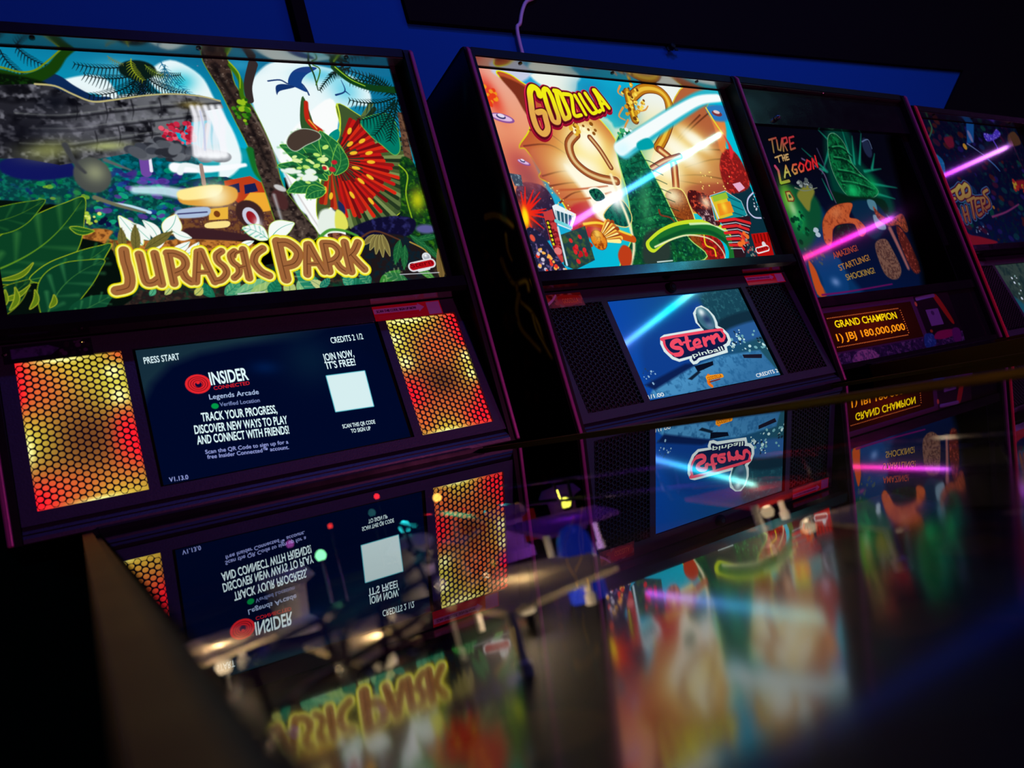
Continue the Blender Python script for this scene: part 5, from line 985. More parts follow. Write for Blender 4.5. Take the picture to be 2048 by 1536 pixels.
('line',((190,50,60),(150,120,70),(-40.0,533.2),(-53.8,498.6)),[(-90.6,525.3),(-62.6,531.8)],4.94,4.44,{'sm': 0}),
('line',((190,50,60),(150,120,70),(-40.0,533.2),(-53.8,498.6)),[(-79.6,527.5),(-89.3,492.9)],4.91,4.42,{'sm': 0}),
('line',((190,50,60),(150,120,70),(-40.0,533.2),(-53.8,498.6)),[(-62.8,526.3),(-69.6,500.7),(-62.4,499.1),(-41.5,530.8)],4.96,4.47,{'sm': 0}),
('line',((190,50,60),(150,120,70),(-40.0,533.2),(-53.8,498.6)),[(-52.1,497.6),(-38.9,530.9),(-23.4,534.4),(-25.5,522.2),(-41.1,515.4),(-37.8,499.8)],5.02,4.51,{'sm': 0}),
('line',((190,50,60),(150,120,70),(-40.0,533.2),(-53.8,498.6)),[(5.3,538.1),(-13.5,533.7),(-23.4,502.1),(-4.4,507.1)],5.08,4.57,{'sm': 0}),
('line',((190,50,60),(150,120,70),(-40.0,533.2),(-53.8,498.6)),[(-18.9,516.9),(-3.4,521.1)],5.07,4.57,{'sm': 0}),
('line',(10,5,10),[(-92.1,479.3),(-66.8,486.3)],7.35,7.35,{'sm': 0}),
('line',(10,5,10),[(-79.7,482.4),(-81.9,468.1)],7.34,7.34,{'sm': 0}),
('line',(10,5,10),[(-63.7,486.4),(-66.0,472.0)],7.39,7.39,{'sm': 0}),
('line',(10,5,10),[(-55.7,487.4),(-58.5,472.8)],7.42,7.42,{'sm': 0}),
('line',(10,5,10),[(-65.7,478.4),(-56.9,480.1)],7.4,7.4,{'sm': 0}),
('line',(10,5,10),[(-39.8,489.9),(-50.1,487.5),(-52.9,474.0),(-42.4,476.8)],7.46,7.46,{'sm': 0}),
('line',(10,5,10),[(-51.2,481.3),(-43.5,482.6)],7.45,7.45,{'sm': 0}),
('line',(210,170,110),[(-92.1,479.3),(-66.8,486.3)],3.67,3.31,{'sm': 0}),
('line',(210,170,110),[(-79.7,482.4),(-81.9,468.1)],3.67,3.3,{'sm': 0}),
('line',(210,170,110),[(-63.7,486.4),(-66.0,472.0)],3.7,3.33,{'sm': 0}),
('line',(210,170,110),[(-55.7,487.4),(-58.5,472.8)],3.71,3.34,{'sm': 0}),
('line',(210,170,110),[(-65.7,478.4),(-56.9,480.1)],3.7,3.33,{'sm': 0}),
('line',(210,170,110),[(-39.8,489.9),(-50.1,487.5),(-52.9,474.0),(-42.4,476.8)],3.73,3.35,{'sm': 0}),
('line',(210,170,110),[(-51.2,481.3),(-43.5,482.6)],3.73,3.35,{'sm': 0}),
('line',(10,5,10),[(-102.2,457.0),(-96.7,446.4),(-103.7,414.6),(-71.3,420.1)],11.93,11.93,{'sm': 0}),
('line',((200,60,110),(150,190,50),(-95.9,457.5),(-100.5,412.8)),[(-102.2,457.0),(-96.7,446.4),(-103.7,414.6),(-71.3,420.1)],8.31,7.48,{'sm': 0}),
('line',(10,5,10),[(-82.8,428.9),(-63.3,459.4),(-60.5,433.3)],8.87,8.87,{'sm': 0}),
('line',(10,5,10),[(-74.4,441.4),(-60.4,443.4)],8.87,8.87,{'sm': 0}),
('line',(10,5,10),[(-22.5,463.8),(-35.9,461.7),(-46.4,447.1),(-41.8,438.2),(-30.7,441.9),(-28.5,450.3),(-36.1,449.4)],9.01,9.01,{'sm': 0}),
('line',(10,5,10),[(-6.1,467.8),(-19.0,454.8),(-16.4,443.9),(-4.0,447.7),(3.7,462.4),(-6.1,467.8)],9.13,9.13,{'sm': 0}),
('line',(10,5,10),[(24.2,475.7),(10.1,460.7),(12.1,448.7),(25.7,452.5),(34.1,470.4),(24.2,475.7)],9.26,9.26,{'sm': 0}),
('line',(10,5,10),[(37.0,453.8),(45.5,479.9),(55.2,457.8),(60.4,487.7)],9.37,9.37,{'sm': 0}),
('line',((230,40,50),(190,190,90),(-28.5,483.5),(-61.8,436.1)),[(-82.8,428.9),(-63.3,459.4),(-60.5,433.3)],5.2,4.68,{'sm': 0}),
('line',((230,40,50),(190,190,90),(-28.5,483.5),(-61.8,436.1)),[(-74.4,441.4),(-60.4,443.4)],5.2,4.68,{'sm': 0}),
('line',((230,40,50),(190,190,90),(-28.5,483.5),(-61.8,436.1)),[(-22.5,463.8),(-35.9,461.7),(-46.4,447.1),(-41.8,438.2),(-30.7,441.9),(-28.5,450.3),(-36.1,449.4)],5.28,4.76,{'sm': 0}),
('line',((230,40,50),(190,190,90),(-28.5,483.5),(-61.8,436.1)),[(-6.1,467.8),(-19.0,454.8),(-16.4,443.9),(-4.0,447.7),(3.7,462.4),(-6.1,467.8)],5.35,4.82,{'sm': 0}),
('line',((230,40,50),(190,190,90),(-28.5,483.5),(-61.8,436.1)),[(24.2,475.7),(10.1,460.7),(12.1,448.7),(25.7,452.5),(34.1,470.4),(24.2,475.7)],5.43,4.88,{'sm': 0}),
('line',((230,40,50),(190,190,90),(-28.5,483.5),(-61.8,436.1)),[(37.0,453.8),(45.5,479.9),(55.2,457.8),(60.4,487.7)],5.5,4.95,{'sm': 0}),
('poly',(120,50,30),[(-100.6,393.5),(-81.4,395.3),(-73.9,375.8),(-80.9,367.1),(-103.0,367.3)],0),
('poly',(190,180,90),[(-97.1,390.7),(-84.5,392.1),(-78.2,375.2),(-82.7,370.3),(-98.5,370.4)],0),
('poly',(30,90,50),[(-93.2,384.7),(-85.7,385.8),(-82.9,377.7),(-93.7,376.0)],0),
('poly',(0,0,0),[(-1577.5,681.1),(-1577.0,681.2),(-1577.6,680.3)],0),
]
LAGOON_ART_TEXT = [
('AMAZING!',-10.9,221.2,104.2,14.7,0.16,(170,70,44),0.6),
('STARTLING!',-5.0,190.8,131.9,14.6,0.157,(175,120,50),0.6),
('SHOCKING!',8.0,166.2,118.4,14.5,0.096,(170,135,55),0.6),
]
BAND_ART = [
('poly',((4,6,30),(6,14,54),(73.1,658.3),(-62.3,271.9)),[(-218.2,703.0),(964.1,733.6),(574.7,216.2),(-234.3,219.1)],0,{'mot': [((20,8,34),1,0.6),((4,24,40),0,0.6)]}),
('spots',[(60,14,40),(14,40,80),(10,50,60),(70,20,20),(30,20,90),(10,60,50)],[(-101.6,649.3),(500.9,686.7),(499.5,460.2),(397.9,233.1),(-112.4,252.1),(-147.5,451.9)],150,2.26,11.28,7,{'asp': 1.6,'soft': 4.51,'op': 0.7}),
('poly',(14,66,130),[(169.0,661.6),(219.0,664.6),(162.5,587.6),(118.8,581.3)],0,{'soft': 4.62}),
('ell',(100,100,150),(155.1,607.3),9.19,20.68,0.05,{'soft': 4.59}),
('poly',(14,80,140),[(-120.9,542.2),(-63.4,523.4),(-82.4,475.3),(-126.5,472.5)],1,{'soft': 4.15,'mot': [((50,110,170),2,0.6)]}),
('poly',(90,16,40),[(-8.2,592.9),(40.6,599.5),(34.1,569.1),(0.6,563.5)],1,{'soft': 6.54}),
('ell',(170,120,40),(97.5,570.6),10.32,10.32,0.04),
('line',(100,110,170),[(118.8,581.3),(145.0,569.2),(194.3,544.5)],4.57,2.28),
('poly',(60,40,170),[(249.1,623.2),(301.5,621.2),(342.7,641.9),(358.9,624.1),(304.4,603.0),(249.2,595.9)],1,{'soft': 4.83,'mot': [((150,140,225),2,0.62)]}),
('line',(80,60,190),[(291.4,602.4),(300.0,575.4),(294.3,556.9)],7.21,4.81),
('line',(40,70,60),[(-105.2,617.6),(-96.6,609.7),(-113.8,604.6)],4.19,4.19),
('line',(40,80,60),[(-51.1,646.0),(-54.2,620.4),(-93.0,589.0)],8.5,4.25,{'soft': 3.19}),
('poly',(70,44,30),[(404.9,621.7),(462.8,638.8),(474.0,596.5),(394.3,586.1)],1,{'soft': 5.05}),
('line',(50,90,150),[(208.9,531.6),(235.0,512.3),(253.0,492.7)],7.0,3.5),
('poly',(110,16,30),[(318.7,457.9),(388.6,463.4),(370.5,435.8),(322.3,435.4)],1,{'soft': 7.24}),
('ell',(150,110,40),(308.9,451.0),7.14,7.14,0.01),
('poly',(110,16,34),[(-102.8,358.5),(-93.8,349.8),(-87.9,294.5),(-21.0,279.9),(60.8,260.0),(-73.0,251.8),(-105.8,290.8)],1,{'soft': 4.1}),
('line',(110,40,90),[(89.7,340.8),(185.7,355.4),(284.9,380.1)],6.78,4.52,{'soft': 4.52}),
('spots',[(70,90,130),(100,110,150)],[(-34.6,314.6),(42.4,321.7),(24.5,287.2),(-42.5,293.3)],8,1.68,3.36,3),
('spots',[(150,110,40),(140,90,30)],[(87.6,414.7),(132.6,419.4),(120.0,369.6),(78.7,369.9)],8,3.31,6.61,3),
('spots',[(150,120,40),(140,30,30)],[(309.6,467.7),(376.2,459.0),(363.5,420.4),(297.4,429.5)],10,4.8,9.61,3),
('line',(50,90,140),[(-98.2,418.4),(-119.9,371.4)],24.46,24.46),
('line',(50,90,140),[(-98.2,416.2),(-52.5,429.4)],22.78,22.78),
('line',(50,90,140),[(-107.2,394.8),(-79.2,400.3)],22.56,22.56),
('line',(50,90,140),[(-25.3,440.6),(-57.1,422.9),(-57.2,401.2),(-29.4,407.7),(-15.1,431.9),(-25.3,440.6)],27.33,27.33),
('line',(50,90,140),[(9.5,445.4),(-21.4,427.5),(-20.0,407.7),(10.8,414.4),(22.9,436.6),(9.5,445.4)],27.72,27.72),
('line',(50,90,140),[(-92.3,362.6),(-116.9,354.4),(-120.6,333.3),(-95.3,337.1),(-93.8,349.8)],22.34,22.34),
('line',(50,90,140),[(-59.7,370.9),(-71.2,328.2)],22.67,22.67),
('line',(50,90,140),[(-35.8,375.1),(-49.1,332.1)],22.87,22.87),
('line',(50,90,140),[(-68.9,347.4),(-41.3,353.5)],20.69,20.69),
('line',(50,90,140),[(-17.0,392.4),(30.6,403.4)],23.41,23.41),
('line',(50,90,140),[(5.8,396.8),(-15.9,340.2)],24.29,24.29),
('line',(50,90,140),[(57.1,401.2),(28.1,394.5),(10.1,348.5),(37.2,352.6)],22.71,22.71),
('line',(50,90,140),[(19.9,372.5),(43.1,376.8)],21.42,21.42),
('line',(50,90,140),[(65.3,401.2),(48.5,356.9)],23.79,23.79),
('line',(50,90,140),[(65.3,401.2),(87.4,401.2),(77.3,385.5),(56.8,378.9),(67.9,361.1)],22.62,22.62),
('line',(50,90,140),[(126.9,428.4),(93.4,416.9),(107.1,396.7),(101.8,378.7),(74.6,369.9)],24.22,24.22),
('line',(60,10,40),[(-98.2,418.4),(-119.9,371.4)],19.57,19.57),
('line',(60,10,40),[(-98.2,416.2),(-52.5,429.4)],17.81,17.81),
('line',(60,10,40),[(-107.2,394.8),(-79.2,400.3)],17.64,17.64),
('line',(60,10,40),[(-25.3,440.6),(-57.1,422.9),(-57.2,401.2),(-29.4,407.7),(-15.1,431.9),(-25.3,440.6)],22.29,22.29),
('line',(60,10,40),[(9.5,445.4),(-21.4,427.5),(-20.0,407.7),(10.8,414.4),(22.9,436.6),(9.5,445.4)],22.6,22.6),
('line',(60,10,40),[(-92.3,362.6),(-116.9,354.4),(-120.6,333.3),(-95.3,337.1),(-93.8,349.8)],17.46,17.46),
('line',(60,10,40),[(-59.7,370.9),(-71.2,328.2)],17.72,17.72),
('line',(60,10,40),[(-35.8,375.1),(-49.1,332.1)],17.88,17.88),
('line',(60,10,40),[(-68.9,347.4),(-41.3,353.5)],15.72,15.72),
('line',(60,10,40),[(-17.0,392.4),(30.6,403.4)],18.3,18.3),
('line',(60,10,40),[(5.8,396.8),(-15.9,340.2)],19.22,19.22),
('line',(60,10,40),[(57.1,401.2),(28.1,394.5),(10.1,348.5),(37.2,352.6)],17.57,17.57),
('line',(60,10,40),[(19.9,372.5),(43.1,376.8)],16.28,16.28),
('line',(60,10,40),[(65.3,401.2),(48.5,356.9)],18.6,18.6),
('line',(60,10,40),[(65.3,401.2),(87.4,401.2),(77.3,385.5),(56.8,378.9),(67.9,361.1)],17.4,17.4),
('line',(60,10,40),[(126.9,428.4),(93.4,416.9),(107.1,396.7),(101.8,378.7),(74.6,369.9)],18.93,18.93),
('line',((160,140,70),(120,70,50),(-78.1,442.2),(-62.0,348.8)),[(-98.2,418.4),(-119.9,371.4)],10.19,10.19),
('line',((160,140,70),(120,70,50),(-78.1,442.2),(-62.0,348.8)),[(-98.2,416.2),(-52.5,429.4)],8.28,8.28),
('line',((160,140,70),(120,70,50),(-78.1,442.2),(-62.0,348.8)),[(-107.2,394.8),(-79.2,400.3)],8.2,8.2),
('line',((160,140,70),(120,70,50),(-78.1,442.2),(-62.0,348.8)),[(-25.3,440.6),(-57.1,422.9),(-57.2,401.2),(-29.4,407.7),(-15.1,431.9),(-25.3,440.6)],12.61,12.61),
('line',((160,140,70),(120,70,50),(-78.1,442.2),(-62.0,348.8)),[(9.5,445.4),(-21.4,427.5),(-20.0,407.7),(10.8,414.4),(22.9,436.6),(9.5,445.4)],12.79,12.79),
('line',((160,140,70),(120,70,50),(-78.1,442.2),(-62.0,348.8)),[(-92.3,362.6),(-116.9,354.4),(-120.6,333.3),(-95.3,337.1),(-93.8,349.8)],8.12,8.12),
('line',((160,140,70),(120,70,50),(-78.1,442.2),(-62.0,348.8)),[(-59.7,370.9),(-71.2,328.2)],8.24,8.24),
('line',((160,140,70),(120,70,50),(-78.1,442.2),(-62.0,348.8)),[(-35.8,375.1),(-49.1,332.1)],8.32,8.32),
('line',((160,140,70),(120,70,50),(-78.1,442.2),(-62.0,348.8)),[(-68.9,347.4),(-41.3,353.5)],6.21,6.21),
('line',((160,140,70),(120,70,50),(-78.1,442.2),(-62.0,348.8)),[(-17.0,392.4),(30.6,403.4)],8.51,8.51),
('line',((160,140,70),(120,70,50),(-78.1,442.2),(-62.0,348.8)),[(5.8,396.8),(-15.9,340.2)],9.5,9.5),
('line',((160,140,70),(120,70,50),(-78.1,442.2),(-62.0,348.8)),[(57.1,401.2),(28.1,394.5),(10.1,348.5),(37.2,352.6)],7.71,7.71),
('line',((160,140,70),(120,70,50),(-78.1,442.2),(-62.0,348.8)),[(19.9,372.5),(43.1,376.8)],6.43,6.43),
('line',((160,140,70),(120,70,50),(-78.1,442.2),(-62.0,348.8)),[(65.3,401.2),(48.5,356.9)],8.65,8.65),
('line',((160,140,70),(120,70,50),(-78.1,442.2),(-62.0,348.8)),[(65.3,401.2),(87.4,401.2),(77.3,385.5),(56.8,378.9),(67.9,361.1)],7.4,7.4),
('line',((160,140,70),(120,70,50),(-78.1,442.2),(-62.0,348.8)),[(126.9,428.4),(93.4,416.9),(107.1,396.7),(101.8,378.7),(74.6,369.9)],8.81,8.81),
]
SIDE_ART = [
('line',(150,100,30),[(69.5,384.1),(41.6,373.7),(14.8,350.7),(0.5,332.5)],16.06,12.62,{'soft': 4.59}),
('line',(235,190,60),[(69.5,384.1),(41.6,373.7),(14.8,350.7),(0.5,332.5)],10.32,5.16,{'soft': 2.29}),
('line',(150,100,30),[(58.6,297.3),(54.5,272.2),(41.2,245.3),(8.5,236.8),(7.5,220.3)],14.64,11.26,{'soft': 4.5}),
('line',(235,190,60),[(58.6,297.3),(54.5,272.2),(41.2,245.3),(8.5,236.8),(7.5,220.3)],9.01,4.5,{'soft': 2.25}),
('line',(150,100,30),[(37.2,240.0),(40.0,215.8),(18.5,187.5),(7.9,158.8),(7.4,123.8),(-1.4,99.2)],12.0,8.73,{'soft': 4.36}),
('line',(235,190,60),[(37.2,240.0),(40.0,215.8),(18.5,187.5),(7.9,158.8),(7.4,123.8),(-1.4,99.2)],6.54,3.27,{'soft': 2.18}),
('line',(150,100,30),[(38.8,224.3),(56.6,204.2),(59.5,173.5),(41.4,144.5),(24.7,121.0)],15.66,12.31,{'soft': 4.48}),
('line',(235,190,60),[(38.8,224.3),(56.6,204.2),(59.5,173.5),(41.4,144.5),(24.7,121.0)],10.07,5.03,{'soft': 2.24}),
('line',(150,100,30),[(16.2,179.5),(17.2,153.4),(7.4,123.8),(0.1,102.3)],10.76,7.53,{'soft': 4.3}),
('line',(235,190,60),[(16.2,179.5),(17.2,153.4),(7.4,123.8),(0.1,102.3)],5.38,2.69,{'soft': 2.15}),
('line',(150,100,30),[(26.8,328.9),(33.3,304.3),(30.2,284.4)],12.47,9.07,{'soft': 4.53}),
('line',(235,190,60),[(26.8,328.9),(33.3,304.3),(30.2,284.4)],6.8,3.4,{'soft': 2.27}),
('line',(150,100,30),[(50.0,261.0),(55.3,277.2),(55.7,296.0)],11.52,8.07,{'soft': 4.61}),
('line',(235,190,60),[(50.0,261.0),(55.3,277.2),(55.7,296.0)],5.76,2.88,{'soft': 2.3}),
('line',(150,100,30),[(-5.5,232.6),(-10.3,217.3),(-22.6,216.5)],9.63,6.42,{'soft': 4.28}),
('line',(235,190,60),[(-5.5,232.6),(-10.3,217.3),(-22.6,216.5)],4.28,2.14,{'soft': 2.14}),
('glow',(20,110,130),(30.6,594.8),9.6,28.79,-2.7,{'op': 0.9}),
('glow',(50,140,150),(8.4,375.2),9.01,24.78,-2.77,{'op': 0.8}),
('glow',(60,40,40),(11.7,509.3),9.28,16.24,-2.59,{'op': 0.8}),
('spots',[(110,46,20),(74,26,14)],[(90.1,388.7),(66.5,263.5),(50.3,41.9),(109.7,22.8),(141.5,161.2)],50,3.51,10.52,4,{'soft': 4.67,'op': 0.7}),
]
# ---------------------------------------------------------------- materials
def mat(name, base=(.5, .5, .5), rough=.5, metal=0, emit=None, es=1, attr=None, attr_base=False, noise=None, coat=0, spec=.5):
    m = bpy.data.materials.new(name); m.use_nodes = True; nt = m.node_tree; b = nt.nodes['Principled BSDF']
    b.inputs['Base Color'].default_value = (*base, 1); b.inputs['Roughness'].default_value = rough; b.inputs['Metallic'].default_value = metal
    b.inputs['Coat Weight'].default_value = coat; b.inputs['Coat Roughness'].default_value = .04; b.inputs['Specular IOR Level'].default_value = spec
    if attr:
        a = nt.nodes.new('ShaderNodeAttribute'); a.attribute_name = attr
        nt.links.new(a.outputs['Color'], b.inputs['Base Color' if attr_base else 'Emission Color'])
        b.inputs['Emission Strength'].default_value = 0 if attr_base else es
    if emit: b.inputs['Emission Color'].default_value = (*emit, 1); b.inputs['Emission Strength'].default_value = es
    if noise:
        sc, amt, bump = noise
        tc = nt.nodes.new('ShaderNodeTexCoord'); n = nt.nodes.new('ShaderNodeTexNoise'); n.inputs['Scale'].default_value = sc; n.inputs['Detail'].default_value = 6
        nt.links.new(tc.outputs['Object'], n.inputs['Vector'])
        mr = nt.nodes.new('ShaderNodeMapRange'); mr.inputs['To Min'].default_value = max(0, rough - amt); mr.inputs['To Max'].default_value = min(1, rough + amt)
        nt.links.new(n.outputs['Fac'], mr.inputs['Value']); nt.links.new(mr.outputs['Result'], b.inputs['Roughness'])
        if bump:
            bp = nt.nodes.new('ShaderNodeBump'); bp.inputs['Strength'].default_value = bump; bp.inputs['Distance'].default_value = .002
            nt.links.new(n.outputs['Fac'], bp.inputs['Height']); nt.links.new(bp.outputs['Normal'], b.inputs['Normal'])
    return m
def glass_mat():
    m = bpy.data.materials.new('tempered_glass'); m.use_nodes = True; nt = m.node_tree; N = nt.nodes; L = nt.links; N.clear()
    out = N.new('ShaderNodeOutputMaterial'); mix = N.new('ShaderNodeMixShader'); tr = N.new('ShaderNodeBsdfTransparent'); gl = N.new('ShaderNodeBsdfGlossy')
    fr = N.new('ShaderNodeFresnel'); fr.inputs['IOR'].default_value = 2.1
    # two faces of the pane reflect: 2R / (1 + R)
    a = N.new('ShaderNodeMath'); a.operation = 'MULTIPLY'; a.inputs[1].default_value = 2; b = N.new('ShaderNodeMath'); b.operation = 'ADD'; b.inputs[1].default_value = 1
    d = N.new('ShaderNodeMath'); d.operation = 'DIVIDE'
    L.new(fr.outputs[0], a.inputs[0]); L.new(fr.outputs[0], b.inputs[0]); L.new(a.outputs[0], d.inputs[0]); L.new(b.outputs[0], d.inputs[1])
    # greasy haze from hands towards the player's end, with smears
    tc = N.new('ShaderNodeTexCoord'); sep = N.new('ShaderNodeSeparateXYZ'); L.new(tc.outputs['Object'], sep.inputs[0])
    mr = N.new('ShaderNodeMapRange'); mr.interpolation_type = 'SMOOTHSTEP'; mr.inputs['From Min'].default_value = -.93; mr.inputs['From Max'].default_value = -1.01
    mr.inputs['To Min'].default_value = .0; mr.inputs['To Max'].default_value = .09
    no = N.new('ShaderNodeTexNoise'); no.inputs['Scale'].default_value = 9; L.new(tc.outputs['Object'], no.inputs['Vector'])
    am = N.new('ShaderNodeMath'); am.operation = 'MULTIPLY_ADD'; am.inputs[1].default_value = .05; L.new(no.outputs['Fac'], am.inputs[0]); L.new(sep.outputs['Y'], am.inputs[2])
    sb = N.new('ShaderNodeMath'); sb.operation = 'SUBTRACT'; sb.inputs[1].default_value = .025; L.new(am.outputs[0], sb.inputs[0])
    L.new(sb.outputs[0], mr.inputs['Value']); L.new(mr.outputs['Result'], gl.inputs['Roughness'])
    tr.inputs[0].default_value = (.93, .96, .95, 1)
    L.new(d.outputs[0], mix.inputs[0]); L.new(tr.outputs[0], mix.inputs[1]); L.new(gl.outputs[0], mix.inputs[2]); L.new(mix.outputs[0], out.inputs[0])
    c = bpy.data.materials.new('glass_edge'); c.use_nodes = True; c.node_tree.nodes.clear(); o2 = c.node_tree.nodes.new('ShaderNodeOutputMaterial'); t2 = c.node_tree.nodes.new('ShaderNodeBsdfTransparent')
    c.node_tree.links.new(t2.outputs[0], o2.inputs[0])
    return m, c
M = {}
M['black'] = mat('black_laminate', (.002, .002, .003), .45, noise=(60, .08, .05), spec=.15)
M['gloss'] = mat('black_gloss_plastic', (.006, .006, .008), .16, noise=(30, .06, 0))
M['panel'] = mat('black_textured_plastic', (.016, .015, .034), .42, noise=(400, .1, .15))
M['mould'] = mat('purple_reflection_edge', (.26, .035, .16), .38, .3, noise=(300, .1, .1))  # neon reflection on the moulding, put into its base colour
M['mouldred'] = mat('red_powder_coated_edge', (.75, .02, .06), .35, .2, noise=(300, .1, .1))
M['rail'] = mat('brushed_brass_toned_rail', (.13, .068, .009), .5, 1, noise=(40, .08, .06))
M['steel'] = mat('chrome_steel', (.6, .6, .62), .12, 1)
M['art'] = mat('backlit_print', (0, 0, 0), .035, attr='Col', es=1.0)
M['artdim'] = mat('backlit_print_dim', (0, 0, 0), .05, attr='Col', es=.8)
M['reveal'] = mat('satin_metal_lip', (.38, .38, .36), .2, .9)
M['screen'] = mat('display_pixels', (0, 0, 0), .05, attr='Col', es=1.0)
M['print'] = mat('printed_vinyl', rough=.3, attr='Col', attr_base=True)
M['board'] = mat('screened_playfield', rough=.75, attr='Col', attr_base=True, spec=.2)
M['led'] = mat('speaker_led_diffuser', (0, 0, 0), .6, attr='Col', es=1.15)
M['grille'] = mat('black_steel_mesh', (.004, .004, .006), .4, .2)
M['grille_back'] = mat('speaker_cone_cloth', (.002, .002, .004), .8)
M['wall'] = mat('painted_wall', (.006, .09, .29), .9, noise=(25, .1, .15), spec=0)
M['dark'] = mat('matte_black_board', (.002, .002, .002), .9, spec=.1)
M['floor'] = mat('dark_carpet', (.01, .01, .014), .95, noise=(200, .03, .6))
M['cable'] = mat('grey_cable_sheath', (.45, .42, .5), .45)
M['cream'] = mat('cream_plastic', (.75, .64, .48), .35, noise=(30, .1, 0))
M['white'] = mat('white_nylon', (.7, .68, .66), .4)
M['bluep'] = mat('blue_translucent_plastic', (.02, .05, .7), .2, emit=(.02, .06, .9), es=.25)
M['violet'] = mat('violet_plastic', (.35, .08, .5), .3)
M['redp'] = mat('red_plastic', (.5, .02, .02), .25)
M['wood'] = mat('dark_plywood', (.05, .03, .015), .5, noise=(30, .1, .1))
def milky(name, c):
    m = bpy.data.materials.new(name); m.use_nodes = True; nt = m.node_tree; N = nt.nodes; N.clear(); o = N.new('ShaderNodeOutputMaterial'); x = N.new('ShaderNodeMixShader'); x.inputs[0].default_value = .6
    d = N.new('ShaderNodeBsdfDiffuse'); t = N.new('ShaderNodeBsdfTranslucent'); d.inputs[0].default_value = (*c, 1); t.inputs[0].default_value = (*c, 1)
    nt.links.new(d.outputs[0], x.inputs[1]); nt.links.new(t.outputs[0], x.inputs[2]); nt.links.new(x.outputs[0], o.inputs[0]); return m
M['cream'] = milky('milky_cream_plastic', (.85, .72, .52)); M['violet'] = milky('milky_violet_plastic', (.55, .2, .8)); M['redp'] = milky('milky_red_plastic', (.8, .05, .04))
GLASS, GEDGE = glass_mat()
def emis(name, c, s): return mat(name, (0, 0, 0), .5, emit=c, es=s)
def strip_mat(name, stops, s):
    m = bpy.data.materials.new(name); m.use_nodes = True; nt = m.node_tree; b = nt.nodes['Principled BSDF']; b.inputs['Base Color'].default_value = (0, 0, 0, 1)
    tc = nt.nodes.new('ShaderNodeTexCoord'); sp = nt.nodes.new('ShaderNodeSeparateXYZ'); r = nt.nodes.new('ShaderNodeValToRGB')
    nt.links.new(tc.outputs['Generated'], sp.inputs[0]); nt.links.new(sp.outputs['X'], r.inputs[0])
    el = r.color_ramp.elements
    for i, (p, c) in enumerate(stops):
        e = el[i] if i < 2 else el.new(p); e.position = p; e.color = (*c, 1)
    nt.links.new(r.outputs[0], b.inputs['Emission Color']); b.inputs['Emission Strength'].default_value = s
    return m

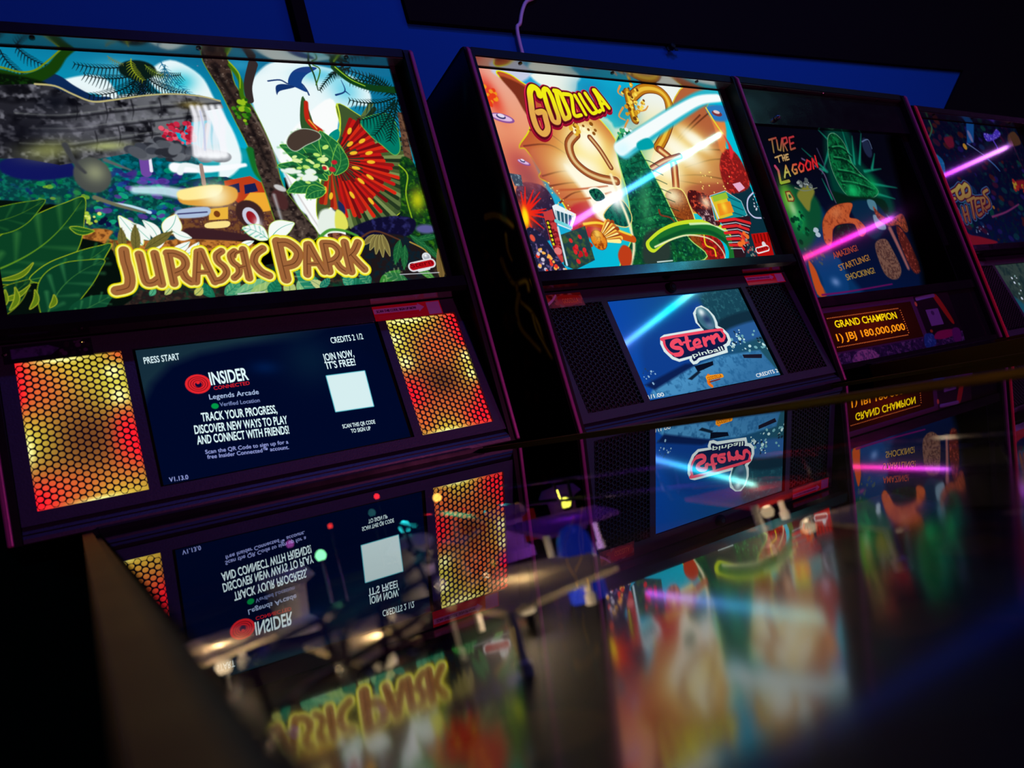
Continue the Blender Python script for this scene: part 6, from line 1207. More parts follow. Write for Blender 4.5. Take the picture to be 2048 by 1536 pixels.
# ---------------------------------------------------------------- helpers
def tag(o, label=None, cat=None, group=None, kind=None):
    if label: o['label'] = label
    if cat: o['category'] = cat
    if group: o['group'] = group
    if kind: o['kind'] = kind
    return o
def empty(name, loc, rz, label, cat, group=None):
    o = bpy.data.objects.new(name, None); COL.objects.link(o); o.location = loc; o.rotation_euler = (0, 0, rz); o.empty_display_size = .1
    return tag(o, label, cat, group)
class MB:
    """collects shapes, built as ONE mesh object"""
    def __init__(s): s.v = []; s.f = []; s.mi = []
    def add(s, v, f, m=0):
        n = len(s.v); s.v += [tuple(p) for p in v]; s.f += [tuple(i + n for i in q) for q in f]; s.mi += [m] * len(f); return s
    def box(s, a, b, m=0):
        x0, y0, z0 = a; x1, y1, z1 = b
        return s.add([(x0, y0, z0), (x1, y0, z0), (x1, y1, z0), (x0, y1, z0), (x0, y0, z1), (x1, y0, z1), (x1, y1, z1), (x0, y1, z1)],
                     [(0, 3, 2, 1), (4, 5, 6, 7), (0, 1, 5, 4), (1, 2, 6, 5), (2, 3, 7, 6), (3, 0, 4, 7)], m)
    def prism(s, prof, x0, x1, m=0):                       # profile in (y, z), swept along x
        n = len(prof); v = [(x0, y, z) for y, z in prof] + [(x1, y, z) for y, z in prof]
        f = [tuple(range(n)), tuple(range(2 * n - 1, n - 1, -1))] + [(i, i + n, (i + 1) % n + n, (i + 1) % n) for i in range(n)]
        return s.add(v, f, m)
    def tube(s, pts, r, n=10, m=0, cap=True):
        pts = [Vector(p) for p in pts]; v = []; f = []; up = None
        for i, p in enumerate(pts):
            t = (pts[min(i + 1, len(pts) - 1)] - pts[max(i - 1, 0)]).normalized()
            if up is None: up = Vector((0, 0, 1)) if abs(t.z) < .9 else Vector((0, 1, 0))
            a = t.cross(up).normalized(); b = a.cross(t).normalized(); up = b
            rr = r[i] if isinstance(r, (list, tuple)) else r
            v += [p + a * rr * math.cos(2 * PI * k / n) + b * rr * math.sin(2 * PI * k / n) for k in range(n)]
        for i in range(len(pts) - 1):
            for k in range(n): f.append((i * n + k, i * n + (k + 1) % n, (i + 1) * n + (k + 1) % n, (i + 1) * n + k))
        if cap: f += [tuple(range(n - 1, -1, -1)), tuple((len(pts) - 1) * n + k for k in range(n))]
        return s.add(v, f, m)
    def lathe(s, c, prof, n=16, m=0, axis='z'):
        v = []; f = []
        for r, h in prof:
            for k in range(n):
                a = 2 * PI * k / n; x, y = r * math.cos(a), r * math.sin(a)
                v.append((c[0] + x, c[1] + y, c[2] + h) if axis == 'z' else (c[0] + x, c[1] - h, c[2] + y))
        for i in range(len(prof) - 1):
            for k in range(n): f.append((i * n + k, i * n + (k + 1) % n, (i + 1) * n + (k + 1) % n, (i + 1) * n + k))
        f += [tuple(range(n - 1, -1, -1)), tuple((len(prof) - 1) * n + k for k in range(n))]
        return s.add(v, f, m)
    def build(s, name, mats, parent=None, zo=0, smooth=False, bevel=0, recalc=True):
        me = bpy.data.meshes.new(name); me.from_pydata([(x, y, z + zo) for x, y, z in s.v], [], s.f)
        for m in (mats if isinstance(mats, (list, tuple)) else [mats]): me.materials.append(m)
        me.polygons.foreach_set('material_index', s.mi)
        if recalc: bm = bmesh.new(); bm.from_mesh(me); bmesh.ops.recalc_face_normals(bm, faces=bm.faces); bm.to_mesh(me); bm.free()
        if smooth:
            me.polygons.foreach_set('use_smooth', [True] * len(me.polygons)); me.set_sharp_from_angle(angle=.7)
        o = bpy.data.objects.new(name, me); COL.objects.link(o)
        if parent: o.parent = parent
        if bevel:
            b = o.modifiers.new('bevel', 'BEVEL'); b.width = bevel; b.segments = 2; b.limit_method = 'ANGLE'
        return o
_text_cache = {}
def text_mesh(t, off=.0):
    """outline of a line of writing: (verts xy, faces, width, cap height)"""
    key = (t, off)
    if key not in _text_cache:
        cu = bpy.data.curves.new('t', 'FONT'); cu.body = t; cu.size = 1; cu.offset = off; cu.resolution_u = 3; ob = bpy.data.objects.new('t', cu); COL.objects.link(ob)
        dg = bpy.context.evaluated_depsgraph_get(); me = bpy.data.meshes.new_from_object(ob.evaluated_get(dg))
        v = np.array([(p.co.x, p.co.y) for p in me.vertices]) if len(me.vertices) else np.zeros((0, 2)); f = [tuple(p.vertices) for p in me.polygons]
        bpy.data.objects.remove(ob); bpy.data.curves.remove(cu); bpy.data.meshes.remove(me); _text_cache[key] = (v, f)
    return _text_cache[key]
def srgb(c): return tuple((x / 255 / 12.92 if x <= 10.3 else ((x / 255 + .055) / 1.055) ** 2.4) for x in c)
def panel(name, P, texts, m, parent, zo, place, lift=.0006, gain=None):
    """a flat printed or glowing panel: colour grid plus lettering, one mesh. place(x, z, lift) -> xyz"""
    nx, nz = P.nx, P.nz; C = P.linear().reshape(-1, 3)
    if gain: C = C * gain
    X, Z = P.X.ravel() / 1000, P.Z.ravel() / 1000; V = np.array(place(X, Z, 0)).T
    j, i = np.meshgrid(np.arange(nz - 1), np.arange(nx - 1), indexing='ij'); a = (j * nx + i).ravel(); Q = np.stack([a, a + 1, a + nx + 1, a + nx], 1)
    tv = []; tf = []; tc = []
    for (t, x, z, w, h, ang, colr, bold) in texts:
        v, f = text_mesh(t, .012 * bold)
        if not len(v): continue
        wd = v[:, 0].max() - v[:, 0].min(); hh = .69; u = (v[:, 0] - v[:, 0].min()) * w / wd; q = v[:, 1] * h / hh; n0 = len(V) + sum(len(k) for k in tv)
        px = (x + u * math.cos(ang) - q * math.sin(ang)) / 1000; pz = (z + u * math.sin(ang) + q * math.cos(ang)) / 1000
        tv.append(np.array(place(px, pz, lift)).T); tf += [[k + n0 for k in g] for g in f]; tc.append(np.tile(srgb(colr), (len(v), 1)))
    if tv: V = np.concatenate([V] + tv); C = np.concatenate([C] + tc)
    V = V + np.array([0, 0, zo])
    me = bpy.data.meshes.new(name); me.vertices.add(len(V)); me.vertices.foreach_set('co', V.astype(np.float32).ravel())
    loops = np.concatenate([Q.ravel(), np.array([k for g in tf for k in g], int)]) if tf else Q.ravel()
    sizes = np.concatenate([np.full(len(Q), 4), np.array([len(g) for g in tf], int)]) if tf else np.full(len(Q), 4)
    me.loops.add(len(loops)); me.loops.foreach_set('vertex_index', loops.astype(np.int32)); me.polygons.add(len(sizes))
    me.polygons.foreach_set('loop_start', (np.cumsum(sizes) - sizes).astype(np.int32)); me.update(calc_edges=True)
    at = me.color_attributes.new('Col', 'FLOAT_COLOR', 'POINT'); at.data.foreach_set('color', np.concatenate([C, np.ones((len(C), 1))], 1).astype(np.float32).ravel())
    me.materials.append(m); me.validate(); o = bpy.data.objects.new(name, me); COL.objects.link(o)
    if parent: o.parent = parent
    return o
# ---------------------------------------------------------------- the room
def room():
    def st(o, nm=None): return tag(o, kind='structure')
    X0, X1, Y0, Y1, H = -2.6, 9.6, -3.6, .30, 4.4
    st(MB().box((X0 - .1, Y0 - .1, -.1), (X1 + .1, Y1 + .1, 0)).build('floor', M['floor']))
    st(MB().box((X0 - .1, Y0 - .1, H), (X1 + .1, Y1 + .1, H + .1)).build('ceiling', M['dark']))
    st(MB().box((X0 - .1, Y1, 0), (X1 + .1, Y1 + .1, H)).build('wall_back', M['wall']))
    st(MB().box((X0 - .1, Y0 - .1, 0), (X1 + .1, Y0, H)).build('wall_front', M['dark']))
    st(MB().box((X0 - .1, Y0, 0), (X0, Y1, H)).build('wall_left', M['dark']))
    st(MB().box((X1, Y0, 0), (X1 + .1, Y1, H)).build('wall_right', M['dark']))
    # black boxed soffit over the row, black upright in the corner, black slanted boarding at the far end
    st(MB().box((.705, Y1 - .012, Z0 + .978), (X1, Y1, H)).build('trim_1', M['dark']))
    st(MB().box((.438, Y1 - .02, 0), (.466, Y1, H)).build('trim_2', M['dark']))
    m = MB(); prof = [(2.905, Z0 + .978), (2.70, Z0 + .82), (2.70, 0), (X1, 0), (X1, Z0 + .978)]; n = len(prof)
    m.add([(x, Y1 - .012, z) for x, z in prof] + [(x, Y1, z) for x, z in prof], [tuple(range(n)), tuple(range(2 * n - 1, n - 1, -1))] + [(i, i + n, (i + 1) % n + n, (i + 1) % n) for i in range(n)])
    st(m.build('trim_3', M['dark']))
room()
# grey cable hanging down the wall behind the second machine
pts = [(1.16, .285, Z0 + 1.60), (1.14, .283, Z0 + 1.3), (1.085, .282, Z0 + 1.10), (1.035, .283, Z0 + 1.055), (1.005, .286, Z0 + 1.0), (.985, .288, Z0 + .93), (.98, .288, Z0 + .5), (.98, .288, Z0 + .1)]
pts = [tuple(p) for p in Painter.smooth(pts, False, 6)]
o = MB().tube(pts, .0048, 10).build('power_cable', M['cable'], smooth=True)
tag(o, 'thin grey cable hanging down the blue wall behind the monster city machine', 'cable')
k = MB().lathe((1.484, .288, Z0 + .967), [(.001, .012), (.008, .010), (.010, .004), (.010, -.002)], 14, axis='y').add([], [])
k.box((1.466, .286, Z0 + .955), (1.476, .2885, Z0 + .966)); k.box((1.494, .286, Z0 + .957), (1.505, .2885, Z0 + .965))
tag(k.build('wall_hook', M['black'], smooth=True), 'small black hook fixed to the blue wall under the black soffit', 'hook')
def neon(name, a, b, stops, s, label, r=.011, wall=0, up=.2):
    a, b = Vector(a), Vector(b); L = (b - a).length; root = empty(name, a, 0, label, 'light'); 
    d = (b - a).normalized(); yv = Vector((0, 0, 1)).cross(d).normalized(); zv = d.cross(yv); root.rotation_mode = 'QUATERNION'
    root.rotation_quaternion = Matrix(((d.x, yv.x, zv.x), (d.y, yv.y, zv.y), (d.z, yv.z, zv.z))).to_quaternion()
    t = MB().tube([(i * L / 12, 0, 0) for i in range(13)], r, 12).build('light_tube', strip_mat(name + '_glow', stops, s), root)
    if wall: MB().box((0, -r - .014, -.016), (L, -r - .001, .016)).build('mounting_channel', M['black'], root)
    else: MB().box((0, -.016, r + .001), (L, .016, r + .012)).build('mounting_channel', M['black'], root)
    for x in (L * .1, L * .9):
        if wall: MB().box((x - .01, -wall, -.004), (x + .01, -r - .012, .004)).build('wall_bracket', M['steel'], root)
        else: MB().tube([(x, 0, r + .01), (x, 0, r + .01 + up)], .004, 6).build('hanger', M['steel'], root)
NEON = {}
# ---------------------------------------------------------------- machines
def hexgrille(x0, x1, z0, z1, parent, zo, deep=.003, yo=-.004):
    """steel plate with a staggered field of round holes"""
    px = .00752; pz = px / .866; nx = int((x1 - x0) / px); nz = int((z1 - z0) / pz); mb = MB(); R = px / 1.5 * 1.0; cells = []
    cx0 = (x0 + x1) / 2 - (nx - 1) * px / 2; cz0 = (z0 + z1) / 2 - (nz - 1) * pz / 2 - pz / 4
    for i in range(nx):
        for j in range(nz):
            cx = cx0 + i * px; cz = cz0 + j * pz + (i % 2) * pz / 2; cells.append((cx, cz))
            r = .0037; N = 12; vv = []; hx = []
            for k in range(N):
                a = 2 * PI * k / N; seg = (a % (PI / 3)) - PI / 6; ap = px / 1.732 * .866 * 1.0; Rr = (pz / 2) / math.cos(((a - PI / 2) + PI / 6) % (PI / 3) - PI / 6)
                hx.append((cx + Rr * math.cos(a), cz + Rr * math.sin(a))); vv.append((cx + r * math.cos(a), cz + r * math.sin(a)))
            P3 = lambda p, d: (p[0], SP * p[1] + yo + d, p[1])
            v = [P3(p, 0) for p in hx] + [P3(p, 0) for p in vv] + [P3(p, deep) for p in vv]
            mb.add(v, [(k, (k + 1) % N, N + (k + 1) % N, N + k) for k in range(N)] + [(N + k, N + (k + 1) % N, 2 * N + (k + 1) % N, 2 * N + k) for k in range(N)])
    me = bpy.data.meshes.new('speaker_grille'); me.from_pydata([(x, y, z + zo) for x, y, z in mb.v], [], mb.f); me.materials.append(M['grille'])
    o = bpy.data.objects.new('speaker_grille', me); COL.objects.link(o); o.parent = parent; return o
def led_panel(x0, x1, z0, z1, side, parent, zo):
    P = Painter(x0 * 1000, x1 * 1000, z0 * 1000, z1 * 1000, 1.5, (150, 100, 40)); w, h = (x1 - x0) * 1000, (z1 - z0) * 1000
    g = lambda c, u, v, a, b, op=1: P.glow(c, (x0 * 1000 + u * w, z0 * 1000 + v * h), a * w, b * h, 0, op)
    Y = (205, 195, 60); Rr = (255, 24, 40); O = (214, 96, 44); WH = (255, 255, 170); B = (112, 66, 30)
    if side < 0:
        for a in ((Y, .4, .93, .5, .2), (Y, .9, .75, .3, .25), (Y, .02, .5, .28, .2), (Y, .7, .02, .4, .16), (O, .15, .8, .3, .2), (O, .85, .3, .2, .2), (O, .3, .12, .4, .12), (B, .55, .42, .3, .2), (Rr, -.02, .96, .14, .14), (Rr, .0, .8, .07, .12), (Rr, .0, .05, .22, .12), (Rr, .93, .40, .13, .16), (Rr, 1.0, .3, .07, .1), (O, .98, .98, .12, .05), (WH, .88, .86, .075, .05), (WH, .9, .68, .085, .06), (WH, .42, .99, .2, .02), (WH, .0, .4, .06, .1), (WH, .55, 0, .2, .02)): g(*a)
    else:
        for a in ((Y, .3, .95, .5, .16), (Y, .05, .75, .25, .22), (Y, .95, .5, .3, .2), (Y, .4, .02, .4, .14), (O, .6, .7, .3, .2), (O, .5, .3, .3, .2), (B, .5, .42, .26, .14), (Rr, .98, .93, .2, .12), (Rr, .98, .78, .1, .1), (Rr, .04, .34, .2, .16), (Rr, .9, .08, .26, .12), (Rr, 1.0, .22, .12, .12), (O, .1, .12, .15, .1), (WH, .06, .83, .09, .05), (WH, .1, .62, .09, .06), (WH, .95, .6, .06, .05), (WH, .95, .44, .06, .05), (WH, .3, .98, .3, .03), (WH, .35, .0, .2, .02)): g(*a)
    return panel('speaker_light', P, [], M['led'], parent, zo, lambda x, z, l: (x, SP * z + .0005 - l, z))
def sticker_red(parent, zo, x, z, w, h, ang=0):
    """red sticker with a lilac arrow pointing at a blank lilac square"""
    P = Painter(x * 1000, (x + w) * 1000, z * 1000, (z + h) * 1000, .7, (210, 14, 50)); u = lambda a, b: (x * 1000 + a * w * 1000, z * 1000 + b * h * 1000)
    P.poly((190, 150, 215), [u(.01, .48), u(.01, .82), u(.66, .82), u(.66, .95), u(.75, .65), u(.66, .36), u(.66, .48)]); P.poly((175, 140, 205), [u(.79, .08), u(.79, .94), u(.985, .94), u(.985, .08)])
    P.poly((214, 60, 90), [u(.05, .26), u(.05, .30), u(.45, .30), u(.45, .26)]); P.poly((214, 60, 90), [u(.05, .14), u(.05, .18), u(.68, .18), u(.68, .14)])
    T = [('SCAN THIS CODE, SIGN UP NOW', *u(.05, .56), .58 * w * 1000, h * 170, 0, (80, 30, 90), 1.0)]
    return panel('instruction_sticker', P, T, M['print'], parent, zo, lambda a, b, l: (a, SP * b - .0050 - l, b), gain=None)
def card(parent, zo, x, z, w, h, base, ops, T=(), name='rate_card'):
    P = Painter(x * 1000, (x + w) * 1000, z * 1000, (z + h) * 1000, .8, base); P.run(ops)
    return panel(name, P, T, M['print'], parent, zo, lambda a, b, l: (a, SP * b - .0050 - l, b))
def cabinet(root, zo, rich):
    """lower cabinet, rails, glass, legs and what stands under the glass"""
    YF, YB = -1.17, .225
    m = MB(); prof = [(YF, gz(YF) - .004), (YB, gz(YB) - .004), (YB, -.60), (YF, -.52)]
    for x0, x1 in ((CXL + .001, CXL + .017), (CXR - .017, CXR - .001)): m.prism(prof, x0, x1)
    m.box((CXL + .017, YF, -.52), (CXR - .017, YF + .018, gz(YF) - .004)); m.box((CXL + .017, YB - .018, -.60), (CXR - .017, YB, gz(YB) - .03)); m.prism([(YF, -.52), (YB, -.60), (YB, -.585), (YF, -.505)], CXL + .017, CXR - .017)
    m.build('lower_cabinet', M['black'], root, zo)
    for x0, x1 in ((CXL, CXL + .0092), (CXR - .0092, CXR)):
        r = MB(); r.prism([(YF - .01, gz(YF - .01) - .003), (-.03, gz(-.03) - .003), (-.03, gz(-.03) + .0035), (YF - .01, gz(YF - .01) + .0035)], x0, x1)
        xo = (x0 - .0015, x0) if x0 < 0 else (x1, x1 + .0015); r.prism([(YF - .01, gz(YF - .01) - .04), (-.03, gz(-.03) - .04), (-.03, gz(-.03) + .0035), (YF - .01, gz(YF - .01) + .0035)], *xo)
        r.build('side_rail', M['rail'], root, zo)
    l = MB(); l.box((CXL - .006, YF - .055, gz(YF) - .05), (CXR + .006, YF - .001, gz(YF) + .004)); l.build('lockdown_bar', M['steel'], root, zo, bevel=.006)
    # glass pane: a thin slab, reflecting on its upper face
    n = Vector((0, -math.sin(GLA), math.cos(GLA))); g = MB(); xa, xb = CXL + .017, CXR - .017; T = lambda y: (y, gz(y))
    y0, y1 = YF + .004, -.035
    g.add([(xa, y0, gz(y0)), (xb, y0, gz(y0)), (xb, y1, gz(y1)), (xa, y1, gz(y1))], [(0, 1, 2, 3)], 0)
    g.add([(xa, y0, gz(y0) - .004), (xb, y0, gz(y0) - .004), (xb, y1, gz(y1) - .004), (xa, y1, gz(y1) - .004), (xa, y0, gz(y0)), (xb, y0, gz(y0)), (xb, y1, gz(y1)), (xa, y1, gz(y1))], [(0, 3, 2, 1), (0, 1, 5, 4), (1, 2, 6, 5), (2, 3, 7, 6), (3, 0, 4, 7)], 1)
    g.build('playfield_glass', [GLASS, GEDGE], root, zo, recalc=False)
    c = MB(); c.prism([(-.035, gz(-.035) - .004), (-.012, gz(-.012) - .004), (-.012, gz(-.012) + .008), (-.035, gz(-.035) + .005)], CXL + .0165, CXR - .0165); c.build('glass_channel', M['gloss'], root, zo)
    legs = []
    for x, y in ((CXL + .02, YF + .03), (CXR - .02, YF + .03), (CXL + .02, YB - .04), (CXR - .02, YB - .04)):
        L = MB(); sx = -1 if x < .17 else 1; fl = -zo; tx = x + sx * .03
        L.add([(tx - sx * .05, y - .004, -.30), (tx + sx * -.012, y - .004, -.30), (tx - sx * .012, y + .03, -.30), (tx - sx * .016, y + .03, -.30), (tx - sx * .016, y, -.30), (tx - sx * .05, y, -.30)] +
              [(tx - sx * .03, y - .004, fl + .03), (tx, y - .004, fl + .03), (tx, y + .022, fl + .03), (tx - sx * .004, y + .022, fl + .03), (tx - sx * .004, y, fl + .03), (tx - sx * .03, y, fl + .03)],
              [(0, 1, 7, 6), (1, 2, 8, 7), (2, 3, 9, 8), (3, 4, 10, 9), (4, 5, 11, 10), (5, 0, 6, 11), (5, 4, 3, 2, 1, 0), (6, 7, 8, 9, 10, 11)])
        lg = L.build('leg', M['steel'], root, zo)
        f = MB().lathe((tx - sx * .012, y + .008, fl), [(.022, 0), (.022, .008), (.010, .018), (.005, .022), (.005, .04)], 14).build('leveller_foot', M['steel'], None, zo); f.parent = lg
    # playfield board with printed colour
    dep = .085; B = (CXL + .019, CXR - .019, YF + .10, -.05)
    P = Painter(B[0] * 1000, B[1] * 1000, B[2] * 1000, B[3] * 1000, 4, (10, 8, 8)); q = [(B[0] * 1000, B[2] * 1000), (B[1] * 1000, B[2] * 1000), (B[1] * 1000, B[3] * 1000), (B[0] * 1000, B[3] * 1000)]
    P.spots(rich['paint'], q, 150, 8, 34, rich['seed'], 1.4, 0, .8, 6); P.spots([(150, 120, 80), (130, 90, 50)], q, 10, 5, 10, rich['seed'] + 1, 1.2, 0, .8, 4)
    panel('playfield', P, [], M['board'], root, zo, lambda x, y, l: (x, y, gz(y) - dep + l + x * 0))
    ap = MB(); ap.prism([(YF + .02, gz(YF + .02) - .03), (YF + .12, gz(YF + .12) - .05), (YF + .12, gz(YF + .12) - .085), (YF + .02, gz(YF + .02) - .085)], CXL + .019, CXR - .019); ap.build('apron', M['gloss'], root, zo)
    under(root, zo, rich, dep)
def bulb(root, zo, x, y, d, r, col, s, lampw=0):
    z = gz(y) - d; b = MB().lathe((x, y, z), [(.0005, -r), (r * .7, -r * .72), (r, 0), (r * .7, r * .72), (.0005, r)], 14).build('lamp_bulb', emis('bulb_glow', col, s), root, zo, smooth=True)
    k = MB().lathe((x, y, gz(y) - .085), [(r * .5, 0), (r * .5, .085 - d - r * .8)], 8).build('bulb_socket', M['steel'], b, 0); k.parent = b; k.location.z = zo
    if lampw:
        l = lamp('POINT', (0, 0, 0), col, lampw, r); l.parent = root; l.location = (x, y, z + zo + r + .004)
    return b
def under(root, zo, rich, dep):
    G_ = lambda x, y, d: (x, y, gz(y) - d)
    for (x, y, d, r, c, s, w) in rich['bulbs']: bulb(root, zo, x, y, d, r, c, s, w)
    if not rich.get('full'):
        return
    # cream slingshot plastics and ramps lit from below, posts, rubber rings, wire ramps, gates
    def plate(name, pts, d, m, th=.003):
        n = len(pts); mb = MB(); v = [G_(x, y, d) for x, y in pts] + [G_(x, y, d + th) for x, y in pts]
        mb.add(v, [tuple(range(n)), tuple(range(2 * n - 1, n - 1, -1))] + [(i, i + n, (i + 1) % n + n, (i + 1) % n) for i in range(n)]); o = mb.build(name, m, root, zo)
        for x, y in pts[::2]:
            p = MB().lathe(G_(x * .9 + .1 * pts[0][0], y * .9 + .1 * pts[0][1], dep), [(.004, 0), (.004, .006), (.0025, .007), (.0025, dep - d)], 8).build('post', M['white'], o, 0, smooth=True); p.location.z = zo
        return o
    plate('plastic_cover', [(.07, -.74), (.15, -.72), (.17, -.66), (.11, -.63), (.06, -.68)], .055, M['cream'])
    plate('plastic_cover', [(.00, -.73), (.05, -.70), (.04, -.64), (-.01, -.66)], .058, M['cream'])
    plate('plastic_cover', [(-.06, -.62), (-.01, -.60), (-.02, -.54), (-.07, -.55)], .060, M['cream'])
    plate('plastic_cover', [(.18, -.60), (.26, -.58), (.28, -.52), (.20, -.50)], .050, M['violet'])
    plate('plastic_cover', [(.27, -.80), (.33, -.79), (.36, -.74), (.29, -.73)], .062, M['cream'])
    plate('plastic_cover', [(.28, -.70), (.36, -.69), (.39, -.62), (.31, -.60)], .052, M['redp'])
    def wire_ramp(path, w=.020, r=.0016):
        P_ = [Vector(p) for p in Painter.smooth(path, False, 8)]; mb = MB(); off = []
        for i, p in enumerate(P_):
            t = (P_[min(i + 1, len(P_) - 1)] - P_[max(i - 1, 0)]).normalized(); off.append(t.cross(Vector((0, 0, 1))).normalized())
        for sx, dz in ((-.5, 0), (.5, 0), (-.75, .018), (.75, .018)): mb.tube([p + o_ * w * sx + Vector((0, 0, dz)) for p, o_ in zip(P_, off)], r, 6)
        o = mb.build('wire_ramp', M['steel'], root, zo, smooth=True)
        for i in range(2, len(P_) - 1, 6):
            p, o_ = P_[i], off[i]; h = MB().tube([p + o_ * w * .75 + Vector((0, 0, .018)), p + o_ * w * .62, p + o_ * w * .3 + Vector((0, 0, -.008)), p - o_ * w * .3 + Vector((0, 0, -.008)), p - o_ * w * .62, p - o_ * w * .75 + Vector((0, 0, .018))], r, 6).build('hoop', M['steel'], o, 0, smooth=True); h.location.z = zo
    wire_ramp([G_(-.065, -.90, .045), G_(-.045, -.82, .042), G_(-.01, -.79, .040), G_(.03, -.765, .038), G_(.075, -.70, .035), G_(.09, -.60, .034)])
    wire_ramp([G_(.36, -.86, .05), G_(.35, -.70, .046), G_(.30, -.55, .044), G_(.24, -.44, .042), G_(.20, -.30, .042)])
    # blue domed turret, star post, red stand-up targets
    MB().lathe(G_(.165, -.658, .085), [(.012, 0), (.012, .03), (.010, .04), (.006, .046), (.0005, .048)], 18).build('bumper_cap', M['bluep'], root, zo, smooth=True)
    st = MB(); c = Vector(G_(.087, -.663, .03))
    for k in range(5):
        a = 2 * PI * k / 5 + .3; st.tube([c, c + Vector((math.cos(a) * .016, 0, math.sin(a) * .016))], [.0035, .001], 6)
    st.tube([c, c - Vector((0, 0, .05))], .002, 6); st.build('star_post', M['white'], root, zo, smooth=True)
    for i in range(4): MB().box((.205 + i * .022, -.402, gz(-.40) - .085), (.222 + i * .022, -.398, gz(-.40) - .055)).build('target', M['redp'], root, zo)
    MB().lathe(G_(.017, -.78, .085), [(.007, 0), (.007, .045), (.0005, .05)], 14).build('rubber_post', M['gloss'], root, zo, smooth=True)
    for i, (x, y) in enumerate(((.12, -.50), (.22, -.47), (.02, -.50), (.31, -.42))): 
        MB().lathe(G_(x, y, .085), [(.018, 0), (.018, .008), (.012, .012), (.014, .034), (.022, .038), (.016, .046), (.0005, .048)], 20).build('pop_bumper', M['violet'] if i % 2 else M['white'], root, zo, smooth=True)
def head(root, zo, mould, side_art=False, z_front=None):
    """backbox shell: sides, top, back, floor"""
    YB = .225; T = .017; m = MB(); prof = [(BY, BZB), (YB, BZB), (YB, BZT - .004), (BY + .012, BZT), (BY + .003, BZT - .003), (BY, BZT - .012)]
    m.prism(prof, BXL, BXL + T); m.prism(prof, BXR - T, BXR); m.box((BXL + T, BY + .004, BZT - T), (BXR - T, YB, BZT - .001)); m.box((BXL + T, YB - .012, BZB), (BXR - T, YB, BZT - T)); m.box((BXL + T, BY + .001, BZB), (BXR - T, YB - .012, BZB + .012))
    m.build('backbox', M['black'], root, zo)
    MB().box((BXL + T, BY + .006, BZT - T - .0015), (BXR - T, TY, BZT - T - .0005)).build('top_reveal', M['reveal'], root, zo)
    for x in (BXL, BXR - T): 
        e = MB(); e.prism([(BY - .005, BZB), (BY + .002, BZB), (BY + .002, BZT - .010), (BY - .001, BZT - .005), (BY - .005, BZT - .012)], x + (.0015 if x < 0 else T - .0085), x + (.0085 if x < 0 else T - .0015)); e.build('edge_moulding', mould, root, zo, bevel=.002)
    for x, i in ((BXL + .12, 0), (BXL + .34, 1), (BXR - .12, 2)):
        MB().lathe((x, BY + .012, BZT - T - .004), [(.0005, .0), (.004, .001), (.004, .004)], 10).build('screw', M['gloss'], root, zo)
    # two inner cheeks and the back plate that carries the picture
    for x0, x1 in ((BXL + T, TXL), (TXR, BXR - T)): MB().box((x0, TY - .004, TZB - .02), (x1, TY + .02, BZT - T - .002)).build('picture_frame', M['gloss'], root, zo)
    MB().box((BXL + T, TY + .001, TZT), (BXR - T, TY + .02, BZT - T - .0015)).build('picture_frame', M['gloss'], root, zo)
    MB().box((TXL, TY + .003, TZB), (TXR, TY + .02, TZT)).build('light_box', M['black'], root, zo)
def base_of_head(root, zo, ledge=True):
    if ledge: MB().prism([(BY - .002, BZB + .001), (BY - .002, BZB + .006), (.004, -.012), (.02, -.012), (.02, BZB + .001)], BXL + .018, BXR - .018).build('lower_ledge', M['panel'], root, zo)
    MB().prism([(-.034, gz(-.034) + .006), (-.034, BZB - .012), (-.012, BZB - .002), (.10, BZB - .002), (.10, gz(-.034) + .006)], CXL + .002, CXR - .002).build('hinge_cover', M['gloss'], root, zo)
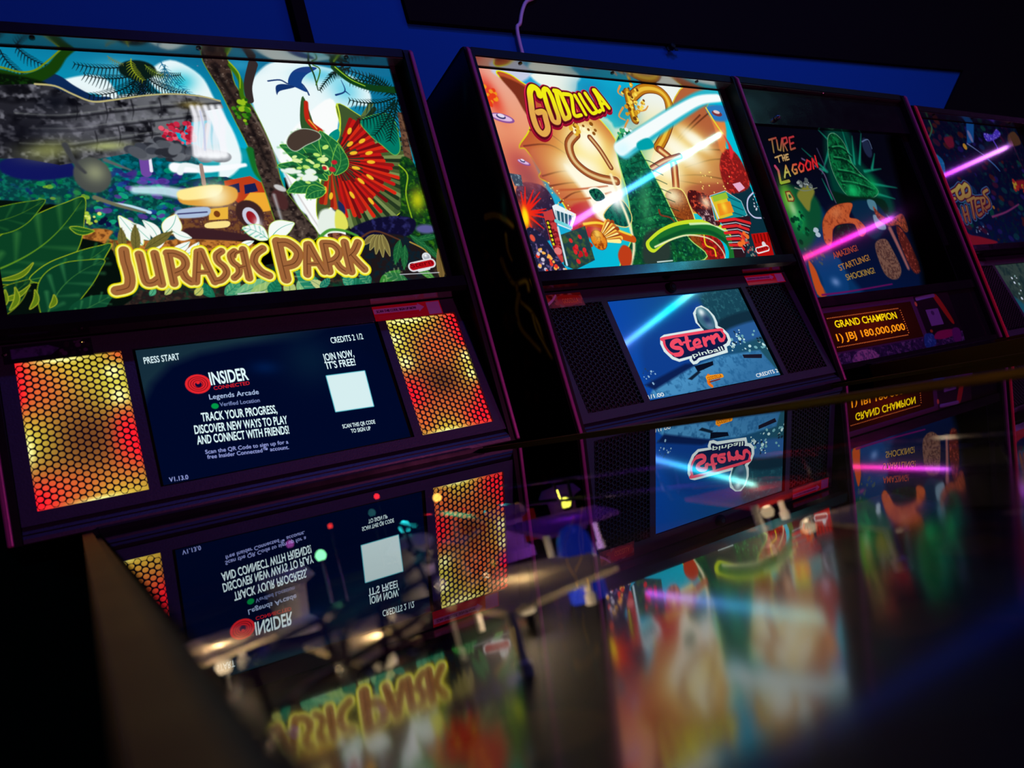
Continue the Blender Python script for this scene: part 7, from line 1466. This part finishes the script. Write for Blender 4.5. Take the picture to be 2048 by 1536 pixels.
def modern_front(root, zo, art, art_text, step, dim, screen, screen_text, lit, cardspec):
    P = Painter(TXL * 1000, TXR * 1000, TZB * 1000, TZT * 1000, step); P.run(art)
    panel('backlit_picture', P, art_text, M['artdim' if dim else 'art'], root, zo, lambda x, z, l: (x, TY - l + 0 * x, z))
    MB().prism([(-.002, .222), (-.008, .228), (-.006, .246), (TY - .001, .2545), (TY + .03, .2545), (TY + .03, .222)], BXL + .018, BXR - .018).build('picture_channel', M['gloss'], root, zo)
    # speaker panel: one plate with openings for the display and the two grilles
    z0, z1 = -.018, .2205; xs = [BXL + .018, (LW - GRX) - GRW, LW - GRX, -.004, LW + .004, GRX, GRX + GRW, BXR - .018]
    m = MB(); Yp = lambda z, d=0: SP * z - .004 + d
    def slab(x0, x1, a, b): m.prism([(Yp(a), a), (Yp(b), b), (Yp(b, .006), b), (Yp(a, .006), a)], x0, x1)
    slab(xs[0], xs[7], GZT_ + .004, z1); slab(xs[0], xs[7], z0, GZB_ - .004)
    for x0, x1 in ((xs[0], xs[1]), (xs[2], xs[3]), (xs[4], xs[5]), (xs[6], xs[7])): slab(x0, x1, GZB_ - .004, GZT_ + .004)
    sp = m.build('speaker_panel', M['panel'], root, zo)
    bz = MB(); 
    for (x0, x1, a, b) in ((-.004, LW + .004, LH, LH + .004 - .007 + .003), ): pass
    sc = Painter(0, LW * 1000, 0, LH * 1000, .55); sc.run(screen)
    s_ = panel('display_screen', sc, screen_text, M['screen'], root, zo, lambda x, z, l: (x, SP * z + .0002 - l, z), lift=.0005)
    for x0, x1, sd in ((xs[1], xs[2], -1), (xs[5], xs[6], 1)):
        g = hexgrille(x0, x1, GZB_ - .004, GZT_ + .004, root, zo, yo=-.0042)
        if lit: led_panel(x0, x1, GZB_ - .004, GZT_ + .004, sd, root, zo)
        else: MB().prism([(SP * GZB_ + .003, GZB_ - .004), (SP * GZT_ + .003, GZT_ + .004), (SP * GZT_ + .006, GZT_ + .004), (SP * GZB_ + .006, GZB_ - .004)], x0, x1).build('speaker_cone', M['grille_back'], root, zo)
    cardspec(root, zo)
def city_cards(root, zo):
    sticker_red(root, zo, .372, .1965, .118, .022); card(root, zo, -.150, .190, .094, .026, (120, 34, 24), [('spots', [(170, 80, 50), (90, 20, 20), (150, 120, 90)], [(-150, 190), (-56, 190), (-56, 216), (-150, 216)], 40, 2, 6, 3, {'soft': 2}), ('line', (190, 170, 210), [(-140, 194), (-122, 204), (-110, 214)], 5, 3), ('poly', (170, 60, 30), [(-104, 194), (-64, 195), (-64, 210), (-106, 212)], 1)], [('GODZILLA', -101, 197, 34, 9, 0, (230, 150, 50), 1)])
    b = MB().lathe((.158, SP * .205 - .004, .2070), [(.0105, 0), (.0105, .006), (.008, .009), (.003, .009), (.003, .007)], 20, axis='y').build('key_lock', M['black'], root, zo, smooth=True)
    MB().lathe((.158, SP * .205 - .0132, .2070), [(.0045, 0), (.0045, .001)], 14, axis='y').build('lock_cylinder', M['steel'], b, zo, smooth=True)
def jungle_cards(root, zo):
    sticker_red(root, zo, .345, .1935, .118, .026); card(root, zo, -.150, .193, .10, .025, (14, 10, 30), [('poly', (66, 56, 120), [(-142, 199), (-98, 200), (-88, 208), (-100, 214), (-142, 213)], 0, {'mot': [((40, 34, 80), 2, .5)]}), ('spots', [(60, 40, 80), (30, 20, 40)], [(-90, 196), (-54, 196), (-54, 216), (-90, 216)], 16, 1, 4, 3)])
    for x in (-.148, -.060): MB().lathe((x, SP * .205 - .006, .206 if x < -.1 else .212), [(.002, 0), (.002, .0015), (.0005, .002)], 8, axis='y').build('screw', M['steel'], root, zo)
WARM = (1, .72, .42)
rich = dict(full=True, seed=5, paint=[(34, 22, 10), (60, 30, 10), (8, 40, 24), (90, 60, 20), (60, 10, 10), (14, 14, 50)], bulbs=[
    (.165, -.312, .014, .0030, (1, .02, .03), 8, 0), (.189, -.407, .022, .0042, (1, .50, .08), 8, 0), (.080, -.429, .022, .0022, (1, .03, .02), 4, 0), (.070, -.417, .045, .0048, (.25, 1, .45), 5, .01),
    (.166, -.367, .045, .0062, (.03, .9, 1), 3, .05), (.265, -.500, .045, .0050, (1, .95, .10), 5, .04), (.06, -.359, .035, .0036, (.75, .12, .8), 1.2, 0), (.16, -.30, .03, .004, (.1, .6, .65), .5, 0),
    (.11, -.68, .070, .006, WARM, 1, .28), (.02, -.69, .070, .006, WARM, 1, .10), (-.04, -.585, .072, .005, WARM, 1, .12), (.30, -.72, .070, .005, WARM, .8, .05), (.34, -.65, .070, .005, WARM, 1, .15), (.23, -.55, .07, .005, (.7, .3, 1), 1, .15), (.13, -.62, .07, .005, WARM, .8, .05)])
def lite(seed, cols): 
    rg = np.random.default_rng(seed); return dict(seed=seed, paint=[(40, 30, 40), (60, 24, 40), (20, 30, 60)], bulbs=[(float(rg.uniform(0, .36)), float(rg.uniform(-.9, -.15)), .06, .005, cols[i % len(cols)], 2.5, .015) for i in range(5)])
# --- nearest machine: jungle picture, lit speaker grilles
jr = empty('pinball_machine', (0, 0, 0), 0, 'nearest pinball machine, jungle backglass over amber and red honeycomb speaker lights', 'pinball machine', 'pinball machines standing in a row')
head(jr, Z0, M['mould']); base_of_head(jr, Z0); cabinet(jr, Z0, rich)
modern_front(jr, Z0, JUNGLE_ART, JUNGLE_ART_TEXT, .8, False, MENU_SCREEN, MENU_TEXT, True, jungle_cards)
# --- second machine: orange and teal city picture
GZO = Z0 - .0257
gr = empty('pinball_machine', (.7674, -.0443, 0), .0473, 'pinball machine with bright orange and teal city backglass, second from the left', 'pinball machine', 'pinball machines standing in a row')
head(gr, GZO, M['mould']); base_of_head(gr, GZO); cabinet(gr, GZO, lite(3, [(1, .3, .4), (.3, .4, 1), (1, .7, .4)]))
modern_front(gr, GZO, CITY_ART, CITY_ART_TEXT, .9, False, LOGO_SCREEN, LOGO_TEXT, False, city_cards)
P = Painter(BY * 1000 + 4, 220, BZB * 1000 + 4, BZT * 1000 - 8, 2.2, (3, 3, 6)); P.run(SIDE_ART)
panel('side_decal', P, [], M['print'], gr, GZO, lambda y, z, l: (BXL - .0008 - l + 0 * y, y, z))
# --- third machine: older one with an amber dot display
cr = empty('pinball_machine', (1.49, .02, 0), .05, 'dark pinball machine with green glow on its backglass and amber dot display', 'pinball machine', 'pinball machines standing in a row')
head(cr, Z0, M['mould']); base_of_head(cr, Z0, False); cabinet(cr, Z0, lite(8, [(1, .7, .6), (.4, .4, 1), (1, .2, .3)]))
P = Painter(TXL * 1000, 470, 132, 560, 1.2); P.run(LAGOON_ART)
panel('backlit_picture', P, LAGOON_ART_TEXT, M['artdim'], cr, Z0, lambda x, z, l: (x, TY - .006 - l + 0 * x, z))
MB().box((TXL, .020, .10), (TXR, TY + .02, .57)).build('light_box', M['black'], cr, Z0)
MB().box((BXL + .018, .006, .56), (BXR - .018, .03, BZT - .018)).build('head_trim', M['gloss'], cr, Z0)
MB().prism([(-.004, .106), (-.004, .128), (TY - .004, .131), (TY + .02, .131), (TY + .02, .106)], BXL + .018, BXR - .018).build('picture_channel', M['gloss'], cr, Z0)
sp = MB().box((BXL + .018, .002, -.07 + .04), (BXR - .018, .02, .106)).build('speaker_panel', M['gloss'], cr, Z0)
P = Painter(-150, 372, -27, 104, 1.2, (8, 5, 12)); q = lambda *a: list(a)
P.poly((66, 40, 76), [(-150, -3), (-150, 104), (215, 104), (215, -3)]); P.poly((22, 8, 22), [(-150, 3), (-150, 92), (196, 92), (196, 3)])
P.poly((40, 30, 70), [(-150, -27), (-150, -2), (372, 0), (366, -27)], mot=[((96, 84, 120), 1, .5), ((20, 24, 50), 2, .5)]); P.poly((150, 120, 150), [(-100, -25), (-70, -4), (-20, -6), (-6, -25)], 1, mot=[((80, 70, 110), 2, .5)])
P.poly((20, 76, 130), [(190, -24), (236, -22), (240, 4), (204, 6)], 1, soft=3, mot=[((60, 130, 170), 2, .6)]); P.poly((130, 16, 80), [(240, -8), (262, 8), (330, 8), (340, -4), (290, -12)], 1, soft=3); P.poly((84, 26, 96), [(320, -24), (352, -22), (362, 6), (330, 8)], 1, soft=3)
P.poly((150, 40, 14), [(300, 100), (322, 96), (350, 30), (338, 24), (310, 74)], 1, soft=2); P.line((110, 104, 170), [(226, 96), (262, 98), (306, 100)], 9, 9, soft=2); P.ell((200, 120, 60), (216, 84), 5, 6); P.ell((150, 70, 30), (238, 12), 6, 4)
P.poly((104, 84, 140), [(246, 24), (246, 66), (302, 66), (302, 24)]); P.ell((60, 44, 90), (272, 56), 7, 6)
panel('score_panel', P, [], M['print'], cr, Z0, lambda x, z, l: (x, .0012 - l + 0 * x, z))
P = Painter(-148, 196, 3, 92, 2, (26, 3, 4)); P.glow((70, 10, 6), (0, 50), 110, 40)
AM = (255, 150, 20); YE = (255, 214, 10)
T = [('GRAND CHAMPION', -118, 56, 236, 16, 0, YE, 1.0), ('1) JBJ 180,000,000', -128, 26, 262, 16, 0, AM, 1.0)]
for k in range(46): T.append(('<', -138 + k * 6, 77.5, 3.4, 3.6, 0, (255, 120, 60), 1)); T.append(('<', -138 + k * 6, 11, 3.4, 3.6, 0, (255, 120, 60), 1))
for k in range(11): T.append(('<', 139, 16 + k * 5.6, 3.4, 3.6, 0, (255, 120, 60), 1))
panel('dot_matrix_display', P, T, M['screen'], cr, Z0, lambda x, z, l: (x, .0004 - l + 0 * x, z))
k = MB().lathe((-.055, .004, .575), [(.006, 0), (.006, .008), (.002, .012)], 12, axis='y').build('key_lock', M['steel'], cr, Z0)
# --- fourth machine, dim blue picture
FZO = Z0 - .0209
fr_ = empty('pinball_machine', (2.226, .0679, 0), .0622, 'farthest pinball machine at the right edge, dim navy backglass and red side edge', 'pinball machine', 'pinball machines standing in a row')
head(fr_, FZO, M['mouldred']); base_of_head(fr_, FZO); cabinet(fr_, FZO, lite(11, [(.3, .3, 1), (1, .4, .2)]))
def ff_cards(root, zo): card(root, zo, -.148, .196, .11, .022, (16, 14, 24), [('poly', (120, 90, 70), [(-146, 198), (-110, 198), (-108, 214), (-140, 215)], 1, {'mot': [((60, 40, 40), 2, .5)]}), ('poly', (60, 70, 90), [(-104, 198), (-60, 198), (-64, 208), (-100, 212)], 1)])
FFS = [('poly', (44, 58, 56), [(0, 0), (344, 0), (344, 194), (0, 194)], 0, {'mot': [((24, 40, 44), 0, .5)]}), ('line', (150, 130, 60), [(60, 60), (90, 50), (120, 70), (130, 120)], 12, 8, {'soft': 3}), ('spots', [(110, 140, 140), (190, 200, 220)], [(40, 60), (100, 60), (100, 160), (40, 160)], 12, 2, 5, 3), ('poly', (20, 70, 90), [(0, 0), (60, 0), (40, 60), (0, 90)], 1, {'soft': 12})]
modern_front(fr_, FZO, BAND_ART, [], 1.6, True, FFS, [], False, ff_cards)
# ---------------------------------------------------------------- coloured light strips across the aisle, seen mirrored in the picture glass
neon('cyan_strip_light', (4.023, -3.5, Z0 + 2.052), (6.307, -3.5, Z0 + 3.018), [(0, (.6, .12, 1)), (.3, (.1, .3, 1)), (.65, (0, .75, 1)), (1, (.4, 1, .8))], 50, 'slanted violet to cyan neon strip on the aisle wall opposite the bright city backglass', r=.021, wall=.1)
neon('magenta_strip_light', (7.066, -3.5, Z0 + 1.673), (9.153, -3.5, Z0 + 2.147), [(0, (1, .02, .22)), (.5, (1, .03, .7)), (1, (.7, .1, 1))], 34, 'slanted pink to magenta neon strip on the aisle wall opposite the dot display machine', r=.017, wall=.1)
neon('purple_strip_light', (6.27, -1.5, Z0 + 1.54), (6.50, -1.08, Z0 + 1.57), [(0, (.55, .03, 1)), (1, (.75, .25, 1))], 24, 'short neon strip hanging from the ceiling, purple, mirrored in the farthest machine', r=.011, up=1.69)
